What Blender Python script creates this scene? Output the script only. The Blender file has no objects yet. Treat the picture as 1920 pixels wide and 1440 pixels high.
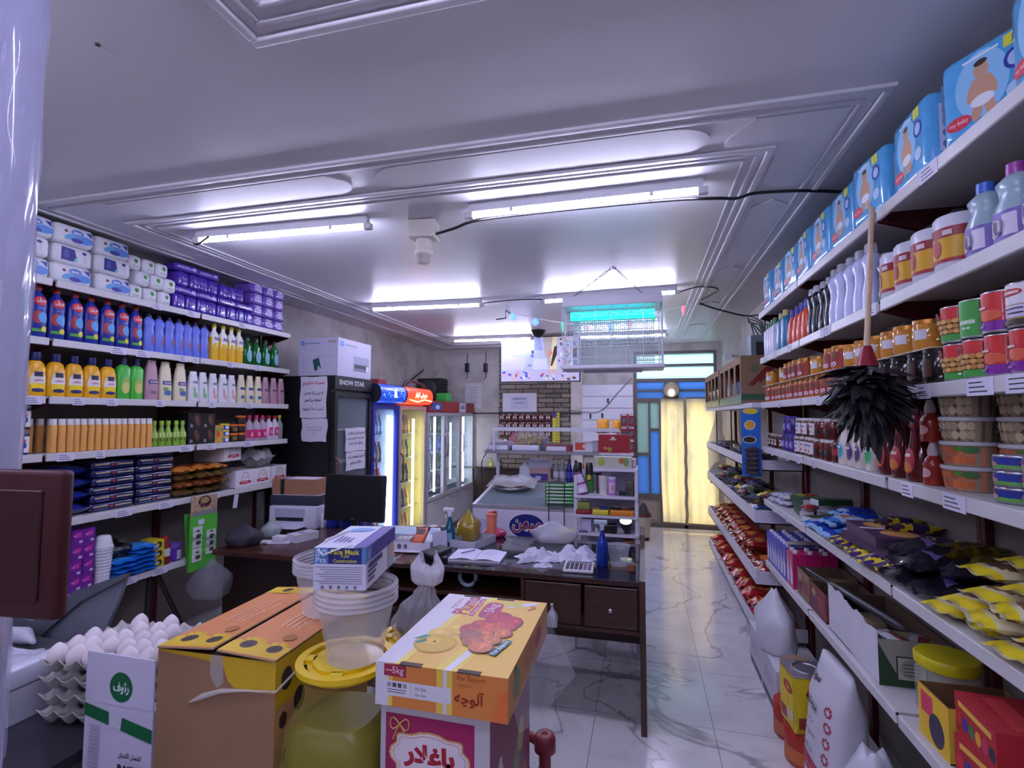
import bpy, bmesh, random, unicodedata
from math import cos, sin, pi, sqrt, radians, copysign, atan2, hypot
import numpy as np
from mathutils import Matrix, Vector, Euler
RND = random.Random; R_ = RND(7); U_ = R_.uniform
SC = bpy.context.scene
COL = SC.collection
# ---------------------------------------------------------------- camera, world, exposure
CAM_Z, FPX = 1.6, 951.5
YAW, PITCH, ROLL = radians(14.4546), radians(3.578), radians(-0.138)
def _rot():
 cy, sy, cp, sp, cr, sr = cos(YAW), sin(YAW), cos(PITCH), sin(PITCH), cos(ROLL), sin(ROLL)
 return (np.array([[cy, -sy, 0], [sy, cy, 0], [0, 0, 1]]) @ np.array([[1, 0, 0], [0, cp, -sp], [0, sp, cp]])
   @ np.array([[cr, 0, sr], [0, 1, 0], [-sr, 0, cr]]))
RM = _rot()
cam_d = bpy.data.cameras.new('camera')
cam_d.sensor_width = 36.0
cam_d.lens = 36.0 * FPX / 1920.0
cam_d.clip_start = 0.05
cam = bpy.data.objects.new('camera', cam_d)
COL.objects.link(cam)
_r, _f, _u = RM[:, 0], RM[:, 1], RM[:, 2]
cam.matrix_world = Matrix(((_r[0], _u[0], -_f[0], 0), (_r[1], _u[1], -_f[1], 0), (_r[2], _u[2], -_f[2], CAM_Z), (0, 0, 0, 1)))
SC.camera = cam
w = bpy.data.worlds.new('world'); SC.world = w; w.use_nodes = True
w.node_tree.nodes['Background'].inputs[0].default_value = (1.0, 0.93, 0.76, 1)
w.node_tree.nodes['Background'].inputs[1].default_value = 2.0
SC.view_settings.view_transform = 'Standard'
SC.view_settings.look = 'None'
SC.view_settings.gamma = 1.0
SC.view_settings.use_curve_mapping = False
SC.view_settings.exposure = 0.85
SC.cycles.use_denoising = True
SC.cycles.max_bounces = 8
SC.cycles.diffuse_bounces = 4
SC.cycles.transparent_max_bounces = 16
SC.cycles.sample_clamp_indirect = 4.0
TUBE_POWER = 60.0
# daylight on the street side beyond the glass door: a low warm sun
sun_d = bpy.data.lights.new('daylight', 'SUN'); sun_d.energy = 8.0; sun_d.color = (1.0, 0.94, 0.78); sun_d.angle = 0.05
sun = bpy.data.objects.new('daylight', sun_d); COL.objects.link(sun)
sun.rotation_euler = (radians(-58), 0, radians(12))

def P(px, py, **k):
 """point of the plane x=, y= or z=... that is seen at a pixel of the 1920x1440 frame"""
 (a, v), = k.items(); i = 'xyz'.index(a)
 d = RM @ np.array([(px - 960) / FPX, 1, -(py - 720) / FPX]); c = np.array([0, 0, CAM_Z])
 return c + d * (v - c[i]) / d[i]
# ---------------------------------------------------------------- materials
_M = {}
def hx(c):
 """sRGB 0-255 triple -> linear"""
 f = lambda u: (u / 255 / 12.92) if u / 255 <= 0.04045 else ((u / 255 + 0.055) / 1.055) ** 2.4
 return (f(c[0]), f(c[1]), f(c[2]))
def mat(c, rg=0.5, metal=0.0, alpha=1.0, emit=0.0, coat=0.0, var=0.08, scale=14.0, trans=0.0, bump=0.0, bscale=60.0, ior=1.45):
 key = (c, rg, metal, alpha, emit, coat, var, scale, trans, bump, bscale)
 if key in _M: return _M[key]
 m = bpy.data.materials.new('mat_%d_%d_%d' % c); m.use_nodes = True
 nt = m.node_tree; b = nt.nodes['Principled BSDF']; col = hx(c) + (1,)
 b.inputs['Base Color'].default_value = col
 b.inputs['Roughness'].default_value = rg
 b.inputs['Metallic'].default_value = metal
 b.inputs['Alpha'].default_value = alpha
 b.inputs['IOR'].default_value = ior
 b.inputs['Transmission Weight'].default_value = trans
 b.inputs['Coat Weight'].default_value = coat
 if emit:
  b.inputs['Emission Color'].default_value = col; b.inputs['Emission Strength'].default_value = emit
 if var or bump:
  tc = nt.nodes.new('ShaderNodeTexCoord'); no = nt.nodes.new('ShaderNodeTexNoise')
  no.inputs['Scale'].default_value = scale; no.inputs['Detail'].default_value = 3
  nt.links.new(tc.outputs['Object'], no.inputs['Vector'])
  if var:
   mx = nt.nodes.new('ShaderNodeMix'); mx.data_type = 'RGBA'
   mx.inputs[6].default_value = tuple(x * (1 - var) for x in col[:3]) + (1,)
   mx.inputs[7].default_value = tuple(min(1, x * (1 + var)) for x in col[:3]) + (1,)
   nt.links.new(no.outputs['Fac'], mx.inputs[0]); nt.links.new(mx.outputs[2], b.inputs['Base Color'])
  if bump:
   n2 = nt.nodes.new('ShaderNodeTexNoise'); n2.inputs['Scale'].default_value = bscale
   nt.links.new(tc.outputs['Object'], n2.inputs['Vector'])
   bu = nt.nodes.new('ShaderNodeBump'); bu.inputs['Strength'].default_value = bump; bu.inputs['Distance'].default_value = 0.01
   nt.links.new(n2.outputs['Fac'], bu.inputs['Height']); nt.links.new(bu.outputs['Normal'], b.inputs['Normal'])
 _M[key] = m
 return m
def pl(r, g, b, rg=0.32): return mat((r, g, b), rg, var=0.05)          # moulded plastic
def pr(r, g, b, rg=0.45): return mat((r, g, b), rg, var=0.0)            # print on a label
def card(r, g, b): return mat((r, g, b), 0.75, var=0.1, scale=9)              # cardboard
def foil(r, g, b): return mat((r, g, b), 0.2, metal=0.0, var=0.15, scale=20, coat=0.6)
def film(r=235, g=235, b=240, a=0.3, rg=0.15): return mat((r, g, b), rg, alpha=a, var=0.0)   # clear plastic
WHITE = (225, 225, 230)
INK = pr(30, 30, 40)
# ---------------------------------------------------------------- lettering
_AF = {}
for _c in list(range(0xFB50, 0xFE00)) + list(range(0xFE70, 0xFEFD)):
 _d = unicodedata.decomposition(chr(_c)).split()
 if len(_d) >= 2 and _d[0] in ('<isolated>', '<final>', '<initial>', '<medial>'):
  _AF.setdefault((''.join(chr(int(x, 16)) for x in _d[1:]), _d[0][1:4]), chr(_c))
def fa(s):
 """Persian text -> joined presentation forms in visual order"""
 s = s.replace('\u0644\u0627', '\u0001')
 K = lambda ch: '\u0644\u0627' if ch == '\u0001' else ch
 out = []
 for i, ch in enumerate(s):
  k = K(ch)
  pv = i > 0 and (K(s[i - 1]), 'ini') in _AF
  nx = i + 1 < len(s) and (K(s[i + 1]), 'fin') in _AF
  pj = pv and (k, 'fin') in _AF
  nj = nx and (k, 'ini') in _AF
  f = 'med' if pj and nj and (k, 'med') in _AF else 'fin' if pj else 'ini' if nj else 'iso'
  out.append(_AF.get((k, f), _AF.get((k, 'iso'), k)))
 return ''.join(reversed(out))
_T = {}
def text2d(s, bold=0.0, res=3):
 k = (s, bold, res)
 if k not in _T:
  c = bpy.data.curves.new('lettering', 'FONT'); c.body = s; c.size = 1; c.resolution_u = res; c.offset = bold
  c.align_x = 'CENTER'; c.align_y = 'CENTER'
  o = bpy.data.objects.new('lettering', c); COL.objects.link(o)
  dg = bpy.context.evaluated_depsgraph_get(); dg.update()
  me = bpy.data.meshes.new_from_object(o.evaluated_get(dg))
  _T[k] = ([(v.co.x, v.co.y) for v in me.vertices], [tuple(p.vertices) for p in me.polygons])
  bpy.data.objects.remove(o); bpy.data.curves.remove(c); bpy.data.meshes.remove(me)
 return _T[k]
# ---------------------------------------------------------------- mesh builder
def fM(o, xd, yd):
 """matrix of a flat face: origin, x direction, y direction (z = outward normal)"""
 x = Vector(xd).normalized(); y = Vector(yd); y = (y - x * y.dot(x)).normalized(); z = x.cross(y); o = Vector(o)
 return Matrix(((x.x, y.x, z.x, o.x), (x.y, y.y, z.y, o.y), (x.z, y.z, z.z, o.z), (0, 0, 0, 1)))
def T(x=0, y=0, z=0): return Matrix.Translation((x, y, z))
def RZ(a): return Matrix.Rotation(a, 4, 'Z')
def RX(a): return Matrix.Rotation(a, 4, 'X')
def RY(a): return Matrix.Rotation(a, 4, 'Y')
class MB:
 def __init__(s): s.v = []; s.f = []; s.mi = []; s.sm = []; s.mats = []; s.k = 0
 def ix(s, m):
  if m not in s.mats: s.mats.append(m)
  return s.mats.index(m)
 def add(s, vs, fs, m, M=None, smooth=False):
  n = len(s.v)
  s.v += [tuple(M @ Vector(v)) for v in vs] if M is not None else [tuple(v) for v in vs]
  one = not isinstance(m, (list, tuple))
  for i, f in enumerate(fs):
   s.f.append(tuple(n + j for j in f)); s.mi.append(s.ix(m if one else m[i])); s.sm.append(smooth)
  return s
 def box(s, x0, x1, y0, y1, z0, z1, m, M=None, bev=0.0, seg=2):
  if bev:
   bm = bmesh.new(); bmesh.ops.create_cube(bm, size=1)
   for v in bm.verts: v.co = ((x0 + x1) / 2 + v.co.x * (x1 - x0), (y0 + y1) / 2 + v.co.y * (y1 - y0), (z0 + z1) / 2 + v.co.z * (z1 - z0))
   bmesh.ops.bevel(bm, geom=bm.edges[:], offset=bev, segments=seg, affect='EDGES', profile=0.6)
   bm.verts.index_update()
   s.add([v.co[:] for v in bm.verts], [[v.index for v in f.verts] for f in bm.faces], m, M, seg > 1); bm.free(); return s
  vs = [(x0, y0, z0), (x1, y0, z0), (x1, y1, z0), (x0, y1, z0), (x0, y0, z1), (x1, y0, z1), (x1, y1, z1), (x0, y1, z1)]
  # faces: bottom, top, front(-y), right(+x), back(+y), left(-x); m may be a list of six
  return s.add(vs, [(0, 3, 2, 1), (4, 5, 6, 7), (0, 1, 5, 4), (1, 2, 6, 5), (2, 3, 7, 6), (3, 0, 4, 7)], m, M)
 def loft(s, secs, m, n=20, M=None, cap=(True, True), e=1.0, smooth=True):
  """secs: (z, rx, ry[, ox, oy]); e<1 squares the section off; m one material or one per interval"""
  vs = []; fs = []; ms = []; L = len(secs)
  for q in secs:
   ox, oy = (q[3], q[4]) if len(q) > 3 else (0, 0)
   for i in range(n):
    a = 2 * pi * (i + .5) / n; c, d = cos(a), sin(a)
    vs.append((ox + q[1] * copysign(abs(c) ** e, c), oy + q[2] * copysign(abs(d) ** e, d), q[0]))
  for j in range(L - 1):
   for i in range(n):
    k = (i + 1) % n; fs.append((j * n + i, j * n + k, (j + 1) * n + k, (j + 1) * n + i))
    ms.append(m[j] if isinstance(m, (list, tuple)) else m)
  s.add(vs, fs, ms, M, smooth)
  m0 = m[0] if isinstance(m, (list, tuple)) else m; m1 = m[-1] if isinstance(m, (list, tuple)) else m
  if cap[0]: s.add(vs[:n], [tuple(reversed(range(n)))], m0, M)
  if cap[1]: s.add(vs[-n:], [tuple(range(n))], m1, M)
  return s
 def tube(s, pts, r, m, n=8, M=None, closed=False):
  pts = [Vector(p) for p in pts]; N = len(pts); vs = []; fs = []
  rr = r if isinstance(r, (list, tuple)) else [r] * N
  for i, p in enumerate(pts):
   a = pts[(i - 1) % N] if (closed or i > 0) else p; b = pts[(i + 1) % N] if (closed or i < N - 1) else p
   d = (b - a).normalized() if (b - a).length > 1e-9 else Vector((0, 0, 1))
   u = d.cross(Vector((0, 0, 1)) if abs(d.z) < .9 else Vector((1, 0, 0))).normalized(); v = d.cross(u)
   for k in range(n):
    t = 2 * pi * k / n; vs.append(tuple(p + u * (rr[i] * cos(t)) + v * (rr[i] * sin(t))))
  for i in range(N if closed else N - 1):
   j = (i + 1) % N
   for k in range(n): fs.append((i * n + k, i * n + (k + 1) % n, j * n + (k + 1) % n, j * n + k))
  s.add(vs, fs, m, M, True)
  if not closed: s.add(vs[:n], [tuple(range(n))], m, M); s.add(vs[-n:], [tuple(reversed(range(n)))], m, M)
  return s
 # flat marks on a face (F = frame); each one sits a hair above the one before
 def _z(s): s.k += 1; return 0.0003 + 0.00003 * s.k
 def rect(s, F, x0, x1, y0, y1, m, z=None):
  z = s._z() if z is None else z
  return s.add([(x0, y0, z), (x1, y0, z), (x1, y1, z), (x0, y1, z)], [(0, 1, 2, 3)], m, F)
 def poly(s, F, pts, m, z=None):
  z = s._z() if z is None else z
  return s.add([(x, y, z) for x, y in pts], [tuple(range(len(pts)))], m, F)
 def ell(s, F, cx, cy, rx, ry, m, n=20, z=None, rot=0):
  c, d = cos(rot), sin(rot); q = []
  for i in range(n):
   a = 2 * pi * i / n; x, y = rx * cos(a), ry * sin(a); q.append((cx + x * c - y * d, cy + x * d + y * c))
  return s.poly(F, q, m, z)
 def text(s, F, t, cx, cy, h, m, w=None, bold=0.0, rot=0, z=None, res=2, sx=1.0):
  vs, fs = text2d(t, bold, res)
  if not vs: return s
  xs = [v[0] for v in vs]; ys = [v[1] for v in vs]; W = max(xs) - min(xs); H = max(ys) - min(ys)
  k = h / max(H, .01); kx = k * sx
  if w: kx = w / max(W, .01)
  mx, my = (max(xs) + min(xs)) / 2, (max(ys) + min(ys)) / 2; z = s._z() if z is None else z
  c, d = cos(rot), sin(rot)
  q = []
  for x, y in vs:
   x, y = (x - mx) * kx, (y - my) * k; q.append((cx + x * c - y * d, cy + x * d + y * c, z))
  return s.add(q, fs, m, F)
 def wrap(s, secs, a0, a1, z0, z1, m, off=0.0008, n=10, nz=6, e=1.0, shape=None, M=None):
  """a label lying on the side of a lofted body between two angles and two heights; shape 'o' makes it an oval"""
  def at(a, z):
   for j in range(len(secs) - 1):
    if secs[j][0] <= z <= secs[j + 1][0]:
     t = (z - secs[j][0]) / max(1e-9, secs[j + 1][0] - secs[j][0])
     q = [secs[j][i] * (1 - t) + secs[j + 1][i] * t for i in (1, 2)]; break
   else: q = secs[-1][1:3]
   c, d = cos(a), sin(a)
   return ((q[0] + off) * copysign(abs(c) ** e, c), (q[1] + off) * copysign(abs(d) ** e, d), z)
  vs = []
  for j in range(nz + 1):
   v = j / nz; zz = z0 + (z1 - z0) * v
   hw = 1.0 if shape is None else sqrt(max(0.0, 1 - (2 * v - 1) ** 2)) if shape == 'o' else 1.0
   for i in range(n + 1):
    u = (i / n - .5) * hw + .5; vs.append(at(a0 + (a1 - a0) * u, zz))
  s.add(vs, [(j * (n + 1) + i, j * (n + 1) + i + 1, (j + 1) * (n + 1) + i + 1, (j + 1) * (n + 1) + i) for j in range(nz) for i in range(n)], m, M, True)
  return s
 def pouch(s, w, d, t, m, seed=0, nx=10, ny=12, crimp=0.12, rg=0.12, M=None, mf=None):
  """a filled plastic bag lying flat: w along x, d along y, t thick, flat crimped ends; mf(u, v, top) picks a face's material"""
  rr = RND(seed); vs = []; fs = []; ms = []
  ph = [rr.uniform(0, 6.28) for _ in range(8)]
  for side in (1, -1):
   for j in range(ny + 1):
    v = 2 * j / ny - 1
    for i in range(nx + 1):
     u = 2 * i / nx - 1
     av = min(1, max(0, (1 - abs(v)) / crimp - 1) * crimp / (1 - crimp) * 2.2) if abs(v) < 1 else 0
     h = (max(0, 1 - abs(u) ** 2.6)) ** .55 * min(1, av) ** .6
     wr = rg * (sin(5 * u + ph[0] + 3 * v) + sin(7 * v + ph[1] - 2 * u) + sin(9 * u * v + ph[2]) + .8 * sin(13 * u + 11 * v + ph[3])) / 3
     z = side * t / 2 * h * (1 + wr * 1.6) + t * .12 * (1 - h) * sin(6 * u + ph[4] + v * 4) * (abs(v) > .8)
     if side < 0: z = max(z, -t / 2)
     x = u * w / 2 * (1 - .07 * (1 - abs(v)) ** .5 + .02 * sin(5 * v + ph[5])); y = v * d / 2 * (1 + .03 * sin(4 * u + ph[6]))
     vs.append((x, y, z + t / 2))
   o = 0 if side > 0 else (nx + 1) * (ny + 1)
   for j in range(ny):
    for i in range(nx):
     a = o + j * (nx + 1) + i; q = (a, a + 1, a + nx + 2, a + nx + 1)
     fs.append(q if side > 0 else tuple(reversed(q))); ms.append(mf((i + .5) / nx, (j + .5) / ny, side > 0) if mf else m)
  return s.add(vs, fs, ms, M, True)
 def build(s, name, parent=None, loc=None, rz=0.0, auto=False):
  me = bpy.data.meshes.new(name); me.from_pydata(s.v, [], s.f)
  for m in s.mats: me.materials.append(m)
  me.polygons.foreach_set('material_index', s.mi); me.polygons.foreach_set('use_smooth', s.sm); me.update()
  if auto: me.set_sharp_from_angle(angle=radians(40))
  o = bpy.data.objects.new(name, me); COL.objects.link(o)
  if parent is not None: o.parent = parent
  if loc is not None: o.location = loc
  if rz: o.rotation_euler.z = rz
  return o
def thing(name, label, cat, loc=(0, 0, 0), rz=0.0, group=None):
 o = bpy.data.objects.new(name, None); COL.objects.link(o); o.empty_display_size = .05
 o.location = loc; o.rotation_euler.z = rz
 return tag(o, label, cat, group)
def tag(o, label, cat, group=None, kind=None):
 if label: o['label'] = label
 if cat: o['category'] = cat
 if group: o['group'] = group
 if kind: o['kind'] = kind
 return o
def struct(o): o['kind'] = 'structure'; return o
def dup(root, loc, rz=None, label=None, group=None, sc=None, rot=None):
 r = root.copy(); COL.objects.link(r); r.location = loc
 if rot is not None: r.rotation_euler = rot
 elif rz is not None: r.rotation_euler.z = rz
 if label: r['label'] = label
 if group: r['group'] = group
 if sc: r.scale = sc if not isinstance(sc, (int, float)) else (sc, sc, sc)
 for ch in root.children:
  c = ch.copy(); COL.objects.link(c); c.parent = r
  for g in ch.children:
   d = g.copy(); COL.objects.link(d); d.parent = c
 return r
ORD = 'first second third fourth fifth sixth seventh eighth ninth tenth eleventh twelfth thirteenth fourteenth fifteenth sixteenth seventeenth eighteenth nineteenth twentieth'.split()
ORD += ['twenty-' + q for q in ORD[:9]] + ['thirtieth'] + ['thirty-' + q for q in ORD[:9]]
NUM = 'zero one two three four five six seven eight nine ten eleven twelve thirteen fourteen fifteen sixteen seventeen eighteen nineteen twenty'.split()
def row(proto, spots, fmt, group, start=0, jit=0.0):
 """the thing itself at the first spot, copies at the others; fmt gets o=ordinal"""
 out = []
 for i, sp in enumerate(spots):
  lab = fmt.format(o=ORD[i + start]); loc = sp[:3]; rz = (sp[3] if len(sp) > 3 else proto.rotation_euler.z) + U_(-jit, jit)
  if i == 0 and not proto.get('placed'):
   proto.location = loc; proto.rotation_euler.z = rz; proto['label'] = lab; proto['group'] = group; proto['placed'] = 1; out.append(proto)
  else: out.append(dup(proto, loc, rz, lab, group))
 return out
def unplaced(ps):
 for p in ps:
  if 'placed' in p.keys(): del p['placed']
# ================================================================ the room
XL, XR, YB, YF, ZC = -3.3, 1.085, 7.7, -2.6, 2.66
def nodes(name):
 m = bpy.data.materials.new(name); m.use_nodes = True; nt = m.node_tree
 return m, nt, nt.nodes['Principled BSDF'], (lambda t: nt.nodes.new(t)), (lambda a, b: nt.links.new(a, b))
def ramp(n, *st):
 cr = n.color_ramp
 while len(cr.elements) < len(st): cr.elements.new(.5)
 for e, (p, c) in zip(cr.elements, st): e.position = p; e.color = tuple(c) + (1,)
 return n
def marble():
 m, nt, b, N, L = nodes('marble_tile')
 tc = N('ShaderNodeTexCoord'); mp = N('ShaderNodeMapping'); L(tc.outputs['Object'], mp.inputs[0])
 n1 = N('ShaderNodeTexNoise'); n1.inputs['Scale'].default_value = 1.1; n1.inputs['Detail'].default_value = 9; n1.inputs['Distortion'].default_value = .9; L(mp.outputs[0], n1.inputs['Vector'])
 r1 = ramp(N('ShaderNodeValToRGB'), (.482, hx((226, 224, 226))), (.4985, hx((158, 155, 158))), (.508, hx((228, 226, 228))), (.9, hx((216, 214, 218)))); L(n1.outputs['Fac'], r1.inputs[0])
 n2 = N('ShaderNodeTexNoise'); n2.inputs['Scale'].default_value = 5; n2.inputs['Detail'].default_value = 6; n2.inputs['Distortion'].default_value = .7; L(mp.outputs[0], n2.inputs['Vector'])
 r2 = ramp(N('ShaderNodeValToRGB'), (.32, (.86, .85, .86)), (.58, (1, 1, 1))); L(n2.outputs['Fac'], r2.inputs[0])
 mx = N('ShaderNodeMix'); mx.data_type = 'RGBA'; mx.blend_type = 'MULTIPLY'; mx.inputs[0].default_value = 1; L(r1.outputs[0], mx.inputs[6]); L(r2.outputs[0], mx.inputs[7])
 br = N('ShaderNodeTexBrick'); br.offset = 0; br.inputs['Scale'].default_value = 1; br.inputs['Brick Width'].default_value = .6; br.inputs['Row Height'].default_value = .6
 br.inputs['Mortar Size'].default_value = .0022; br.inputs['Color1'].default_value = br.inputs['Color2'].default_value = (1, 1, 1, 1); br.inputs['Mortar'].default_value = (.42, .41, .42, 1)
 mp2 = N('ShaderNodeMapping'); mp2.inputs['Location'].default_value = (.27, .12, 0); L(tc.outputs['Object'], mp2.inputs[0]); L(mp2.outputs[0], br.inputs['Vector'])
 m2 = N('ShaderNodeMix'); m2.data_type = 'RGBA'; m2.blend_type = 'MULTIPLY'; m2.inputs[0].default_value = 1; L(mx.outputs[2], m2.inputs[6]); L(br.outputs['Color'], m2.inputs[7])
 L(m2.outputs[2], b.inputs['Base Color']); b.inputs['Roughness'].default_value = .16
 return m
def plaster(name, c, dirt, rg=.6, sc=2.2, bump=.15):
 m, nt, b, N, L = nodes(name)
 tc = N('ShaderNodeTexCoord'); n = N('ShaderNodeTexNoise'); n.inputs['Scale'].default_value = sc; n.inputs['Detail'].default_value = 7; n.inputs['Roughness'].default_value = .65
 L(tc.outputs['Object'], n.inputs['Vector'])
 r = ramp(N('ShaderNodeValToRGB'), (.36, hx(dirt)), (.56, hx(c))); L(n.outputs['Fac'], r.inputs[0]); L(r.outputs[0], b.inputs['Base Color'])
 bu = N('ShaderNodeBump'); bu.inputs['Strength'].default_value = bump; bu.inputs['Distance'].default_value = .02; L(n.outputs['Fac'], bu.inputs['Height']); L(bu.outputs[0], b.inputs['Normal'])
 b.inputs['Roughness'].default_value = rg
 return m
def enamel():
 m, nt, b, N, L = nodes('ceiling_enamel')
 b.inputs['Base Color'].default_value = hx((214, 213, 218)) + (1,); b.inputs['Roughness'].default_value = .36
 tc = N('ShaderNodeTexCoord'); n = N('ShaderNodeTexNoise'); n.inputs['Scale'].default_value = 5; n.inputs['Detail'].default_value = 4; L(tc.outputs['Object'], n.inputs['Vector'])
 bu = N('ShaderNodeBump'); bu.inputs['Strength'].default_value = .3; bu.inputs['Distance'].default_value = .012; L(n.outputs['Fac'], bu.inputs['Height']); L(bu.outputs[0], b.inputs['Normal'])
 return m
def brickwork():
 m, nt, b, N, L = nodes('thin_brick')
 tc = N('ShaderNodeTexCoord'); mp = N('ShaderNodeMapping'); mp.inputs['Rotation'].default_value = (radians(90), 0, 0); L(tc.outputs['Object'], mp.inputs[0])
 br = N('ShaderNodeTexBrick'); br.inputs['Scale'].default_value = 1; br.inputs['Brick Width'].default_value = .24; br.inputs['Row Height'].default_value = .072
 br.inputs['Mortar Size'].default_value = .007; br.inputs['Color1'].default_value = hx((150, 140, 124)) + (1,); br.inputs['Color2'].default_value = hx((112, 102, 90)) + (1,); br.inputs['Mortar'].default_value = hx((38, 33, 30)) + (1,)
 L(mp.outputs[0], br.inputs['Vector'])
 n = N('ShaderNodeTexNoise'); n.inputs['Scale'].default_value = 30; L(tc.outputs['Object'], n.inputs['Vector'])
 mx = N('ShaderNodeMix'); mx.data_type = 'RGBA'; mx.blend_type = 'OVERLAY'; mx.inputs[0].default_value = .35; L(br.outputs['Color'], mx.inputs[6]); L(n.outputs['Color'], mx.inputs[7]); L(mx.outputs[2], b.inputs['Base Color'])
 bu = N('ShaderNodeBump'); bu.invert = True; bu.inputs['Strength'].default_value = .6; bu.inputs['Distance'].default_value = .01; L(br.outputs['Fac'], bu.inputs['Height']); L(bu.outputs[0], b.inputs['Normal'])
 b.inputs['Roughness'].default_value = .7
 return m
def woodm(name, a, c, sc=7.0, rg=.4, axis='X'):
 m, nt, b, N, L = nodes(name)
 tc = N('ShaderNodeTexCoord'); mp = N('ShaderNodeMapping'); s = {'X': (1, 9, 9), 'Y': (9, 1, 9), 'Z': (9, 9, 1)}[axis]; mp.inputs['Scale'].default_value = s; L(tc.outputs['Object'], mp.inputs[0])
 n = N('ShaderNodeTexNoise'); n.inputs['Scale'].default_value = sc; n.inputs['Detail'].default_value = 6; n.inputs['Distortion'].default_value = .6; L(mp.outputs[0], n.inputs['Vector'])
 r = ramp(N('ShaderNodeValToRGB'), (.3, hx(a)), (.7, hx(c))); L(n.outputs['Fac'], r.inputs[0]); L(r.outputs[0], b.inputs['Base Color']); b.inputs['Roughness'].default_value = rg
 return m
M_WALL = plaster('wall_plaster', (184, 180, 176), (158, 152, 148), sc=3.2)
M_ENAMEL = enamel()
M_TRIM = mat((214, 213, 218), .4, var=0)
DARKWOOD = woodm('dark_walnut', (38, 17, 12), (62, 30, 20), rg=.35)
o = MB().box(XL - .2, XR + .2, YF - .2, YB + 3.2, -.1, 0, marble()).build('floor'); struct(o)
o = MB().box(XL - .2, XR + .2, YF - .2, YB + .2, ZC, ZC + .12, M_ENAMEL).build('ceiling'); struct(o)
o = MB().box(XL - .15, XL, YF - .15, YB + .15, 0, ZC, M_WALL).build('wall_left'); struct(o)
o = MB().box(XR, XR + .15, YF - .15, YB + .15, 0, ZC, M_WALL).build('wall_right'); struct(o)
o = MB().box(XL, XR, YF - .15, YF, 0, ZC, M_WALL).build('wall_front'); struct(o)
DX0, DX1 = -.13, 1.03                                # door opening in the back wall
b = MB(); b.box(XL, DX0, YB, YB + .15, 0, ZC, M_WALL); b.box(DX1, XR, YB, YB + .15, 0, ZC, M_WALL); b.box(DX0, DX1, YB, YB + .15, 2.55, ZC, M_WALL)
struct(b.build('wall_back'))
# brick facing of the back wall and its white pier
struct(MB().box(-2.19, -1.05, YB - .03, YB, .8, ZC - .01, brickwork()).build('wall_brick'))
struct(MB().box(-1.05, -.88, YB - .06, YB, 0, ZC - .01, plaster('pier_paint', (215, 210, 206), (180, 172, 165))).build('wall_pier'))
struct(MB().box(-3.3, -1.06, YB - .045, YB, .0, .80, woodm('dado_wood', (46, 36, 34), (70, 56, 50), axis='X')).build('wall_dado'))
# slatted white board right of the pier
b = MB(); wsl = pl(222, 222, 236, .35); gs = mat((70, 66, 66), var=0)
b.box(-.88, -.14, YB - .035, YB - .012, 1.0, 2.05, gs)
for k in range(6): b.box(-.88, -.14, YB - .05, YB - .03, 1.02 + k * .175, 1.02 + k * .175 + .168, wsl)
hk = mat((60, 60, 62), .3, metal=1, var=0)
o = b.build('wall_slatboard'); struct(o)
for n_, (x, z) in enumerate(((-.50, 1.83), (-.76, 1.60), (-.585, 1.61))):
 h = MB(); h.tube([(x, YB - .05, z), (x, YB - .09, z), (x, YB - .1, z + .015)], .006, hk); h.box(x - .014, x + .014, YB - .056, YB - .049, z - .04, z + .03, hk)
 tag(h.build('wall_hook'), 'small dark hook ' + ['upper one on the white slatted board', 'on the lower slat near the brick column', 'on the lower slat, second from the brick column'][n_], 'hook', 'hooks on the slatted board')
# ---------------------------------------------------------------- ceiling mouldings
def ring(x0, x1, y0, y1, wd, h):
 b = MB(); z0 = ZC - h
 for (a, c, d, e) in ((x0, x1, y0, y0 + wd), (x0, x1, y1 - wd, y1), (x0, x0 + wd, y0 + wd, y1 - wd), (x1 - wd, x1, y0 + wd, y1 - wd)):
  b.box(a, c, d, e, z0, ZC + .002, M_TRIM, bev=min(wd, h) * .45, seg=3)
 return b
n_t = 0
for (x0, x1, y0, y1, wd, h) in ((-3.02, .80, 1.80, 7.40, .03, .012), (-2.95, .735, 1.87, 7.33, .018, .008), (-2.75, .52, 2.11, 7.1, .03, .014), (-2.70, .47, 2.165, 7.05, .016, .008), (-2.655, .425, 2.21, 7.0, .012, .007),
        (-1.06, .60, -1.8, 1.165, .03, .014), (-1.0, .54, -1.74, 1.105, .018, .009), (-.95, .49, -1.69, 1.05, .014, .01)):
 n_t += 1; struct(ring(x0, x1, y0, y1, wd, h).build('trim_%d' % n_t))
# raised scalloped panels in the band between the two rings (along the near side and both long sides)
def scallop(pts):
 global n_t
 n_t += 1; b = MB(); n = len(pts); z = ZC - .007
 b.add([(x, y, z) for x, y in pts] + [(x, y, ZC + .001) for x, y in pts], [tuple(range(n))] + [(i, n + i, n + (i + 1) % n, (i + 1) % n) for i in range(n)], M_TRIM)
 o = b.build('trim_%d' % n_t); struct(o)
def arc(cx, cy, rx, ry, a0, a1, n=10): return [(cx + rx * cos(radians(a0 + (a1 - a0) * i / n)), cy + ry * sin(radians(a0 + (a1 - a0) * i / n))) for i in range(n + 1)]
ya, yb_ = 1.9, 2.1
def flip(ps): return list(reversed(ps))
scallop(flip([(-2.6, ya)] + [(-1.35, ya)] + arc(-1.42, 2.0, .14, .09, -40, 90) + [(-2.5, yb_)]))
scallop(flip([(-1.0, ya)] + [(.10, ya)] + arc(.1, 2.0, .16, .1, -70, 70) + [(-.9, yb_)] + arc(-.98, 2.0, .17, .1, 90, 270)[1:-1]))
scallop(flip([(.4, ya)] + [(.70, ya), (.70, 2.35)] + arc(.62, 2.42, .09, .09, 20, 160) + [(.53, 2.2)] + arc(.42, 2.06, .1, .1, 100, 220)))
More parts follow.
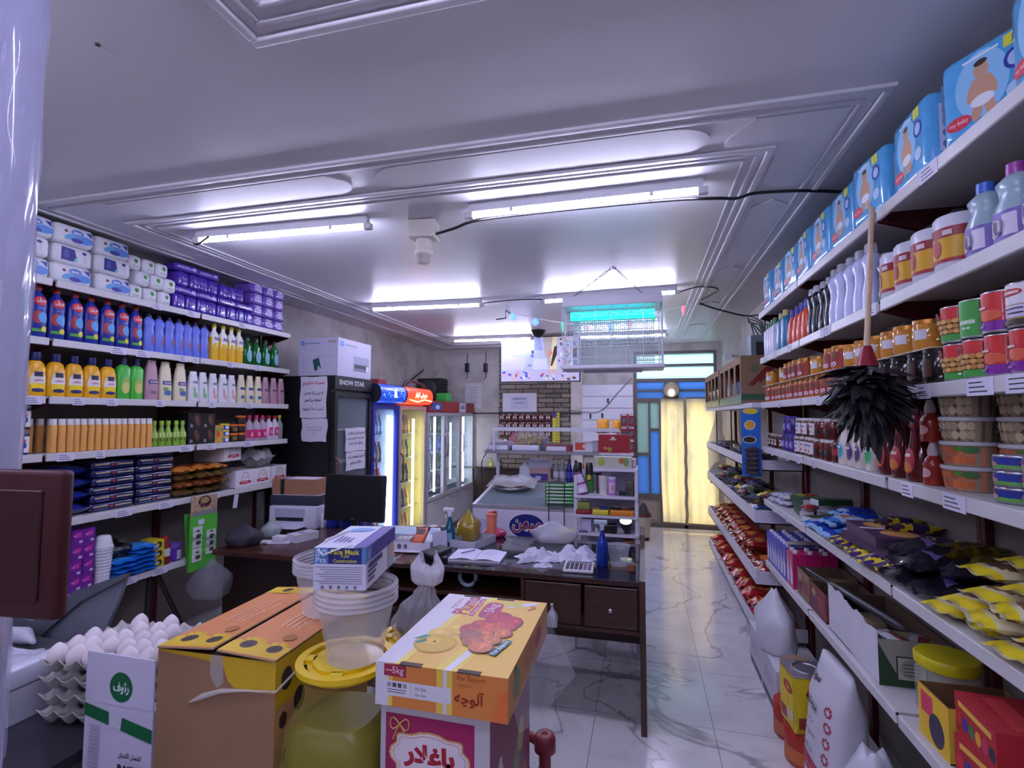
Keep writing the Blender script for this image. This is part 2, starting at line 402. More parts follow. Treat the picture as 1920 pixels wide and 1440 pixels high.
for k in range(4):
 y0 = 2.65 + k * 1.15
 for xa, xb in ((.545, .715), (-2.93, -2.77)):
  xm = (xa + xb) / 2
  scallop(flip([(xa, y0 + .08), (xm, y0), (xb, y0 + .08), (xb, y0 + .9), (xm, y0 + 1.0), (xa, y0 + .9)]))
# ---------------------------------------------------------------- glazed door in the back wall
FR = mat((104, 96, 90), .5, var=.2, scale=5); GB = mat((60, 110, 190), .15, alpha=.85, var=.1); GS = mat((128, 176, 205), .15, alpha=.8, var=.15)
PB = lambda px, py: P(px, py, y=YB)
def door_glass(c, e):
 """pane with daylight showing through it"""
 m, nt, b, N, L = nodes('door_pane'); b.inputs['Base Color'].default_value = hx(c) + (1,); b.inputs['Roughness'].default_value = .25
 t = N('ShaderNodeBsdfTranslucent'); t.inputs[0].default_value = hx(c) + (1,); mx = N('ShaderNodeMixShader'); mx.inputs[0].default_value = e
 L(b.outputs[0], mx.inputs[1]); L(t.outputs[0], mx.inputs[2]); L(mx.outputs[0], nt.nodes['Material Output'].inputs[0])
 return m
G_SKY, G_BLUE, G_PALE = door_glass((190, 226, 246), .7), door_glass((120, 164, 236), .8), door_glass((170, 200, 212), .6)
d = struct(bpy.data.objects.new('door_1', None)); COL.objects.link(d)
fb = MB(); yf = YB + .02
def bar(x0, x1, z0, z1, dep=.06): fb.box(x0, x1, yf, yf + dep, z0, z1, FR)
bar(-.13, -.085, 0, 2.55); bar(.99, 1.03, 0, 2.55); bar(-.085, .99, 2.51, 2.55)
bar(-.085, .99, 2.325, 2.36); bar(-.085, .99, 2.10, 2.15); bar(-.085, .99, 1.96, 1.985); bar(-.085, .99, 1.80, 1.86); bar(.30, .50, 1.86, 2.10)
bar(.225, .262, 0, 1.80); bar(-.085, .225, .40, .47); bar(.075, .10, .47, 1.80); bar(-.085, .075, 1.02, 1.06); bar(.10, .225, 1.38, 1.42); bar(-.085, .225, 0, .06)
bar(.56, .60, 0, 1.80); bar(.262, .99, 0, .055)
fb.build('door_frame', d)
b = MB(); b.box(-.085, .225, yf + .02, yf + .045, .06, .40, mat((150, 138, 128), .5, var=.2)); b.box(-.05, .19, yf + .012, yf + .03, .1, .36, mat((160, 148, 138), .5, var=.2), bev=.008, seg=1); b.build('bottom_panel', d)
def pane(x0, x1, z0, z1, m, tint=None):
 b = MB(); b.box(x0, x1, yf + .028, yf + .034, z0, z1, m); b.build('pane', d)
bar2 = MB()
pane(-.085, .99, 2.36, 2.51, G_SKY); pane(-.085, .99, 2.15, 2.325, G_SKY); pane(-.085, .30, 1.985, 2.10, G_BLUE); pane(.50, .99, 1.985, 2.10, G_BLUE); pane(-.085, .30, 1.86, 1.96, G_BLUE); pane(.50, .99, 1.86, 1.96, G_BLUE)
pane(-.085, .075, 1.06, 1.80, G_PALE); pane(-.085, .075, .47, 1.02, G_BLUE); pane(.10, .225, 1.42, 1.80, G_PALE); pane(.10, .225, .47, 1.38, G_BLUE)
# clouded plastic sheet that hangs in the doorway
m, nt, bs, N, L = nodes('clouded_sheet'); tc = N('ShaderNodeTexCoord'); no = N('ShaderNodeTexNoise'); no.inputs['Scale'].default_value = 3.2; no.inputs['Detail'].default_value = 6; mp = N('ShaderNodeMapping'); mp.inputs['Scale'].default_value = (1.6, 1, .7)
L(tc.outputs['Object'], mp.inputs[0]); L(mp.outputs[0], no.inputs['Vector']); rp = ramp(N('ShaderNodeValToRGB'), (.32, hx((200, 204, 200))), (.5, hx((234, 230, 206))), (.75, hx((244, 238, 210)))); L(no.outputs['Fac'], rp.inputs[0])
L(rp.outputs[0], bs.inputs['Base Color']); bs.inputs['Roughness'].default_value = .35
tr = N('ShaderNodeBsdfTranslucent'); L(rp.outputs[0], tr.inputs[0]); mx = N('ShaderNodeMixShader'); mx.inputs[0].default_value = .78; L(bs.outputs[0], mx.inputs[1]); L(tr.outputs[0], mx.inputs[2]); L(mx.outputs[0], nt.nodes['Material Output'].inputs[0])
SHEET = m
def sheet(x0, x1, z0, z1, y, amp, k, seed):
 rr = RND(seed); nx, nz = 40, 16; vs = []
 ph = rr.uniform(0, 6)
 for j in range(nz + 1):
  for i in range(nx + 1):
   u = i / nx; v = j / nz; vs.append((x0 + (x1 - x0) * u + .012 * sin(7 * v + ph) * (1 - v), y + amp * sin(k * u * 6.28 + ph + .8 * sin(3 * v)) * (.4 + .6 * (1 - v)), z0 + (z1 - z0) * v))
 return vs, [(j * (nx + 1) + i, j * (nx + 1) + i + 1, (j + 1) * (nx + 1) + i + 1, (j + 1) * (nx + 1) + i) for j in range(nz) for i in range(nx)]
for i, (x0, x1) in enumerate(((.25, .575), (.59, 1.02))):
 b = MB(); vs, fs = sheet(x0, x1, .07, 1.86, YB - .02 - .02 * i, .012, 3, 4 + i); b.add(vs, fs, SHEET, None, True)
 b.tube([(x0 + .01, YB - .03 - .02 * i, 1.86), (x1 - .01, YB - .03 - .02 * i, 1.86)], .008, FR)
 b.tube([((x1 if i == 0 else x0) + .006 * sin(t * 3), YB - .035 - .02 * i, 1.86 - 1.79 * t / 12) for t in range(13)], .012, mat((150, 140, 118), .6, var=.2))
 b.tube([(x0 + .01, YB - .03 - .02 * i, .08), (x1 - .01, YB - .03 - .02 * i, .075)], .014, mat((120, 108, 92), .6, var=.2))
 tag(b.build('door_curtain'), ['clouded plastic door curtain strip beside the blue paned door leaf', 'wide clouded plastic door curtain behind the carton shelves'][i], 'curtain', 'plastic door curtains')
# hazy outdoors seen only as light: a pale street wall opposite
struct(MB().box(-3, 4, YB + 3.0, YB + 3.1, 0, 4, mat((225, 205, 150), .9, var=.05)).build('wall_outside'))
# round lamp over the door
t = thing('bulkhead_lamp', 'round glass lamp glowing above the plastic door curtains', 'lamp', (.40, YB - .02, 1.98))
MB().loft([(0, .11, .11), (.03, .115, .115), (.05, .11, .11)], mat((120, 110, 100), .4, metal=.6), M=RX(pi / 2) , n=24).build('lamp_base', t)
MB().loft([(0, .105, .105), (.05, .1, .1), (.09, .07, .07), (.11, .03, .03)], film(240, 236, 220, .35), M=T(0, -.05, 0) @ RX(pi / 2), n=24).build('glass_cover', t)
MB().loft([(-.045, .02, .02), (-.02, .042, .042), (.02, .042, .042), (.045, .02, .02)], mat((255, 240, 200), emit=9.0, var=0), M=T(0, -.075, -.045), n=14).build('bulb', t)
# ---------------------------------------------------------------- LED tubes
EM = bpy.data.materials.new('tube_light'); EM.use_nodes = True
_n = EM.node_tree.nodes; _p = _n['Principled BSDF']; _p.inputs['Base Color'].default_value = (.9, .9, .95, 1); _p.inputs['Emission Color'].default_value = (.69, .68, 1.0, 1); _p.inputs['Emission Strength'].default_value = TUBE_POWER
CLIP = pl(215, 215, 220)
def tube(x0, x1, y0, y1, lab, z=ZC - .06):
 t = thing('tube_light', lab, 'tube light', ((x0 + x1) / 2, (y0 + y1) / 2, z), group='LED tubes under the ceiling')
 t.rotation_euler.z = atan2(y1 - y0, x1 - x0); L_ = hypot(x1 - x0, y1 - y0) / 2
 MB().loft([(-L_ + .02, .012, .012), (L_ - .02, .012, .012)], EM, n=8, M=RY(pi / 2)).build('tube', t)
 for s_ in (-1, 1): MB().box(s_ * L_ - .022, s_ * L_ + .022, -.016, .016, -.016, .016, CLIP, bev=.005).build('end_cap', t)
 for s_ in (-.6, .6): MB().box(s_ * L_ - .008, s_ * L_ + .008, -.0155, .0155, -.004, .02, CLIP).build('clip', t)
 MB().box(-L_, L_, -.017, .017, .0135, ZC - z, CLIP).build('batten', t)
 return t
TUBES = [((370, 452), (690, 425), 'bright tube light above the blue dish soap shelf side of the ceiling'), ((880, 405), (1318, 358), 'bright tube light wired toward the diaper shelf, in the front row'),
   ((697, 581), (903, 572), 'tube light of the middle row above the drinks fridges'), ((1018, 566), (1270, 548), 'tube light of the middle row behind the hanging wire cage'),
   ((850, 640), (940, 637), 'tube light of the back row behind the wall screen'), ((1070, 632), (1250, 628), 'tube light of the back row before the glazed door')]
for (a, c, lab) in TUBES:
 p, q = P(*a, z=ZC - .06), P(*c, z=ZC - .06)
 if 'behind the wall screen' in lab: q = p + np.array([1.08, .02, 0])
 if 'back row before' in lab: p = q - np.array([1.1, .03, 0])
 tube(p[0], p[1] * 0 + q[0], p[1], q[1], lab)
for y in (.42, -1.5):  # tube rows out of view, added as fill light for the near goods
 for x, s_ in ((-2.45, 'egg trays'), (-.83, 'aisle')): tube(x, x + 1.1, y, y, 'unseen added tube light, %s fill row above the low counter, %s side' % ('nearer' if y > 0 else 'rear', s_))
# ================================================================ gondola shelving (both sides share the same system)
LIP = mat((206, 204, 206), .35, var=.12, scale=6); BOARD = mat((200, 198, 200), .45, var=.1, scale=6)
MAROON = mat((74, 16, 26), .35, var=.1); BACKP = mat((118, 110, 106), .6, var=.12, scale=3); PAPER = pr(214, 212, 232, .7)
TOPS = [2.305, 1.995, 1.695, 1.40, 1.05, .645]
def shelf_unit(y0, y1, xf, xw, side, tops, lab, deep=None, tags=(), back=True):
 """side=+1: shelves face +x (on the x=xw wall); -1: face -x"""
 t = thing('shelf_unit', lab, 'shelf', (xf, (y0 + y1) / 2, 0), group='steel shelf units along the walls')
 W = (y1 - y0) / 2; D = abs(xf - xw)
 X = lambda d: -side * d                       # local x of a point d behind the front edge
 def bx(b, d0, d1, *a, **k): b.box(min(X(d0), X(d1)), max(X(d0), X(d1)), *a, **k)
 if back:
  b = MB(); bx(b, D - .025, D - .005, -W + .001, W - .001, .1, max(tops) + .32, BACKP); b.build('back_panel', t)
 b = MB(); bx(b, D - .05, D - .026, W - .022, W - .002, 0, max(tops) + .02, MAROON); b.build('upright', t)
 b = MB(); bx(b, D - .05, D - .026, -W + .002, -W + .022, 0, max(tops) + .02, MAROON); b.build('upright', t)
 for i, z in enumerate(tops):
  d0 = 0 if not deep else -deep[i]
  b = MB(); bx(b, d0 + .002, D - .055, -W + .009, W - .009, z - .012, z - .0012, BOARD); bx(b, d0, d0 + .014, -W + .009, W - .009, z - .04, z - .0008, LIP, bev=.003, seg=1)
  bd = b.build('shelf_board', t)
  for s in (-1, 1):
   b = MB(); y_ = s * (W - .0105); vs = []
   for yy in (y_ - .0012, y_ + .0012): vs += [(X(d0 + .004), yy, z - .012), (X(d0 + .004), yy, z - .038), (X(D - .055), yy, z - .12), (X(D - .055), yy, z - .012)]
   b.add(vs, [(0, 1, 2, 3), (7, 6, 5, 4), (0, 4, 5, 1), (1, 5, 6, 2), (2, 6, 7, 3), (3, 7, 4, 0)], MAROON); b.build('bracket', t)
  for (ti, yc, wd) in tags:
   if ti == i:
    b = MB(); F = fM((X(d0 - .0005), yc - (y0 + y1) / 2, z - .02), (0, side, 0), (0, 0, 1)); b.box(-wd / 2, wd / 2, -.024, .018, 0, .0012, PAPER, F)
    for q in range(3): b.rect(F, -wd * .4, wd * (.1 + .1 * q), .006 - q * .011, .009 - q * .011, INK, z=.0016)
    b.build('price_tag', bd)
 return t
XFL = -2.95
lt = lambda *a: [(i, y, w) for i, ys in enumerate(a) for y, w in ys]
shelf_unit(1.02, 1.925, XFL, XL, 1, TOPS, 'white steel shelf unit nearest the glossy pole, soap and pasta', tags=[(2, 1.86, .07), (3, 1.8, .06)])
shelf_unit(1.925, 2.83, XFL, XL, 1, TOPS, 'middle white shelf unit holding blue dish soap and orange bottles', tags=lt([(2.5, .06), (2.75, .07)], [(2.27, .09), (2.42, .09), (2.7, .06), (2.8, .05)], [(2.07, .06), (2.25, .06), (2.55, .06)], [(2.02, .08), (2.2, .05), (2.75, .1)], [(2.35, .1), (2.62, .1)], [(2.4, .1), (2.6, .1)]))
shelf_unit(2.83, 3.76, XFL, XL, 1, TOPS[:5], 'white shelf unit next to the black fridge, lotions and white boxes', tags=lt([(3.2, .07)], [(3.1, .06), (3.38, .07)], [(2.95, .06), (3.3, .06)], [(2.95, .08), (3.3, .1)], [(3.0, .08)]))
# ---------------------------------------------------------------- bottles
def bottle(name, lab, cat, secs, body, cap=None, capm=None, wraps=(), e=.85, texts=(), n=20, capn=14, spout=None):
 """front at local -y; secs (z, rx, ry); cap secs; wraps (half angle, z0, z1, material, shape); texts (string, z, height, material, width)"""
 t = thing(name, lab, cat)
 b = MB(); b.loft(secs, body, n=n, e=e); b.build('body', t)
 if cap:
  b = MB(); b.loft(cap, capm, n=capn); b.build('cap', t)
 if wraps or texts:
  b = MB()
  for k, (h, z0, z1, m, shp, *cx) in enumerate(wraps):
   c = -pi / 2 + (cx[0] if cx else 0); b.wrap(secs, c - h, c + h, z0, z1, m, off=.0008 + .0006 * k, e=e, shape=shp, n=8, nz=8 if shp else 3)
  for (s, z, h, m, wd) in texts:
   ry = next((a[2] * (1 - (z - a[0]) / (c[0] - a[0])) + c[2] * (z - a[0]) / (c[0] - a[0])) for a, c in zip(secs, secs[1:]) if a[0] <= z <= c[0])
   b.text(fM((0, -ry - .0035, z), (1, 0, 0), (0, 0, 1)), s, 0, 0, h, m, w=wd, bold=.03)
  b.build('label', t)
 return t
def sec(h, rx, ry, *pts): return [(z * h, rx * k, ry * (k if len(q) < 1 else q[0])) for (z, k, *q) in pts]
LZ = pi / 2          # left shelf items face +x
def lrow(proto, y0, y1, n, tier, d, fmt, group, jit=.06, x=-2.985):
 return row(proto, [(x - d / 2 + U_(-.006, .006), y0 + (y1 - y0) * i / max(1, n - 1), TOPS[tier], LZ) for i in range(n)], fmt, group, jit=jit)
# tier 2: dish soap and cleaners
p = bottle('dish_soap_bottle', '', 'bottle', sec(.245, .042, .03, (0, .9), (.03, 1), (.35, 1), (.55, .93), (.72, .98), (.86, .8), (.95, .4), (1, .34)), pl(26, 42, 140), [(.245, .015, .015), (.25, .017, .017), (.262, .015, .015), (.285, .007, .007), (.29, .004, .004)], pl(150, 28, 34),
   [(.75, .165, .215, pr(200, 40, 50), 'o'), (.5, .07, .14, pr(160, 50, 60), 'o', -.25), (.5, .075, .135, pr(90, 160, 220), 'o', .3), (.75, .028, .045, pr(70, 150, 60), None), (.3, .03, .06, pr(225, 205, 60), 'o', .35)], texts=[(fa('پریل'), .192, .026, pr(240, 240, 245), .04), (fa('لیمویی'), .152, .008, pr(150, 170, 225), .024)])
lrow(p, 1.893, 2.416, 7, 1, .06, 'dark blue dish soap bottle with red cap, {o} from the glossy pole', 'blue dish soap bottles')
p = bottle('cleaner_bottle', '', 'bottle', sec(.22, .036, .028, (0, .9), (.03, 1), (.45, 1), (.62, .82), (.74, .8), (.84, .98), (.93, .8), (1, .42)), pl(104, 122, 218), [(.218, .014, .014), (.228, .015, .015), (.246, .006, .006)], pl(40, 44, 96), [(.5, .035, .12, pr(96, 84, 150), 'o', .5), (.3, .06, .1, pr(170, 70, 80), 'o', .5)])
lrow(p, 2.503, 2.912, 7, 1, .056, 'periwinkle blue cleaner bottle, {o} after the dark blue dish soap', 'periwinkle cleaner bottles')
p = bottle('cleaner_bottle', '', 'bottle', sec(.24, .036, .028, (0, .92), (.03, 1), (.7, .98), (.82, .8), (.9, .4), (1, .36)), [pl(232, 182, 40)] * 2 + [pl(238, 238, 232)] * 4, [(.24, .014, .014), (.258, .015, .015), (.27, .011, .011)], pl(236, 206, 60),
   [(.9, .1, .185, pr(240, 240, 235), None), (.4, .085, .13, pr(226, 190, 40), 'o', -.3), (.35, .1, .14, pr(240, 210, 60), 'o', .4)], texts=[('AvE', .16, .028, pr(40, 60, 130), .05)])
lrow(p, 3.006, 3.238, 4, 1, .056, 'white and lemon yellow cleaner bottle, {o} from the periwinkle bottles', 'lemon yellow cleaner bottles')
p = bottle('dish_soap_bottle', '', 'bottle', sec(.19, .045, .032, (0, .9), (.03, 1), (.5, 1), (.75, .85), (.9, .5), (1, .3)), mat((16, 96, 40), .12, var=.1, alpha=.9), [(.188, .016, .016), (.212, .016, .016), (.225, .008, .008)], pl(20, 60, 36), [(.55, .02, .12, pr(120, 180, 190), 'o')])
lrow(p, 3.325, 3.63, 4, 1, .064, 'clear green dish soap bottle, {o} from the lemon yellow bottles', 'green dish soap bottles')
p = bottle('cleaner_bottle', 'tall yellow cleaner bottle beside the pole, before the blue dish soap', 'bottle', sec(.235, .04, .03, (0, .9), (.03, 1), (.8, 1), (.92, .6), (1, .4)), pl(196, 180, 50), [(.233, .016, .016), (.262, .015, .015)], pl(205, 200, 170)); p.location = (-3.02, 1.80, TOPS[1]); p.rotation_euler.z = LZ
# tier 3: softener, shampoo, lotions
p = bottle('softener_jug', '', 'bottle', sec(.185, .047, .032, (0, .93), (.03, 1), (.45, 1), (.75, .93), (.93, .68), (1, .34)), pl(226, 168, 24), [(.184, .02, .02), (.19, .021, .021), (.225, .02, .02)], pl(22, 28, 92), [(.72, .02, .13, pr(232, 226, 220), 'o'), (.62, .025, .065, pr(236, 206, 30), None), (.5, .02, .04, pr(40, 36, 96), 'o'), (.3, .1, .125, pr(40, 36, 60), None)], e=.75, texts=[(fa('سافتلن'), .082, .014, pr(190, 60, 140), .04)])
lrow(p, 1.902, 2.261, 5, 2, .064, 'yellow softener jug with navy cap, {o} from the pole', 'yellow softener jugs')
lrow(p, 1.872, 2.23, 5, 2, .064, 'yellow softener jug in the back rank, {o} from the pole', 'yellow softener jugs at the back', x=-3.07)
p = bottle('shampoo_bottle', '', 'bottle', sec(.205, .041, .026, (0, .95), (.03, 1), (.88, 1), (.95, .75), (1, .4)), pl(64, 176, 58), [(.2, .015, .015), (.247, .015, .015)], pl(24, 30, 90), [(.6, .03, .13, pr(150, 190, 90), 'o'), (.35, .03, .1, pr(206, 200, 110), 'o')], e=.7)
lrow(p, 2.35, 2.432, 2, 2, .052, 'green shampoo bottle with navy cap, {o} after the yellow jugs', 'green shampoo bottles')
def lotion(c, h, wd, marks, txt): return bottle('lotion_bottle', '', 'bottle', sec(h * .86, wd / 2, wd * .3, (0, .92), (.03, 1), (.4, 1), (.9, .76), (1, .7)), pl(*c), [(h * .855, wd * .33, wd * .2), (h * .96, wd * .33, wd * .2), (h, wd * .29, wd * .17)], pl(*[min(255, v + 12) for v in c]), marks, e=.7, texts=txt)
NV = pr(50, 56, 120)
p = lotion((184, 142, 158), .25, .09, [(.65, .1, .125, NV, None), (.3, .035, .06, pr(120, 110, 130), 'o')], [('SCHON', .112, .012, pr(230, 225, 240), .05)]); lrow(p, 2.529, 2.53, 1, 2, .054, 'dusty pink lotion bottle between green shampoo and cream bottles', 'large lotion bottles')
p = lotion((226, 216, 184), .25, .09, [(.65, .1, .125, NV, None), (.45, .03, .065, pr(70, 110, 170), 'o', .1), (.3, .06, .085, pr(120, 160, 90), 'o', -.2)], [('SCHON', .112, .012, pr(230, 225, 240), .05)]); lrow(p, 2.63, 2.735, 2, 2, .054, 'large cream lotion bottle, {o} after the dusty pink one', 'large cream lotion bottles')
p = lotion((222, 222, 228), .205, .08, [(.28, .02, .06, pr(120, 186, 120), 'o', .1), (.12, .05, .1, pr(120, 186, 120), 'o', -.1)], [('AvE', .132, .018, pr(60, 70, 100), .032)]); lrow(p, 2.835, 2.92, 2, 2, .05, 'white lotion bottle with green swirl, {o} after the cream ones', 'white lotions with green swirl')
p = lotion((222, 222, 228), .205, .08, [(.28, .02, .06, pr(220, 170, 160), 'o', .1), (.12, .05, .1, pr(220, 150, 140), 'o', -.1)], [('AvE', .132, .018, pr(60, 70, 100), .032)]); lrow(p, 3.01, 3.18, 3, 2, .05, 'white lotion bottle with salmon swirl, {o} after the green swirl ones', 'white lotions with salmon swirl')
p = lotion((222, 212, 180), .215, .075, [(.6, .1, .12, NV, None), (.4, .03, .06, pr(60, 100, 150), 'o')], []); lrow(p, 3.275, 3.45, 3, 2, .048, 'small cream lotion bottle, {o} after the salmon swirl ones', 'small cream lotion bottles')
p = lotion((176, 138, 150), .215, .075, [(.6, .1, .12, pr(110, 84, 110), None)], []); lrow(p, 3.53, 3.71, 3, 2, .048, 'small mauve lotion bottle, {o} in the row ending at the black fridge', 'small mauve lotion bottles')
p = bottle('cleaner_bottle', 'white bottle with green landscape label and green cap beside the pole', 'bottle', sec(.15, .035, .03, (0, .95), (.03, 1), (.85, 1), (1, .5)), [pl(60, 84, 60)] * 2 + [pl(190, 205, 215)], [(.15, .018, .018), (.18, .018, .018)], pl(30, 100, 60)); p.location = (-3.02, 1.80, TOPS[2]); p.rotation_euler.z = LZ
# tier 4
p = bottle('hair_oil_bottle', '', 'bottle', sec(.145, .017, .02, (0, .9), (.04, 1), (.5, .94), (.8, 1), (1, .92)), pl(226, 168, 90), [(.145, .0155, .018), (.178, .015, .017)], pl(228, 226, 226), e=.75)
lrow(p, 1.99, 2.522, 15, 3, .04, 'slim orange bottle with white top, {o} from the pole', 'slim orange bottles', jit=.15)
lrow(p, 1.93, 2.03, 3, 3, .04, 'slim orange bottle in the second rank, {o} from the pole', 'slim orange bottles at the back', x=-3.06)
p = bottle('juice_bottle', '', 'bottle', sec(.135, .023, .023, (0, .9), (.04, 1), (.55, 1), (.8, .6), (.92, .45), (1, .42)), mat((128, 172, 60), .15, var=.1), [(.135, .013, .013), (.162, .013, .013)], pl(150, 190, 60), [(3.1, .03, .05, pr(40, 50, 40), None), (3.1, .055, .085, pr(190, 205, 120), None)], e=1)
lrow(p, 2.567, 2.768, 5, 3, .046, 'lime green juice bottle, {o} after the orange bottles', 'lime green juice bottles')
def carton(name, wx, dy, h, m, dec=None, lid=None, bev=.0):
 """plain closed carton, front at local -y, origin at its base"""
 b = MB(); b.box(-wx / 2, wx / 2, -dy / 2, dy / 2, 0, h, m, bev=bev, seg=1 if bev else 2)
 if dec: dec(b, fM((-wx / 2, -dy / 2, 0), (1, 0, 0), (0, 0, 1)), wx, h)
 return b
def d_blk(b, F, w, h): b.text(F, 'Bi', w * .25, h * .2, .02, pr(200, 200, 210)); b.ell(F, w * .65, h * .55, w * .2, h * .4, pr(70, 44, 38), rot=.3); b.ell(F, w * .6, h * .6, w * .1, h * .3, pr(100, 64, 50), rot=.3)
bb = carton('c', .112, .16, .105, mat((24, 22, 26), .3, var=.05), d_blk).build('hair_dye_box'); tag(bb, 'x', 'box', 'black boxes')
for i in range(4):
 lab = 'black carton with brown swirl, %s layer, %s from the lime bottles' % (('lower', 'upper')[i // 2], ORD[i % 2]); loc = (-2.985 - .08, 2.85 + .113 * (i % 2), TOPS[3] + .1055 * (i // 2))
 if i == 0: bb.location = loc; bb.rotation_euler.z = LZ; bb['label'] = lab
 else: dup(bb, loc, LZ, lab)
def d_fru(b, F, w, h): b.rect(F, .01, w - .01, .02, h * .8, pr(90, 160, 70)); b.ell(F, w * .5, h * .45, w * .33, h * .3, pr(226, 150, 50)); b.ell(F, w * .4, h * .5, w * .2, h * .2, pr(210, 70, 60))
o = carton('c', .08, .12, .125, mat((190, 150, 70), .5), d_fru).build('tea_box'); tag(o, 'yellow green carton with fruit picture behind the black cartons', 'box'); o.location = (-3.05, 3.06, TOPS[3]); o.rotation_euler.z = LZ
def tin(name, r, h, m, lidm, bands=(), n=24):
 b = MB(); secs = [(0, r, r), (h, r, r)]; b.loft([(0, r * .96, r * .96), (.004, r, r), (h - .004, r, r), (h, r * .96, r * .96)], m, n=n)
 for k, (a0, a1, z0, z1, mm, shp) in enumerate(bands): b.wrap(secs, a0, a1, z0, z1, mm, off=.0008 + .0005 * k, n=10, nz=8 if shp else 1, shape=shp)
 return b
fr_ = -pi / 2
for i in range(3):
 t = thing('polish_tin', 'blue shoe polish jar with yellow lid, ' + ['bottom', 'middle', 'top'][i] + ' one beside the fruit carton', 'jar', (-3.02, 3.135, TOPS[3] + i * .046), LZ, 'blue jars with yellow lids')
 tin('b', .034, .032, pr(50, 90, 180), None, [(fr_ - .5, fr_ + .5, .006, .028, pr(220, 225, 235), None)]).build('body', t); MB().loft([(.032, .035, .035), (.045, .035, .035)], pl(230, 200, 40), n=20).build('lid', t)
for i in range(3):
 for c in range(2):
  if (i, c) == (2, 0): continue
  t = thing('wax_jar', 'black hair wax jar with orange lid, %s one of stack %s' % (('lowest', 'middle', 'top')[i], ('near the blue jars', 'near the pink water')[c]), 'jar', (-3.02, 3.215 + c * .075, TOPS[3] + i * .066), LZ, 'black wax jars')
  tin('b', .036, .05, pr(26, 22, 24), None, [(fr_ - .7, fr_ + .7, .012, .038, pr(120, 90, 30) if c == 0 else pr(60, 26, 20), None)]).build('body', t); MB().loft([(.05, .037, .037), (.064, .037, .037)], pl(226, 110, 30), n=20).build('lid', t)
p = bottle('toner_bottle', '', 'bottle', sec(.165, .036, .03, (0, .9), (.04, 1), (.6, 1), (.8, .8), (.93, .36), (1, .34)), mat((220, 205, 220), .12, alpha=.55, var=0), [(.165, .014, .014), (.2, .014, .014)], pl(206, 60, 110), [(1.2, .02, .085, pr(206, 30, 110), None)], texts=[('G', .05, .03, pr(235, 215, 225), .026)])
lrow(p, 3.37, 3.52, 3, 3, .06, 'clear pink label toner bottle, {o} from the black wax jars', 'clear toner bottles')
p = bottle('toner_bottle', '', 'bottle', sec(.17, .037, .03, (0, .9), (.04, 1), (.72, 1), (.9, .4), (1, .34)), pl(206, 200, 214), [(.17, .014, .014), (.196, .014, .014)], pl(190, 30, 60), [(.6, .03, .1, pr(214, 60, 130), None)], texts=[('G', .065, .03, pr(235, 215, 225), .026)])
lrow(p, 3.595, 3.665, 2, 3, .06, 'milky white toner bottle with red cap, {o} after the clear ones', 'milky toner bottles')
p = bottle('toner_bottle', 'clear bottle with yellow cap at the end next to the black fridge', 'bottle', sec(.175, .03, .027, (0, .9), (.04, 1), (.7, 1), (.9, .4), (1, .34)), mat((190, 190, 180), .12, alpha=.5, var=0), [(.175, .014, .014), (.2, .014, .014)], pl(210, 200, 60)); p.location = (-3.02, 3.725, TOPS[3]); p.rotation_euler.z = LZ
for i in range(2):
 t = thing('cream_jar', 'navy and white jar with silver lid beside the pole, ' + ('lower', 'upper')[i] + ' one', 'jar', (-3.03, 1.862, TOPS[3] + .128 * i), LZ, 'navy jars by the pole')
 tin('b', .036, .105, pr(30, 32, 70), None, [(fr_ - .1, fr_ + .8, .01, .09, pr(222, 222, 228), None), (fr_ - .6, fr_ + .1, .06, .075, pr(200, 60, 80), None), (fr_ - .3, fr_ + .2, .03, .06, pr(60, 70, 150), 'o')]).build('body', t)
 MB().loft([(.105, .037, .037), (.124, .037, .037)], mat((150, 150, 156), .3, metal=.8), n=22).build('lid', t)
# ---------------------------------------------------------------- tier 1: paper goods
ROLLW = mat((226, 226, 232), .45, var=.05, bump=.1, bscale=25)
def tp_pack(kind):
 t = thing('toilet_roll_pack', '', 'toilet paper'); w_, d_, h = .2, .24, .106
 b = MB(); b.box(-w_ / 2, w_ / 2, -d_ / 2, d_ / 2, 0, h, ROLLW, bev=.03, seg=3); b.build('wrapping', t)
 b = MB(); F = fM((-w_ / 2, -d_ / 2 - .0005, 0), (1, 0, 0), (0, 0, 1))
 if kind == 'A':
  b.ell(F, .125, .05, .062, .04, pr(200, 212, 235)); b.ell(F, .145, .04, .05, .022, pr(90, 140, 214)); b.ell(F, .075, .04, .03, .014, pr(100, 170, 220), rot=.4); b.ell(F, .11, .028, .03, .012, pr(60, 60, 150)); b.poly(F, [(.15, .088), (.182, .088), (.182, .06)], pr(40, 44, 140)); b.ell(F, .11, .07, .034, .019, pr(150, 176, 220)); b.ell(F, .11, .07, .028, .014, pr(70, 110, 190)); b.text(F, 'teno', .11, .07, .016, pr(235, 238, 250), w=.04, bold=.03); b.ell(F, .055, .068, .009, .008, pr(110, 70, 70))
 else:
  b.poly(F, [(.035, .02), (.095, .02), (.11, .05), (.1, .085), (.035, .09)], pr(34, 34, 130)); b.poly(F, [(.095, .02), (.112, .02), (.118, .05), (.11, .05)], pr(120, 190, 190)); b.rect(F, .15, .16, .03, .07, pr(210, 206, 226)); b.ell(F, .15, .078, .012, .008, pr(40, 50, 130)); b.ell(F, .06, .055, .014, .025, pr(70, 80, 160))
 b.build('printed_label', t)
 return t
PA, PBk = tp_pack('A'), tp_pack('B')
for c, y in enumerate((1.83, 2.04, 2.25)):
 for r in range(3):
  row(PA if r != 1 else PBk, [(-3.115 + U_(-.01, .01), y + U_(-.006, .006), TOPS[0] + .1075 * r + .001, LZ)], 'blue and white toilet roll pack, %s of the %s stack from the pole' % (('bottom', 'middle', 'top')[r], ORD[c]), 'blue and white toilet roll packs', jit=.05)
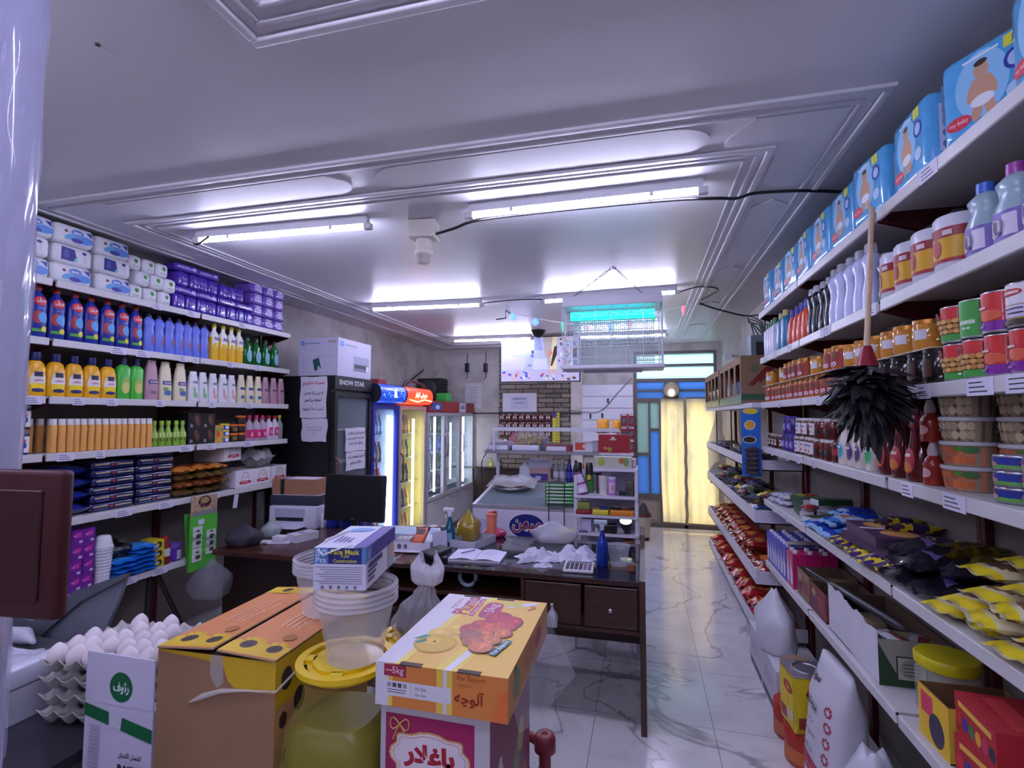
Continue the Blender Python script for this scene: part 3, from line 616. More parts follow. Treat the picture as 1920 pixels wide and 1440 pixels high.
def roll_pack():
 t = thing('toilet_roll_pack', '', 'toilet paper'); b = MB(); b.box(-.044, .044, -.09, .09, 0, .092, ROLLW, bev=.03, seg=3); b.build('wrapping', t)
 b = MB(); F = fM((-.044, -.0905, 0), (1, 0, 0), (0, 0, 1)); b.poly(F, [(.03, .055), (.045, .04), (.06, .05), (.055, .068), (.036, .07)], pr(90, 160, 90)); b.poly(F, [(.036, .055), (.046, .047), (.054, .053), (.05, .063), (.04, .064)], pr(60, 120, 66)); b.rect(F, .025, .065, .02, .03, pr(180, 200, 185)); b.build('printed_label', t)
 return t
p = roll_pack()
for r in range(3):
 row(p, [(-3.08 - (.03 if r == 2 else 0), 2.405 + .092 * i + U_(-.008, .008) + (.03 if r == 1 else 0), TOPS[0] + .094 * r, LZ) for i in range(3)], 'white toilet roll pack with green leaf, %s layer, {o} from the pole' % ('bottom', 'middle', 'top')[r], 'toilet rolls with green leaf', jit=.12)
def tissue(wd, h, c, stripes):
 t = thing('tissue_pack', '', 'tissue pack'); b = MB(); b.box(-wd / 2, wd / 2, -.1, .1, 0, h, foil(*c), bev=min(h, wd) * .3, seg=3); b.build('wrapping', t)
 b = MB(); F = fM((-wd / 2, -.1006, 0), (1, 0, 0), (0, 0, 1)); lt_ = pr(190, 176, 226)
 if stripes == 1: b.rect(F, wd * .08, wd * .7, h * .42, h * .5, pr(225, 220, 240)); b.rect(F, wd * .1, wd * .6, h * .62, h * .68, lt_); b.rect(F, wd * .72, wd * .88, h * .35, h * .7, lt_)
 elif stripes == 2: b.ell(F, wd * .5, h * .5, wd * .3, h * .28, lt_); b.rect(F, wd * .2, wd * .8, h * .82, h * .9, pr(210, 200, 236)); b.text(F, 'flora', wd * .5, h * .5, h * .22, pr(90, 60, 170), w=wd * .45)
 else: b.text(F, 'flora', wd * .5, h * .55, h * .2, pr(170, 150, 220), w=wd * .6)
 b.build('printed_label', t); return t
PUR = (72, 44, 158)
p0, p1, p2 = tissue(.084, .108, PUR, 0), tissue(.17, .05, PUR, 1), tissue(.124, .09, (112, 84, 178), 2)
row(p0, [(-3.09, 2.70 + .0875 * i, TOPS[0], LZ) for i in range(8)], 'purple tissue pack of the bottom layer, {o} from the leaf rolls', 'purple tissue packs', jit=.1)
row(p1, [(-3.09, 2.745 + .173 * i, TOPS[0] + .109, LZ) for i in range(4)], 'flat purple tissue pack with white line, {o} from the leaf rolls', 'flat purple tissue packs', jit=.03)
row(p0, [(-3.1, 2.72 + .086 * i, TOPS[0] + .16, LZ) for i in range(7)], 'purple tissue pack above the flat ones, {o} from the leaf rolls', 'purple tissue packs, third layer', jit=.25)
row(p1, [(-3.1, 2.76 + .18 * i, TOPS[0] + .27, LZ) for i in range(2)], 'flat purple tissue pack on the very top, {o} from the leaf rolls', 'flat purple tissue packs on top', jit=.15)
for r in range(4): row(p2, [(-3.09, 3.40 + .1255 * i, TOPS[0] + .091 * r, LZ) for i in range(3)], 'lilac tissue pack of layer %s from the shelf, {o} from the purple ones' % ORD[r], 'lilac tissue packs', jit=.05)
# ---------------------------------------------------------------- tier 5: pasta, snacks, white boxes
def pasta():
 t = thing('pasta_pack', '', 'pasta pack'); b = MB(); b.box(-.126, .126, -.1, .1, 0, .047, foil(24, 28, 78), bev=.018, seg=3); b.build('wrapping', t)
 b = MB(); F = fM((-.126, -.1006, 0), (1, 0, 0), (0, 0, 1)); b.rect(F, .02, .1, .024, .031, pr(196, 180, 136)); b.rect(F, .14, .236, .02, .027, pr(196, 180, 136)); b.ell(F, .12, .024, .012, .007, pr(160, 40, 70)); b.rect(F, .03, .1, .010, .014, pr(90, 100, 170)); b.build('printed_label', t)
 return t
p = pasta()
row(p, [(-3.1, 2.322 + U_(-.006, .006), TOPS[4] + .0475 * i, LZ) for i in range(6)], 'navy pasta pack lying {o} from the bottom of the shorter stack', 'navy pasta packs, shorter stack', jit=.05)
row(p, [(-3.1, 2.585 + U_(-.006, .006), TOPS[4] + .0475 * i, LZ) for i in range(7)], 'navy pasta pack lying {o} from the bottom of the taller stack', 'navy pasta packs, taller stack', jit=.05)
def navy_mf(u, v, top): return foil(206, 176, 120) if top and .3 < u < .7 and .3 < v < .55 else foil(24, 36, 110)
t = MB().pouch(.2, .26, .07, None, 3, mf=navy_mf).build('pasta_bag'); tag(t, 'x', 'pasta bag')
row(t, [(-3.09, 2.08, TOPS[4] + .068 * i, -.2 + .15 * i) for i in range(4)], 'puffy navy pasta bag, {o} from the bottom of the loose pile', 'puffy navy pasta bags', jit=.1)
row(t, [(-3.1, 1.84, TOPS[4] + .068 * i, .1) for i in range(3)], 'puffy navy pasta bag, {o} from the bottom beside the pole', 'puffy navy pasta bags by the pole', jit=.2)
def nut_mf(k):
 cs = [((150, 90, 50), (120, 66, 34)), ((196, 120, 50), (170, 84, 36)), ((96, 76, 40), (66, 84, 40))][k]
 return lambda u, v, top: foil(*cs[0]) if (v < .25 or v > .8) else (foil(226, 210, 170) if .4 < u < .6 and .4 < v < .6 else foil(*cs[1]))
NB = []
for k in range(3):
 o = MB().pouch(.145, .25, .055, None, 11 + k, mf=nut_mf(k)).build('snack_bag'); tag(o, 'x', 'snack bag'); NB.append(o)
for r in range(4):
 row(NB[(2, 0, 2, 1)[r]], [(-3.08 + U_(-.02, .02), 2.79 + .145 * i + U_(-.01, .01), TOPS[4] + .05 * r, LZ) for i in range(3)], 'brown snack bag of layer %s from the shelf, {o} from the pasta stacks' % ORD[r], 'brown snack bags', jit=.15)
def emblem(b, F, w, h):
 c = pr(190, 40, 56)
 b.ell(F, w * .55, h * .52, h * .3, h * .36, c); b.ell(F, w * .55, h * .52, h * .27, h * .325, pr(226, 224, 230)); b.rect(F, w * .55 - h * .38, w * .55 + h * .38, h * .2, h * .36, c)
 b.poly(F, [(w * .55 - h * .38, h * .36), (w * .55 - h * .5, h * .3), (w * .55 - h * .38, h * .16)], c); b.poly(F, [(w * .55 + h * .38, h * .36), (w * .55 + h * .38, h * .16), (w * .55 + h * .5, h * .3)], c)
 b.text(F, fa('کیک'), w * .55, h * .6, h * .22, pr(190, 70, 80)); b.rect(F, w * .55 - h * .25, w * .55 + h * .25, h * .26, h * .3, pr(230, 200, 205))
def openbox(name, w_, d_, h, out, inn, th=.004, dec=None, front=1.0):
 """open-topped carton, front at local -y"""
 b = MB(); b.box(-w_ / 2, w_ / 2, -d_ / 2, d_ / 2, 0, th, inn)
 b.box(-w_ / 2, w_ / 2, -d_ / 2, -d_ / 2 + th, 0, h * front, [inn, inn, out, out, inn, out]); b.box(-w_ / 2, w_ / 2, d_ / 2 - th, d_ / 2, 0, h, [inn, inn, inn, out, out, out])
 b.box(-w_ / 2, -w_ / 2 + th, -d_ / 2 + th, d_ / 2 - th, 0, h, [inn, inn, inn, inn, inn, out]); b.box(w_ / 2 - th, w_ / 2, -d_ / 2 + th, d_ / 2 - th, 0, h, [inn, inn, inn, out, inn, inn])
 if dec: dec(b, fM((-w_ / 2, -d_ / 2, 0), (1, 0, 0), (0, 0, 1)), w_, h * front)
 return b
WC = card(222, 220, 226)
o = openbox('b', .182, .25, .13, WC, card(206, 200, 196), dec=emblem).build('cake_box'); tag(o, 'x', 'box')
row(o, [(-3.085, y, TOPS[4], LZ) for y in (3.285, 3.475, 3.665)], 'open white box with red ribbon emblem, {o} from the brown snack bags', 'white boxes with red emblem', jit=.03)
dup(o, (-3.13, 3.20, TOPS[4] + .205), LZ + .1, 'white emblem box set on top of the brown snack bags', 'white boxes with red emblem')
b = MB(); b.pouch(.2, .3, .14, film(215, 212, 215, .55), 5, crimp=.2, rg=.3, nx=16, ny=16); o = b.build('plastic_bag'); tag(o, 'crumpled clear plastic bag lying on the white emblem boxes', 'plastic bag'); o.location = (-3.09, 3.56, TOPS[4] + .131); o.rotation_euler.z = .3
b = MB(); b.box(-.02, .02, -.001, .001, -.1, .0, PAPER); o = b.build('paper_slip'); tag(o, 'torn white paper slip hanging from the shelf edge by the white boxes', 'paper'); o.location = (XFL + .004, 3.2, TOPS[4] - .04); o.rotation_euler = (.0, .15, LZ)
# ---------------------------------------------------------------- tier 6
def d_pur(b, F, w, h): b.rect(F, .005, w - .005, h * .1, h * .35, pr(96, 40, 130)); b.poly(F, [(w * .2, h * .5), (w * .75, h * .55), (w * .8, h * .85), (w * .3, h * .8)], pr(190, 60, 150)); b.rect(F, w * .1, w * .4, h * .62, h * .68, pr(220, 150, 200)); b.rect(F, w * .6, w * .9, h * .15, h * .3, pr(210, 190, 220))
o = carton('c', .06, .16, .082, mat((110, 38, 140), .35, var=.1), d_pur).build('henna_box'); tag(o, 'x', 'box')
for c in range(2): row(o, [(-3.05, 2.118 + c * .061, TOPS[5] + .0825 * i, LZ) for i in range(4)], 'purple carton, {o} from the bottom of the stack %s' % ('nearer the pole', 'beside the white cups')[c], 'purple cartons by the white cups', jit=.04)
t = thing('cup_stack', 'tall white stack of nested foam cups beside the purple cartons', 'cup', (-2.99, 2.27, TOPS[5]))
FO = mat((222, 222, 232), .55, var=.02)
b = MB(); b.loft([(0, .036, .036), (.2, .046, .046), (.206, .05, .05), (.212, .046, .046)], FO, n=24)
for k in range(9): b.loft([(.05 + .018 * k, .0395 + .0009 * k, .0395 + .0009 * k), (.053 + .018 * k, .042 + .0009 * k, .042 + .0009 * k), (.056 + .018 * k, .0395 + .0009 * k, .0395 + .0009 * k)], FO, n=24, cap=(False, False))
b.build('cup_wall', t); MB().loft([(.212, .046, .046), (.25, .038, .038), (.262, .034, .034), (.268, .026, .026)], FO, n=24).build('cup_top', t)
o = MB().pouch(.15, .2, .03, None, 8, mf=lambda u, v, top: foil(60, 150, 230) if .2 < v < .8 else foil(30, 110, 205)).build('wipes_pack'); tag(o, 'x', 'pack')
for c in range(2): row(o, [(-3.03, 2.385 + c * .13, TOPS[5] + .027 * i, LZ) for i in range(4 + 2 * c)], 'sky blue plastic pack, {o} from the bottom of the %s pile' % ('smaller', 'larger')[c], 'sky blue packs', jit=.25)
b = MB(); b.pouch(.16, .2, .09, mat((16, 16, 20), .3, var=.1), 21, crimp=.25, rg=.35, nx=14, ny=14); o = b.build('plastic_bag'); tag(o, 'crumpled black plastic bag lying on the sky blue packs', 'plastic bag'); o.location = (-3.06, 2.36, TOPS[5] + .115)
def d_yel(b, F, w, h): b.ell(F, w * .5, h * .5, w * .3, h * .35, pr(60, 60, 40)); b.rect(F, w * .1, w * .5, h * .3, h * .6, pr(236, 226, 120))
o = carton('c', .066, .12, .056, mat((206, 190, 40), .4), d_yel).build('tape_box'); tag(o, 'x', 'box'); row(o, [(-3.02, 2.6, TOPS[5] + .0565 * i, LZ) for i in range(3)], 'yellow carton, {o} from the bottom, beside the red bottle', 'yellow cartons by the red bottle', jit=.08)
p = bottle('syrup_bottle', 'clear bottle of red syrup with red cap and white label', 'bottle', sec(.15, .027, .027, (0, .92), (.04, 1), (.75, 1), (.92, .5), (1, .45)), mat((130, 40, 44), .12, var=.1), [(.15, .014, .014), (.176, .014, .014)], pl(190, 30, 36), [(1.0, .05, .1, pr(214, 206, 210), None)]); p.location = (-2.99, 2.665, TOPS[5]); p.rotation_euler.z = LZ
t = thing('hair_mask_pot', 'round purple pot with white label beside the red syrup bottle', 'pot', (-3.02, 2.745, TOPS[5]), LZ)
tin('b', .05, .085, pr(84, 40, 160), None, [(fr_ - .2, fr_ + .8, .01, .07, pr(206, 200, 220), None)]).build('body', t); MB().loft([(.085, .052, .052), (.108, .052, .052)], pl(120, 90, 180), n=22).build('lid', t)
def d_gr(b, F, w, h): b.rect(F, .012, w - .012, .02, h - .02, pr(70, 110, 80)); b.ell(F, w * .5, h * .4, w * .3, h * .2, pr(190, 196, 190))
o = carton('c', .1, .02, .16, card(120, 130, 110), d_gr).build('picture_card'); tag(o, 'green picture card standing at the back behind the yellow cartons', 'card'); o.location = (-3.23, 2.55, TOPS[5]); o.rotation_euler = (-.12, 0, LZ)
# green display board with cards, hung on the shelf edge
t = thing('display_board', 'green hanging display board with small product cards', 'display board', (-2.915, 2.88, .56), LZ - .05)
GRN = card(76, 176, 54); F = fM((0, -.008, 0), (1, 0, 0), (0, 0, 1))
MB().box(-.105, .105, -.006, .0, .0, .36, GRN).build('board', t); b = MB(); b.box(-.105, .105, -.001, .001, 0, .38, card(70, 160, 50), T(-.0, .006, 0) @ RX(-.12)); b.build('back_stand', t)
b = MB(); b.box(-.1, .1, -.006, .002, .36, .49, card(176, 150, 120)); F2 = fM((0, -.0065, .36), (1, 0, 0), (0, 0, 1)); b.ell(F2, 0, .09, .05, .04, pr(60, 24, 22)); b.ell(F2, 0, .1, .034, .022, pr(150, 140, 90)); b.rect(F2, -.095, .095, .0, .03, pr(120, 130, 130))
for q in range(18): b.ell(F2, U_(-.09, .09), U_(.03, .12), .009, .006, pr(150, 116, 84), n=8, rot=U_(0, 3))
b.build('header_card', t)
b = MB(); b.rect(fM((0, -.007, 0), (1, 0, 0), (0, 0, 1)), -.045, .0, .30, .335, PAPER); b.build('price_note', t)
for q, (x, z) in enumerate(((-.05, .2), (.055, .18), (-.05, .155), (.055, .135), (-.05, .06), (.055, .09))):
 b = MB(); b.box(x - .034, x + .034, -.012 - .002 * (q % 2), -.0065, z, z + (.09 if q in (0, 4) else .07), pr(208, 214, 206)); Fc = fM((x, -.0145, z), (1, 0, 0), (0, 0, 1)); b.ell(Fc, .004, .03, .02, .013, pr(66, 76, 60)); b.rect(Fc, -.012, .012, .058, .067, INK); b.build('hanging_card', t)
# trestle and clutter under the lowest shelf
TD = mat((34, 30, 30), .4); t = thing('shelf_trestle', 'dark steel trestle legs holding up the lowest soap shelf', 'trestle')
for a, c, r in (((-3.0, 2.2, 0), (-3.0, 2.2, .6), .022), ((-3.0, 2.62, .6), (-2.97, 2.9, 0), .015), ((-3.0, 2.58, .6), (-3.0, 2.56, 0), .018)): MB().tube([a, c], r, TD).build('leg', t)
t = thing('basin', 'yellow plastic basin on the floor under the lowest shelf', 'basin', (-3.06, 2.40, 0)); MB().loft([(.0, .1, .1), (.26, .14, .14), (.262, .15, .15), (.255, .138, .138), (.02, .095, .095)], pl(206, 186, 40), n=28, cap=(True, True)).build('body', t)
# ================================================================ shelving on the aisle's other wall
XFR = .78
RR = -pi / 2
def rrow(proto, ys, tier, d, fmt, group, jit=.06, x=.80, dz=0, start=0):
 return row(proto, [(x + d / 2 + U_(-.005, .005), y, TOPS[tier] + dz, RR) for y in ys], fmt, group, jit=jit, start=start)
def lin(a, b, n): return [a + (b - a) * i / max(1, n - 1) for i in range(n)]
shelf_unit(2.87, 3.78, XFR, XR, -1, TOPS, 'white steel shelf unit beside the carton shelves, jam jars and milk', tags=lt([], [(3.6, .05), (3.35, .06), (3.05, .07)], [(3.7, .04), (3.3, .04)], [(3.5, .06), (3.3, .05), (3.15, .05), (2.95, .06)], [(3.5, .05), (3.2, .05)], []))
shelf_unit(1.96, 2.87, XFR, XR, -1, TOPS, 'white steel shelf unit behind the black feather duster', tags=lt([], [(2.02, .09), (2.45, .07), (2.52, .05)], [(2.6, .06), (2.05, .08)], [(2.7, .04)], [], []))
shelf_unit(1.05, 1.96, XFR, XR, -1, TOPS[:6], 'white steel shelf unit with food cans, tuna and yellow biscuits', tags=lt([(1.62, .09)], [], [(1.70, .07), (1.45, .1), (1.30, .12)], [(1.82, .07), (1.58, .1)], [], []))
# base boards with a white lip close to the floor
for i, (a, c) in enumerate(((1.05, 1.96), (1.96, 2.87), (2.87, 3.78))):
 b = MB(); b.box(.86, XR - .07, a + .02, c - .02, .09, .1, BOARD); b.box(.83, .86, a + .01, c - .01, 0, .11, LIP); o = b.build('shelf_plinth'); tag(o, 'white shelf plinth on the floor under the ' + ['yellow biscuit shelves', 'torn white box', 'milk cartons'][i], 'shelf plinth', 'shelf plinths')
# ---------------------------------------------------------------- tier 1: nappies
SKIN = pr(196, 150, 122, .6)
t = thing('diaper_pack', '', 'diapers'); b = MB(); b.box(-.112, .112, -.07, .07, 0, .235, foil(84, 168, 222), bev=.03, seg=3); b.build('wrapping', t)
b = MB(); F = fM((-.112, -.0705, 0), (1, 0, 0), (0, 0, 1)); Fs = fM((.1125, -.07, 0), (0, 1, 0), (0, 0, 1)); Fs2 = fM((-.1125, .07, 0), (0, -1, 0), (0, 0, 1))
b.ell(F, .1, .13, .06, .085, pr(140, 196, 232)); b.ell(F, .1, .165, .017, .021, SKIN); b.ell(F, .1, .185, .015, .008, pr(60, 44, 40)); b.ell(F, .1, .115, .024, .035, SKIN); b.ell(F, .078, .12, .009, .03, SKIN, rot=-.3); b.ell(F, .122, .12, .009, .03, SKIN, rot=.3); b.ell(F, .088, .066, .012, .026, SKIN, rot=-.2); b.ell(F, .116, .066, .012, .026, SKIN, rot=.2); b.ell(F, .1, .088, .026, .015, pr(230, 232, 238))
b.ell(F, .172, .15, .024, .026, pr(40, 60, 150)); b.ell(F, .172, .15, .016, .018, pr(170, 200, 235)); b.poly(F, [(.15, .185), (.185, .185), (.185, .215), (.15, .215)], pr(222, 220, 70)); b.text(F, 'J', .167, .2, .02, pr(90, 110, 60))
b.ell(F, .045, .055, .03, .018, pr(206, 60, 76)); b.text(F, 'my baby', .045, .055, .014, pr(240, 225, 230), w=.044); b.ell(F, .17, .075, .02, .02, pr(180, 210, 236)); b.rect(F, .06, .14, .2, .206, pr(220, 232, 244))
b.build('printed_front', t)
b = MB()
for G in (Fs, Fs2):
 b.rect(G, .03, .075, .05, .19, pr(196, 202, 224))
 for q in range(4): b.ell(G, .046, .07 + .033 * q, .009, .011, pr(110, 110, 140)); b.ell(G, .064, .07 + .033 * q, .006, .008, pr(150, 150, 180))
 b.rect(G, .09, .1, .02, .22, pr(200, 206, 226)); b.rect(G, .106, .128, .08, .19, pr(170, 186, 214)); b.rect(G, .109, .125, .15, .18, pr(120, 96, 150))
b.build('printed_side', t)
rrow(t, [3.60, 3.34, 3.08, 2.83, 2.58, 2.33, 2.06, 1.77], 0, .14, 'light blue baby diaper pack on the top shelf, {o} from the doorway end', 'light blue diaper packs', jit=.1)
dup(t, (.90, 1.50, TOPS[0] + .0), RR + .5, 'light blue diaper pack turned to show its side, after the front-facing row', 'light blue diaper packs')
dup(t, (.87, 1.23, TOPS[0] + .0), RR - .15, 'light blue diaper pack at the camera end of the top shelf', 'light blue diaper packs')
# ---------------------------------------------------------------- tier 2: bleach, cleaners, tubs
p = bottle('bleach_bottle', '', 'bottle', sec(.195, .036, .03, (0, .95), (.03, 1), (.88, .98), (.94, .7), (1, .4)), pl(212, 212, 232), [(.194, .017, .017), (.2, .018, .018), (.232, .016, .016)], pl(16, 96, 50), e=.7)
rrow(p, lin(3.735, 3.515, 4), 1, .06, 'white bleach bottle with green cap, {o} from the doorway end', 'white bleach bottles')
p = bottle('bleach_bottle', '', 'bottle', sec(.2, .052, .034, (0, .95), (.03, 1), (.4, .97), (.6, .86), (.85, .95), (.93, .8), (1, .4)), pl(52, 122, 164), [(.199, .019, .019), (.236, .018, .018)], pl(190, 176, 110), e=.75)
rrow(p, [3.405, 3.285], 1, .068, 'teal bleach bottle with cream cap, {o} after the white ones', 'teal bleach bottles')
p = bottle('cleaner_bottle', '', 'bottle', sec(.165, .043, .032, (0, .92), (.04, 1), (.4, 1), (.8, .8), (.95, .5), (1, .42)), pl(206, 74, 44), [(.164, .016, .016), (.21, .015, .015)], pl(40, 44, 150), e=.8)
rrow(p, lin(3.165, 2.885, 4), 1, .064, 'orange cleaner bottle with blue cap, {o} after the teal ones', 'orange cleaner bottles')
CLC = film(210, 214, 225, .5)
WAVY = ((0, .95), (.03, 1), (.3, 1), (.55, .72), (.72, .74), (.86, 1), (.95, .8), (1, .5))
p = bottle('shampoo_bottle', '', 'bottle', sec(.205, .038, .03, *WAVY), pl(22, 22, 28, .25), [(.204, .02, .02), (.23, .02, .02), (.236, .018, .018)], CLC, e=.85)
rrow(p, lin(2.79, 2.565, 4), 1, .06, 'black curvy shampoo bottle with clear cap, {o} after the orange ones', 'black curvy bottles')
p = bottle('shampoo_bottle', '', 'bottle', sec(.215, .04, .03, *WAVY), pl(186, 192, 228, .28), [(.214, .021, .021), (.24, .021, .021), (.247, .018, .018)], CLC, e=.85)
rrow(p, lin(2.48, 2.13, 5), 1, .06, 'pale lavender curvy shampoo bottle, {o} after the black ones', 'pale lavender curvy bottles')
p = bottle('shampoo_bottle', 'dark teal curvy bottle beside the feather duster stick', 'bottle', sec(.16, .036, .03, *WAVY), pl(40, 66, 76, .25), [(.16, .018, .018), (.185, .018, .018)], CLC); p.location = (.85, 2.055, TOPS[1]); p.rotation_euler.z = RR
t = thing('glue_tub', '', 'tub'); GW = pl(214, 214, 226)
secs = [(0, .05, .05), (.006, .056, .056), (.15, .056, .056), (.158, .05, .05)]; b = MB(); b.loft(secs, GW, n=28); b.build('body', t)
b = MB(); full = lambda z0, z1, m, k: b.wrap(secs, -pi, pi * .999, z0, z1, m, off=.0006 + .0005 * k, n=28, nz=1, e=1)
full(.03, .12, pr(206, 156, 30), 0); full(.095, .122, pr(140, 20, 40), 1); full(.026, .036, pr(150, 24, 36), 2)
for a in (-1.2, .2, 1.6, 3.0): b.wrap(secs, fr_ + a - .5, fr_ + a + .0, .04, .095, pr(160, 40, 36), off=.0022, n=6, nz=6, shape='o', e=1); b.wrap(secs, fr_ + a + .1, fr_ + a + .5, .1, .114, pr(210, 200, 200), off=.0024, n=4, nz=1, e=1)
b.build('label', t); MB().loft([(.158, .02, .02), (.172, .02, .02), (.178, .012, .012)], pl(24, 24, 28), n=16).build('cap', t)
rrow(t, [1.975, 1.865, 1.755, 1.64], 1, .11, 'white tub with red and yellow label, {o} after the lavender bottles', 'red and yellow label tubs', jit=.3)
p = bottle('toilet_cleaner_jug', '', 'bottle', sec(.165, .046, .04, (0, .95), (.03, 1), (.5, 1), (.68, .72), (.78, .74), (.9, .86), (.97, .6), (1, .48)), pl(150, 176, 186, .25), [(.164, .019, .019), (.192, .018, .018)], pl(50, 100, 190), [(1.3, .012, .078, pr(110, 90, 170), None), (.35, .02, .07, pr(210, 206, 226), None, .5), (.5, .02, .065, pr(190, 170, 180), 'o', -.3)], texts=[('U', .042, .034, pr(50, 40, 110), .026)])
rrow(p, [1.505], 1, .085, 'pale aqua cleaner jug with blue cap at the white tubs', 'aqua cleaner jugs')
p2 = bottle('toilet_cleaner_jug', '', 'bottle', sec(.165, .046, .04, (0, .95), (.03, 1), (.5, 1), (.68, .72), (.78, .74), (.9, .86), (.97, .6), (1, .48)), pl(150, 176, 186, .25), [(.164, .019, .019), (.192, .018, .018)], pl(150, 60, 150), [(1.3, .012, .078, pr(110, 90, 170), None), (.35, .02, .07, pr(210, 206, 226), None, .5), (.5, .02, .065, pr(190, 170, 180), 'o', -.3)], texts=[('U', .042, .034, pr(50, 40, 110), .026)])
rrow(p2, [1.40, 1.295, 1.19], 1, .085, 'pale aqua cleaner jug with purple cap, {o} after the blue capped one', 'aqua cleaner jugs, purple caps')
# ---------------------------------------------------------------- tier 3: jam jars and food cans
def jar(name, r, h, glass, lidc, marks, ng=20):
 t = thing(name, '', 'jar'); b = MB(); secs = [(0, r * .94, r * .94), (.006, r, r), (h * .8, r, r), (h * .88, r * .9, r * .9)]; b.loft(secs, glass, n=ng); b.build('body', t)
 b = MB()
 for k, (a, hw, z0, z1, m, shp) in enumerate(marks): b.wrap(secs, fr_ + a - hw, fr_ + a + hw, z0, z1, m, off=.0008 + .0004 * k, n=8, nz=8 if shp else 1, shape=shp, e=1)
 b.build('label', t); MB().loft([(h * .86, r * .96, r * .96), (h, r * .96, r * .96)], lidc, n=ng).build('lid', t); return t
AMB, AMB2 = mat((164, 92, 40), .1, var=.25, scale=30), mat((190, 130, 50), .1, var=.2, scale=30); DK = mat((30, 22, 22), .12, var=.1)
WHT = pr(226, 220, 226); RED = pr(150, 44, 44); LIDG = mat((176, 120, 50), .3, metal=.6, var=0)
jm = [(0, 1.3, .012, .075, RED, None), (-.3, .4, .045, .08, pr(150, 110, 60), 'o'), (.5, .3, .04, .075, pr(120, 70, 40), 'o'), (-.55, .2, .014, .034, WHT, 'o'), (-.1, .2, .014, .034, WHT, 'o'), (.4, .25, .014, .034, WHT, 'o'), (.4, .12, .02, .028, RED, 'o'), (-.1, .1, .02, .028, RED, 'o')]
pj = jar('jam_jar', .041, .103, AMB, LIDG, jm); pj2 = jar('jam_jar', .041, .09, AMB2, LIDG, [(.6, .4, .03, .06, pr(206, 206, 216), None)]); pj3 = jar('jam_jar', .043, .1, DK, mat((40, 34, 30), .3, metal=.5), [(0, .6, .02, .07, pr(60, 26, 20), None)])
rrow(pj, lin(3.735, 2.46, 16), 2, .082, 'red label jam jar of the lower rank, {o} from the doorway end', 'red label jam jars, lower rank')
def slab(name, lab, x0, x1, y0, y1, z, cat='cardboard', c=(196, 180, 160), t_=.004): o = tag(MB().box(x0, x1, y0, y1, z, z + t_, card(*c)).build(name), lab, cat, 'cardboard sheets'); return o
Z3 = TOPS[2] + .104
slab('cardboard_sheet', 'cardboard sheet lying on the red label jam jars', .792, .99, 2.42, 3.78, Z3)
rrow(pj, lin(3.26, 2.98, 4), 2, .082, 'red label jam jar of the upper rank, {o} from the doorway end', 'red label jam jars, upper rank', dz=.109)
rrow(pj2, [3.68, 3.37, 2.78], 2, .08, 'amber jam jar standing on the cardboard sheet, {o} from the doorway end', 'amber jam jars on the sheet', dz=.109)
rrow(pj, [2.58, 2.485], 2, .082, 'red label jam jar on the cardboard sheet behind the duster, {o} one', 'red label jam jars by the duster', dz=.109)
slab('cardboard_sheet', 'cardboard sheet on the dark jars beside the food cans', .80, .99, 1.70, 2.40, Z3 - .002)
rrow(pj3, lin(2.35, 1.73, 7), 2, .09, 'dark jar under the cardboard sheet, {o} behind the feather duster', 'dark jars near the duster')
rrow(pj2, lin(2.34, 1.80, 6), 2, .082, 'amber honey jar on the cardboard above the dark jars, {o} from the doorway end', 'amber honey jars', dz=.107)
METAL = mat((170, 168, 172), .3, metal=.9, var=0)
def foodcan(a, c, bands, r=.041, h=.103):
 t = thing('food_can', '', 'can'); secs = [(0, r, r), (h, r, r)]; b = MB(); b.loft([(0, r * .97, r * .97), (.003, r * 1.02, r * 1.02), (.006, r, r), (h - .006, r, r), (h - .003, r * 1.02, r * 1.02), (h - .002, r * .95, r * .95)], METAL, n=26); b.build('body', t)
 b = MB()
 for k, (an, hw, z0, z1, m, shp) in enumerate(bands): b.wrap(secs, fr_ + an - hw, fr_ + an + hw, z0 * h, z1 * h, m, off=.0007 + .0004 * k, n=16 if hw > 1 else 8, nz=8 if shp else 1, shape=shp, e=1)
 b.build('label', t); return t
GR, PU, RD = pr(60, 150, 60), pr(116, 30, 140), pr(196, 44, 44)
BN = pr(176, 130, 66); BN2 = pr(150, 96, 50)
def beans(n, c1, c2, rr): return [(rr.uniform(-.8, .8), .13, .22 + .22 * rr.random(), .36 + .22 * rr.random(), (c1, c2)[q % 2], 'o') for q in range(n)]
rb = RND(3)
cgn = foodcan(0, 0, [(0, 3.1, .06, .94, RD, None), (0, 3.1, .06, .24, GR, None), (0, 1.0, .24, .56, BN2, None)] + [(a, .15, z, z + .13, BN if (q % 2) else pr(206, 160, 90), 'o') for q, (a, z) in enumerate([(x * .3 - .9, .24 + .13 * (y_) + .0 * x) for y_ in range(3) for x in range(7)])] + [(-.75, .26, .64, .88, pr(236, 226, 230), 'o'), (-.75, .16, .7, .8, RD, 'o'), (-.2, .25, .13, .17, pr(210, 230, 210), None)])
cpu = foodcan(0, 0, [(0, 3.1, .06, .94, RD, None), (0, 3.1, .06, .28, PU, None), (.2, .8, .28, .56, pr(206, 90, 60), 'o'), (-.6, .3, .28, .42, pr(80, 84, 70), 'o'), (-.6, .3, .26, .34, pr(220, 210, 220), 'o'), (-.75, .28, .62, .88, pr(236, 226, 230), 'o'), (-.75, .17, .69, .8, RD, 'o'), (-.1, .3, .58, .63, pr(235, 200, 200), None), (-.4, .4, .14, .19, pr(170, 110, 190), None)])
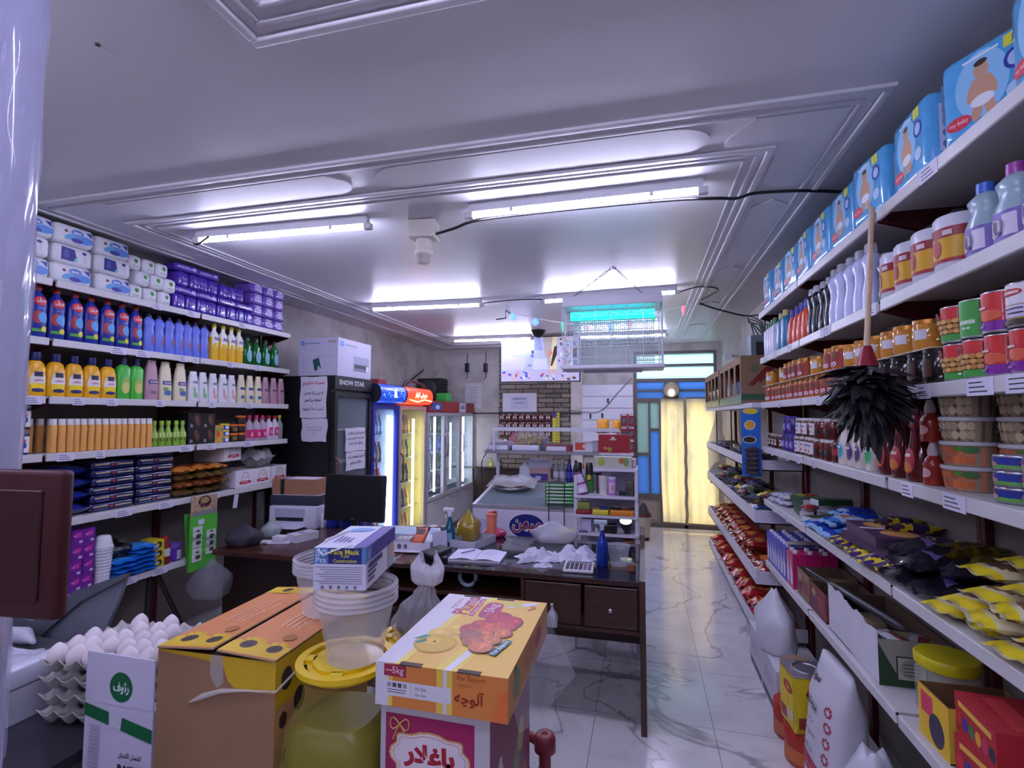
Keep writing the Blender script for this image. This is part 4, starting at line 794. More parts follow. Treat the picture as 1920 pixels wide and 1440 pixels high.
cgb = foodcan(0, 0, [(0, 3.1, .06, .94, RD, None), (.25, 1.0, .06, .94, GR, None), (.3, .5, .36, .46, pr(190, 214, 190), None), (.15, .13, .22, .3, pr(170, 206, 170), 'o'), (.45, .13, .22, .3, pr(170, 206, 170), 'o'), (-.9, .3, .2, .5, BN, 'o')])
cwh = foodcan(0, 0, [(0, 3.1, .06, .94, pr(186, 160, 90), None), (0, 1.3, .5, .94, pr(226, 222, 228), None), (0, 1.4, .22, .48, pr(200, 196, 226), None), (0, .7, .68, .86, pr(170, 40, 44), 'o'), (0, .55, .735, .8, pr(220, 180, 180), None), (.2, .5, .4, .425, INK, None), (.3, .4, .3, .325, INK, None), (0, 1.3, .06, .18, pr(60, 50, 40), None)])
ZC1, ZC2 = TOPS[2], TOPS[2] + .104
def can_at(p, y, z, lab, g): return row(p, [(.80 + .043, y, z, RR)], lab, g, jit=.0)
for i, y in enumerate((1.63, 1.543)): can_at(cgn, y, ZC1, 'green and red chickpea can of the bottom layer, %s from the dark jars' % ORD[i], 'chickpea cans')
for i, y in enumerate((1.456, 1.369, 1.282, 1.195)): can_at(cpu, y, ZC1, 'purple and red bean can of the bottom layer, %s from the chickpea cans' % ORD[i], 'bean cans')
can_at(cgn, 1.635, ZC2, 'green and red chickpea can on the upper layer above the first chickpea can', 'chickpea cans')
can_at(cgb, 1.548, ZC2, 'chickpea can on the upper layer turned to its green back label', 'chickpea cans')
can_at(cpu, 1.460, ZC2, 'purple and red bean can of the upper layer beside the green label', 'bean cans')
can_at(cwh, 1.372, ZC2, 'gold and white can with a red oval on the upper layer', 'cans with red oval'); can_at(cwh, 1.285, ZC2, 'gold and white can with a red oval, second on the upper layer', 'cans with red oval')
# ---------------------------------------------------------------- tier 4
jS = [jar('spread_jar', .034, .09, mat((60, 30, 22), .12, var=.1), mat((190, 180, 170), .3, metal=.6), [(0, .7, .02, .055, pr(200, 190, 180), None), (.2, .3, .03, .05, pr(60, 70, 60), 'o')]),
  jar('spread_jar', .034, .1, mat((60, 40, 110), .2), pl(70, 60, 150), [(0, .7, .02, .06, pr(110, 100, 190), None), (0, .3, .03, .05, pr(200, 190, 220), None)]),
  jar('spread_jar', .034, .095, mat((80, 50, 36), .15), pl(206, 200, 200), [(0, 1.0, .012, .07, pr(212, 206, 216), None), (-.1, .5, .02, .035, pr(190, 90, 70), 'o'), (.2, .4, .05, .058, pr(120, 120, 140), None)]),
  jar('honey_jar', .036, .094, mat((90, 30, 22), .1, var=.1), pl(200, 196, 196), [(0, .8, .015, .045, pr(26, 20, 22), None), (-.3, .3, .03, .05, pr(216, 210, 210), 'o')])]
rrow(jS[0], lin(3.72, 3.43, 4), 3, .07, 'dark jar with pale label, {o} from the blue hanging strip', 'dark spread jars')
rrow(jS[1], lin(3.34, 3.17, 3), 3, .07, 'purple label jar, {o} after the dark spread jars', 'purple label jars')
rrow(jS[2], lin(3.07, 2.84, 4), 3, .07, 'white label jar of the lower rank, {o} after the purple jars', 'white label jars, lower rank')
rrow(jS[2], lin(3.05, 2.84, 3), 3, .07, 'white label jar of the upper rank, {o} after the purple jars', 'white label jars, upper rank', dz=.0965)
rrow(jS[1], lin(3.3, 3.2, 2), 3, .07, 'purple label jar of the upper rank, {o} one', 'purple label jars, upper rank', dz=.1015)
rrow(jS[3], lin(2.76, 2.6, 3), 3, .074, 'reddish honey jar of the lower rank, {o} after the white labels', 'honey jars, lower rank')
rrow(jS[3], lin(2.74, 2.62, 2), 3, .074, 'reddish honey jar of the upper rank, {o} after the white labels', 'honey jars, upper rank', dz=.0955)
p = bottle('sauce_bottle', 'brown pickle sauce bottle with dark cap beside the pale dressings', 'bottle', sec(.125, .036, .036, (0, .95), (.04, 1), (.65, 1), (.85, .55), (1, .36)), mat((74, 24, 20), .1), [(.125, .015, .015), (.15, .015, .015)], pl(40, 36, 36), [(1, .03, .06, pr(150, 40, 40), None)]); p.location = (.84, 2.52, TOPS[3]); p.rotation_euler.z = RR
def dressing(c, capc, lab, body=(216, 206, 196)):
 return bottle('dressing_bottle', '', 'bottle', sec(.165, .035, .03, (0, .93), (.04, 1), (.45, 1), (.68, .7), (.85, .5), (1, .44)), pl(*body, .2), [(.163, .0165, .0165), (.2, .0155, .0155)], pl(*capc), [(.75, .02, .095, pr(*[min(255, v + 40) for v in c]), 'o'), (.55, .03, .085, pr(*c), 'o'), (.3, .068, .076, pr(226, 220, 230), None)])
for nm, cap, c, y in (('turquoise', (70, 170, 186), (80, 150, 170), 2.44), ('purple', (96, 26, 104), (70, 50, 100), 2.35), ('green', (20, 110, 60), (50, 160, 90), 2.17)):
 rrow(dressing(c, cap, ''), [y, 2.26] if nm == 'purple' else [y], 3, .06, 'pale salad dressing bottle with %s cap' % nm + (', {o} from the turquoise one' if nm == 'purple' else ''), 'salad dressing bottles')
p = bottle('ketchup_bottle', '', 'bottle', sec(.165, .045, .036, (0, .93), (.04, 1), (.4, 1), (.7, .7), (.9, .58), (1, .56)), mat((86, 18, 20), .1, var=.05), [(.163, .026, .024), (.2, .025, .023), (.204, .02, .02), (.206, .006, .006), (.224, .004, .004)], pl(116, 16, 24), [(.75, .02, .105, pr(170, 40, 56), 'o'), (.5, .025, .06, pr(200, 110, 50), 'o'), (.35, .075, .085, pr(225, 190, 190), None)])
rrow(p, [2.07, 1.965, 1.86], 3, .075, 'dark red ketchup bottle, {o} after the pale dressings', 'ketchup bottles')
p = bottle('honey_bottle', '', 'bottle', sec(.085, .026, .026, (0, .95), (.05, 1), (.5, .9), (.7, 1), (.9, .7), (1, .5)), mat((130, 40, 30), .12), [(.085, .013, .013), (.1, .014, .014), (.125, .007, .007)], pl(190, 170, 170), [(.9, .02, .05, pr(200, 150, 150), 'o')])
rrow(p, [1.775], 3, .06, 'small squeeze bottle with pale nozzle between ketchup and tubs', 'small squeeze bottles'); dup(p, (.832, 1.785, TOPS[3] + .126), RR, 'small squeeze bottle perched on top of the other one', 'small squeeze bottles')
def tub(c1, c2, leaf):
 t = thing('pickle_tub', '', 'tub'); r = .064; secs = [(0, r * .9, r * .9), (.058, r, r)]; b = MB(); b.loft(secs, mat((150, 130, 110), .2, var=.2), n=28); b.build('body', t); b = MB()
 wr = lambda a, hw, z0, z1, m, s, k: b.wrap(secs, fr_ + a - hw, fr_ + a + hw, z0, z1, m, off=.0006 + .0004 * k, n=12, nz=8 if s else 1, shape=s, e=1)
 wr(0, 2.6, .002, .055, pr(*c2), None, 0)
 for q in range(14): wr(-.35 + .28 * (q % 7), .14, .006 + .024 * (q // 7), .03 + .024 * (q // 7), pr(*[max(0, min(255, int(v * (1 - .06 * (q % 4))))) for v in c1]), 'o', 1 + q % 3)
 if leaf: wr(1.3, .3, .035, .055, pr(60, 110, 50), 'o', 5); wr(.9, .15, .04, .055, pr(80, 130, 50), 'o', 6)
 wr(-1.0, .45, .002, .054, pr(26, 24, 28), None, 5); wr(-.95, .3, .002, .054, pr(200, 190, 170), 'o', 4); b.text(fM((-.042, -.0535, .036), (.75, -.66, 0), (0, 0, 1)), 'Z', 0, 0, .018, pr(235, 235, 235), bold=.03)
 b.build('label', t); MB().loft([(.056, r * 1.05, r * 1.05), (.062, r * 1.07, r * 1.07), (.066, r * 1.05, r * 1.05)], film(216, 216, 222, .75), n=28).build('lid', t); return t
tc_, tm_ = tub((210, 110, 60), (196, 120, 80), True), tub((196, 176, 140), (96, 80, 66), False)
for c, y in enumerate((1.68, 1.535)):
 for i in range(4 if c == 0 else 2):
  z = TOPS[3] + .0665 * (i if c == 0 else i + 2)
  if c == 0: row(tc_ if i < 2 else tm_, [(.875, y, z, RR - .25)], '%s tub, %s from the bottom of the stack by the ketchup' % (('carrot pickle', 'mushroom pickle')[i // 2], ORD[i]), 'pickle tubs', jit=.05)
for i in range(4): row(tc_ if i < 2 else tm_, [(.93, 1.53, TOPS[3] + .0665 * i, RR - .2)], '%s tub, %s from the bottom of the stack behind the tuna' % (('carrot pickle', 'mushroom pickle')[i // 2], ORD[i]), 'pickle tubs behind tuna', jit=.05)
t = thing('tuna_can', '', 'can'); secs = [(0, .045, .045), (.037, .045, .045)]; b = MB(); b.loft([(0, .043, .043), (.003, .046, .046), (.006, .045, .045), (.031, .045, .045), (.034, .046, .046), (.037, .043, .043)], METAL, n=26); b.build('body', t); b = MB()
wr = lambda a, hw, z0, z1, m, s, k: b.wrap(secs, fr_ + a - hw, fr_ + a + hw, z0, z1, m, off=.0006 + .0004 * k, n=20 if hw > 1 else 8, nz=6 if s else 1, shape=s, e=1)
wr(0, 3.1, .006, .031, pr(34, 50, 140), None, 0); wr(0, 3.1, .006, .014, pr(96, 160, 70), None, 1); wr(-.4, .3, .02, .029, pr(200, 190, 196), None, 2); wr(-.4, .27, .0215, .0275, pr(176, 50, 60), None, 3); wr(-.1, .28, .009, .021, pr(170, 140, 140), 'o', 3); b.text(fM((-.0195, -.0442, .0245), (.92, -.39, 0), (0, 0, 1)), fa('بیک'), 0, 0, .006, pr(235, 225, 230), bold=.02); b.build('label', t)
for c, (x, y) in enumerate(((.848, 1.45), (.848, 1.352), (.90, 1.27))):
 for i in range((3, 3, 5)[c]): row(t, [(x, y, TOPS[3] + .0375 * i, RR)], 'blue and green tuna can, %s from the bottom of the %s' % (ORD[i], ('stack at the pickle tubs', 'stack between the other two', 'tallest stack')[c]), 'tuna cans', jit=.1)
# ---------------------------------------------------------------- tier 5: biscuits and snack packs
Z5 = TOPS[4]
def bagproto(name, w_, d_, t_, seed, f, cat, **k):
 o = MB().pouch(w_, d_, t_, None, seed, mf=f, **k).build(name); return tag(o, 'x', cat)
def pile(proto, spots, fmt, group):
 """spots: (x, y, z, rz[, rx, ry])"""
 out = []
 for i, sp in enumerate(spots):
  o = proto if not proto.get('placed') else proto.copy()
  if o is not proto: COL.objects.link(o)
  for ch in (proto.children if o is not proto else ()):
   c = ch.copy(); COL.objects.link(c); c.parent = o
  o['placed'] = 1; o.location = sp[:3]; o.rotation_euler = (sp[4] if len(sp) > 4 else 0, sp[5] if len(sp) > 5 else 0, sp[3]); o['label'] = fmt.format(o=ORD[i]); o['group'] = group; out.append(o)
 return out
YEL, CLR, CHOC = foil(226, 206, 36), foil(216, 208, 170), foil(126, 88, 70)
def cookie_mf(u, v, top):
 if v < .08 or v > .92: return CLR
 if v < .18 or v > .84 or (v > .7 and u > .55): return YEL
 return CHOC if ((u - .48) / .36) ** 2 + ((v - (.33 if v < .5 else .62)) / .13) ** 2 < 1 else CLR
ck = bagproto('biscuit_pack', .13, .21, .04, 31, cookie_mf, 'biscuit pack', nx=14, ny=18)
pile(ck, [(.87, 1.70, Z5 + .003, -1.35), (.90, 1.56, Z5 + .003, -1.7), (.87, 1.42, Z5 + .003, -1.45), (.89, 1.28, Z5 + .003, -1.6), (.88, 1.63, Z5 + .044, -1.2), (.86, 1.48, Z5 + .044, -1.8), (.89, 1.34, Z5 + .044, -1.5), (.90, 1.56, Z5 + .085, -1.3), (.88, 1.42, Z5 + .085, -1.9), (.91, 1.28, Z5 + .085, -1.6), (.93, 1.62, Z5 + .126, -1.5), (.93, 1.47, Z5 + .126, -1.2), (.95, 1.33, Z5 + .126, -1.7), (.98, 1.55, Z5 + .167, -1.5), (.97, 1.4, Z5 + .167, -1.3)], 'yellow biscuit pack with clear window, {o} counted up the pile', 'yellow biscuit packs')
BLK = foil(24, 22, 34)
bkm = lambda u, v, top: foil(90, 76, 130) if top and abs(u - .5) < .3 and .42 < v < .55 else BLK
bk = bagproto('snack_bag', .15, .2, .055, 41, bkm, 'snack bag', rg=.25, nx=14, ny=14)
pile(bk, [(.87, 1.98, Z5 + .003, -1.4), (.88, 1.84, Z5 + .003, -1.7), (.98, 1.95, Z5 + .003, .3), (.87, 1.92, Z5 + .06, -1.2), (.96, 1.84, Z5 + .06, -1.8), (.9, 1.99, Z5 + .085, -1.6)], 'shiny black snack bag, {o} counted up the pile by the biscuits', 'shiny black snack bags')
pbm = lambda u, v, top: YEL if (int(u * 9) * 7 + int(v * 11) * 3) % 5 in (0, 3) else foil(70, 44, 96)
pb = bagproto('sweet_bag', .12, .18, .045, 51, pbm, 'sweets bag', rg=.25, nx=12, ny=14)
pile(pb, [(.85, 2.46, Z5 + .003, -1.5), (.86, 2.36, Z5 + .003, -1.3), (.85, 2.26, Z5 + .003, -1.7), (.84, 2.15, Z5 + .003, -1.5), (.86, 2.07, Z5 + .003, -1.4)], 'purple bag of yellow sweets along the shelf edge, {o} from the doorway end', 'purple and yellow sweets bags')
pile(pb, [(1.0, 2.42, Z5 + .05, -1.5, 0, -.6), (1.0, 2.3, Z5 + .05, -1.6, 0, -.6), (1.0, 2.18, Z5 + .05, -1.5, 0, -.6), (.97, 2.36, Z5 + .1, -1.4, 0, -.5), (.97, 2.24, Z5 + .1, -1.6, 0, -.5), (.98, 2.1, Z5 + .08, -1.7, 0, -.5)], 'purple and yellow sweets bag leaning at the back, {o} from the doorway end', 'leaning sweets bags')
def d_cho(b, F, w, h): b.ell(F, w * .27, h * .5, w * .2, h * .32, pr(206, 150, 80)); b.ell(F, w * .27, h * .5, w * .1, h * .18, pr(236, 200, 150)); b.rect(F, w * .44, w * .52, .0, h, pr(214, 214, 226)); b.ell(F, w * .75, h * .5, w * .17, h * .3, pr(206, 150, 90)); b.text(F, fa('شکلات'), w * .27, h * .5, h * .12, pr(70, 40, 60))
b = MB(); b.box(-.16, .16, -.1, .1, 0, .035, mat((76, 52, 80), .35, var=.1)); d_cho(b, fM((-.16, -.1, .035), (1, 0, 0), (0, 1, 0)), .32, .2); o = b.build('chocolate_box'); tag(o, 'flat purple chocolate box with white band lying on the sweets bags', 'box'); o.location = (.90, 2.24, Z5 + .052); o.rotation_euler = (0, -.0, -1.45)
o = dup(o, (.90, 2.245, Z5 + .089), -1.62, 'flat purple chocolate box on top of the other purple one', None)
bl = bagproto('wafer_pack', .09, .17, .035, 61, lambda u, v, t: foil(30, 60, 170) if .15 < v < .85 else foil(150, 190, 230), 'wafer pack', rg=.2)
bl2 = bagproto('wafer_pack', .09, .17, .035, 63, lambda u, v, t: (foil(206, 120, 80) if abs(u - .5) < .25 and abs(v - .5) < .2 else foil(170, 190, 220)) if .2 < v < .8 else foil(60, 120, 200), 'wafer pack', rg=.2)
pile(bl, [(.85, 2.80, Z5 + .003, -1.4), (.86, 2.70, Z5 + .003, -1.7), (.85, 2.60, Z5 + .003, -1.5), (.86, 2.52, Z5 + .003, -1.5), (.98, 2.75, Z5 + .003, -1.4), (.97, 2.62, Z5 + .003, -1.6), (.88, 2.74, Z5 + .04, -1.2), (.9, 2.63, Z5 + .04, -1.8), (.98, 2.7, Z5 + .04, -1.5), (.95, 2.55, Z5 + .04, -1.3), (.96, 2.68, Z5 + .077, -1.6), (.99, 2.8, Z5 + .08, -1.4), (.98, 2.9, Z5 + .05, -1.4)], 'dark blue wafer pack, {o} counted up the pile', 'dark blue wafer packs')
pile(bl2, [(.87, 2.58, Z5 + .04 + .035, -1.3), (.88, 2.49, Z5 + .04, -1.7), (.97, 2.5, Z5 + .078, -1.5), (.86, 2.88, Z5 + .003, -1.3), (.95, 2.95, Z5 + .003, -1.5)], 'pale blue wafer pack with orange picture, {o} in the blue pile', 'pale blue wafer packs')
b = MB(); b.box(-.035, .035, -.09, .09, 0, .03, mat((34, 70, 44), .4, var=.2)); b.rect(fM((-.035, -.09, 0), (1, 0, 0), (0, 0, 1)), 0, .07, 0, .03, pr(206, 206, 214)); b.rect(fM((-.035, -.09, .03), (1, 0, 0), (0, 1, 0)), .01, .06, .1, .16, pr(90, 120, 80)); o = b.build('tea_box'); tag(o, 'x', 'box')
pile(o, [(.87, 3.22 + .03 * (i % 2), Z5 + .002 + .031 * (i // 2), -.1 + .05 * i) if i % 2 == 0 else (.95, 3.2, Z5 + .002 + .031 * (i // 2), -.1) for i in range(6)] + [(.9, 3.0, Z5 + .002, -1.2), (.96, 3.06, Z5 + .033 + .05, -1.3)], 'dark green box with white end, {o} counted up the pile', 'dark green boxes')
ybg = bagproto('snack_bag', .1, .19, .03, 71, lambda u, v, t: foil(206, 50, 40) if t and u > .5 and .3 < v < .8 else foil(226, 214, 40), 'snack bag'); pile(ybg, [(.93, 3.38, Z5 + .06, -1.0)], 'yellow snack bag with red corner on the white packs', None); del ybg['group']
wbg = bagproto('snack_bag', .09, .14, .03, 73, lambda u, v, t: foil(206, 206, 216) if (int(v * 9) % 2) else foil(170, 180, 210), 'snack bag')
pile(wbg, [(.84, 3.68, Z5 + .003, -.5), (.85, 3.58, Z5 + .003, -1.2), (.86, 3.48, Z5 + .003, -.8), (.86, 3.62, Z5 + .034, -1.6), (.88, 3.5, Z5 + .034, -1.3), (.97, 3.4, Z5 + .003, -1.3), (.98, 3.3, Z5 + .03, -1.0), (.97, 3.1, Z5 + .03, -1.0), (.93, 3.4, Z5 + .034, -1.4)], 'white striped snack bag at the doorway end of the biscuit shelf, {o} in the heap', 'white striped snack bags')
rdb = bagproto('snack_bag', .07, .1, .03, 75, lambda u, v, t: foil(150, 30, 34), 'snack bag'); pile(rdb, [(.88, 3.12, Z5 + .04, -.8)], 'small red snack bag beside the dark green boxes', None); del rdb['group']
brn = bagproto('sweet_bag', .12, .2, .05, 77, lambda u, v, t: foil(80, 66, 30) if int(v * 8) % 2 else foil(110, 96, 24), 'sweets bag'); pile(brn, [(1.0, 1.98, Z5 + .09, -1.5, 0, -.5), (1.0, 1.88, Z5 + .1, -1.5, 0, -.6), (1.0, 1.78, Z5 + .1, -1.5, 0, -.6)], 'olive yellow bag leaning against the back panel, {o} from the sweets bags', 'olive yellow bags')
# ---------------------------------------------------------------- tier 6: milk and open cartons
Z6 = TOPS[5]
def milkbox(c):
 t = thing('milk_carton', '', 'carton'); b = MB(); b.box(-.032, .032, -.036, .036, 0, .19, mat(c, .3, var=.05)); b.build('body', t)
 b = MB(); F = fM((-.032, -.036, 0), (1, 0, 0), (0, 0, 1)); b.poly(F, [(.012, .02), (.05, .02), (.058, .08), (.03, .12), (.02, .16), (.012, .1)], pr(214, 214, 232)); F = fM((-.032, .036, 0), (0, -1, 0), (0, 0, 1)); b.poly(F, [(.01, .02), (.055, .02), (.064, .08), (.04, .13), (.01, .1)], pr(214, 214, 232)); F = fM((-.032, .036, .19), (0, -1, 0), (1, 0, 0)); b.ell(F, .05, .032, .011, .011, pr(*[max(0, v - 30) for v in c])); b.build('print', t)
 MB().loft([(.19, .013, .013), (.205, .013, .013)], pl(222, 222, 230), n=14, M=T(0, -.012, 0)).build('cap', t); return t
mk, mp_ = milkbox((46, 48, 176)), milkbox((176, 34, 96))
for i in range(7):
 for j in range(3): row(mk, [(.83 + .075 * j, 3.745 - .066 * i, Z6, RR)], 'blue milk carton, %s from the doorway end in the %s rank' % (ORD[i], ('front', 'middle', 'back')[j]), 'blue milk cartons', jit=.02)
for i in range(2):
 for j in range(3): row(mp_, [(.83 + .075 * j, 3.27 - .066 * i, Z6, RR)], 'pink milk carton, %s after the blue ones in the %s rank' % (ORD[i], ('front', 'middle', 'back')[j]), 'pink milk cartons', jit=.02)
b = MB(); b.pouch(.07, .2, .02, mat((150, 140, 136), .6, var=.2), 81, rg=.4); o = b.build('cloth'); tag(o, 'grey twisted cloth lying on the blue milk cartons', 'cloth'); o.location = (.9, 3.33, Z6 + .207); o.rotation_euler.z = 1.7
BRN, INB = card(120, 92, 70), card(92, 70, 54)
def d_br(b, F, w, h): b.rect(F, w * .1, w * .4, .02, h * .8, pr(90, 44, 70)); b.rect(F, w * .5, w * .92, h * .2, h * .7, pr(130, 50, 60)); b.ell(F, w * .25, h * .7, w * .12, h * .15, pr(170, 140, 110))
for i, (y, w_, h, c) in enumerate(((3.03, .2, .14, (140, 110, 86)), (2.80, .22, .13, (120, 60, 60)))):
 o = openbox('b', w_, .22, h, card(*c), INB, dec=d_br).build('carton_tray'); tag(o, ['open brown carton with dark print beside the pink milk', 'open reddish brown carton beside the torn white carton'][i], 'box'); o.location = (.80 + .115, y, Z6); o.rotation_euler.z = RR
b = openbox('b', .5, .226, .16, card(214, 212, 222), INB); FT = fM((-.25, -.114, .16), (1, 0, 0), (0, 0, 1)); rz_ = RND(4)
pts = [(0, -.01)] + [(.5 * k / 24, .006 + .02 * rz_.random() + .03 * (1 - k / 24)) for k in range(25)] + [(.5, -.01)]
b.add([(x - .25, -.1135, .16 + z) for x, z in pts] + [(x - .25, -.1105, .16 + z) for x, z in pts], [tuple(range(27)), tuple(reversed(range(27, 54)))], card(214, 212, 222))
G = card(206, 206, 202)
Fg = fM((.25, -.113, 0), (0, 1, 0), (0, 0, 1)); b.rect(Fg, .0, .226, .0, .16, pr(150, 148, 140, .7)); b.poly(Fg, [(0, 0), (.226, 0), (.226, .02), (.06, .035), (.03, .09), (0, .15)], pr(40, 66, 40, .7)); b.rect(Fg, .055, .15, .02, .105, pr(40, 56, 44)); b.rect(Fg, .06, .145, .025, .1, pr(176, 176, 160)); b.ell(Fg, .1025, .0625, .036, .034, pr(150, 150, 136))
for q in range(4): b.rect(Fg, .078, .127, .04 + .012 * q, .0425 + .012 * q, INK)
b.text(Fg, fa('آستانی'), .2, .125, .022, INK); o = b.build('carton_tray'); tag(o, 'long open white carton with torn rim and green ornament on its end', 'box'); o.location = (.80 + .118, 2.395, Z6); o.rotation_euler.z = RR
for q, (x, y, r) in enumerate(((.93, 2.33, .2), (.99, 2.25, -.5), (.9, 2.22, .7))):
 pk = bagproto('snack_bag', .09, .13, .025, 90 + q, lambda u, v, t: [foil(206, 206, 216), foil(150, 60, 60), foil(140, 170, 80)][int(u * 2.99) if .2 < v < .8 else 0], 'snack bag'); pk.location = (x, y, Z6 + .08 + .02 * q); pk.rotation_euler = (.2, .1, r); pk['label'] = ['white and red snack pack', 'white and green snack pack', 'topmost pale snack pack'][q] + ' lying in the torn white carton'
 s_ = MB().box(-.05, .05, -.06, .06, 0, .078 + .02 * q, card(170, 150, 120)).build('snack_box'); tag(s_, 'small carton inside the torn white carton, %s from its green end' % ORD[2 - q], 'box', 'small cartons in the torn box'); s_.location = (.885 + .09 * (q % 2), 2.21 + .125 * q, Z6 + .005)
t = thing('jar_with_yellow_lid', 'large clear plastic jar with yellow screw lid behind the red cartons', 'jar', (.94, 1.99, Z6)); r = .085
MB().loft([(0, .07, .07), (.01, r, r), (.13, r, r), (.15, r * .9, r * .9)], film(226, 226, 220, .28), n=28).build('body', t); MB().loft([(.15, r * .98, r * .98), (.155, r * 1.02, r * 1.02), (.18, r * 1.02, r * 1.02), (.186, r * .97, r * .97)], pl(206, 196, 30), n=32).build('lid', t)
MB().loft([(.004, .068, .068), (.06, .078, .078)], mat((150, 130, 90), .6), n=24).build('contents', t)
def d_rd(b, F, w, h):
 b.rect(F, .0, w, h * .0, h, pr(226, 186, 40)); b.rect(F, w * .1, w * .5, h * .5, h * .9, pr(206, 60, 90)); b.ell(F, w * .6, h * .35, w * .25, h * .3, pr(60, 50, 70))
o = openbox('b', .16, .22, .15, card(206, 176, 60), card(120, 84, 58), dec=d_rd).build('carton_tray'); tag(o, 'open yellow carton with pink print near the shelf edge by the red one', 'box'); o.location = (.80 + .115, 1.79, Z6); o.rotation_euler.z = RR
b = MB(); b.box(-.1, .1, -.105, .105, 0, .1, card(170, 36, 44)); Fr = fM((-.1, -.105, 0), (1, 0, 0), (0, 0, 1)); Ft = fM((-.1, -.105, .1), (1, 0, 0), (0, 1, 0))
for q in range(6): b.ell(Fr, .02 + .032 * q, .035, .014, .018, pr(*[(200, 40, 60), (50, 50, 150), (60, 120, 60), (220, 160, 40), (190, 40, 90), (40, 40, 60)][q]))
b.rect(Fr, .02, .18, .07, .085, pr(226, 180, 70)); b.rect(Ft, .02, .18, .05, .1, pr(210, 70, 70)); b.text(Ft, 'BARCO', .1, .17, .03, pr(230, 200, 90), w=.12, bold=.03)
o = b.build('sweet_box'); tag(o, 'red sweets carton with colourful fruit dots on the lowest shelf', 'box'); o.location = (.92, 1.60, Z6); o.rotation_euler.z = RR + .06
o = dup(o, (.92, 1.605, Z6 + .101), RR - .08, 'red sweets carton stacked on top of the other red one')
o = dup(o, (.92, 1.36, Z6), RR, 'red sweets carton at the camera end of the lowest shelf')
t = thing('umbrella', 'closed black umbrella lying across the open brown cartons', 'umbrella', (0, 0, 0)); GM = mat((60, 60, 66), .35, var=.1)
p0_, p1_ = Vector((.80, 2.93, Z6 + .175)), Vector((.90, 2.16, Z6 + .195)); MB().tube([p0_.lerp(p1_, q) for q in (.28, .35, .95, 1)], [.008, .019, .015, .006], GM, n=10).build('folded_canopy', t); MB().tube([p0_, p0_.lerp(p1_, .29)], [.012, .009], pl(20, 20, 22), n=10).build('handle', t)
# ---------------------------------------------------------------- on the floor before the shelves
def d_wb(b, F, w, h): b.rect(F, .01, w - .01, .015, .05, pr(60, 62, 80)); b.rect(F, w * .15, w * .75, .14, .15, pr(150, 150, 190)); b.rect(F, w * .15, w * .6, .11, .118, pr(170, 170, 200)); b.rect(F, w * .15, w * .7, .17, .178, pr(160, 160, 196))
o = carton('c', .34, .16, .25, card(214, 214, 224), d_wb).build('storage_box'); tag(o, 'x', 'box'); row(o, [(.745, 3.56, 0, RR), (.745, 3.21, 0, RR)], 'white carton on the floor by the shelf plinth, {o} from the doorway end', 'white cartons on the floor')
def bagmesh(w_, d_, h, m, seed, top=.35, n=22, L=14):
 rr = RND(seed); ph = [rr.uniform(0, 6.28) for _ in range(10)]; vs = []; fs = []
 for j in range(L + 1):
  v = j / L; k = (1 - (2 * v - .7) ** 2 * .35) * (1 if v < .55 else 1 - (1 - top) * ((v - .55) / .45) ** 1.3)
  for i in range(n):
   a = 2 * pi * i / n; wv = 1 + .07 * sin(3 * a + ph[0] + 4 * v) + .06 * sin(5 * a + ph[1] - 6 * v) + .05 * sin(8 * a + ph[2] + 5 * v) * (v + .3)
   c, s_ = cos(a), sin(a); vs.append((w_ / 2 * k * wv * copysign(abs(c) ** .75, c), d_ / 2 * k * wv * copysign(abs(s_) ** .75, s_), h * v * (1 + .03 * sin(3 * a + ph[3]))))
 for j in range(L):
  for i in range(n): fs.append((j * n + i, j * n + (i + 1) % n, (j + 1) * n + (i + 1) % n, (j + 1) * n + i))
 fs.append(tuple(reversed(range(n)))); fs.append(tuple(range(L * n, L * n + n)))
 return MB().add(vs, fs, m, None, True)
WBAG = mat((214, 214, 224), .3, var=.06, bump=.25, bscale=18)
o = bagmesh(.2, .3, .33, WBAG, 5).build('plastic_bag'); tag(o, 'white plastic bag resting on the floor cartons under the milk', 'plastic bag'); o.location = (.735, 3.34, .252)
t = jar('pickle_jar', .075, .2, mat((170, 44, 30), .1, var=.3, scale=40), pl(150, 120, 100), [(0, .8, .03, .1, pr(190, 50, 40), 'o'), (-.8, .25, .12, .17, pr(220, 220, 226), None)]); t['label'] = 'red pickle jar standing on the yellow oil tin'
def d_tin(b, F, w, h): b.rect(F, w * .06, w * .94, h * .1, h * .96, pr(222, 196, 30)); b.ell(F, w * .6, h * .72, w * .3, h * .1, pr(170, 40, 40)); b.text(F, 'Sch', w * .6, h * .72, h * .09, pr(235, 210, 120), bold=.03); b.rect(F, w * .1, w * .5, h * .1, h * .3, pr(150, 60, 40)); b.text(F, '5', w * .6, h * .46, h * .14, pr(200, 120, 30)); b.rect(F, w * .5, w * .9, h * .2, h * .32, pr(200, 200, 206))
tn = thing('oil_tin', 'square yellow oil tin with silver top on the floor by the sack', 'tin', (.722, 2.73, .161), RR + .12)
b = MB(); b.box(-.085, .085, -.085, .085, 0, .25, mat((206, 182, 40), .25, metal=.3), bev=.01, seg=2); d_tin(b, fM((-.085, -.0855, 0), (1, 0, 0), (0, 0, 1)), .17, .25); d_tin(b, fM((.0855, -.085, 0), (0, 1, 0), (0, 0, 1)), .17, .25); b.build('body', tn)
b = MB(); b.box(-.087, .087, -.087, .087, .247, .256, METAL, bev=.004, seg=1); b.loft([(.256, .06, .06), (.262, .06, .06), (.262, .052, .052), (.257, .05, .05)], METAL, n=28); b.build('tin_top', tn)
t.location = (.735, 2.935, .161); t['label'] = 'red pickle jar with silver lid behind the yellow oil tin'
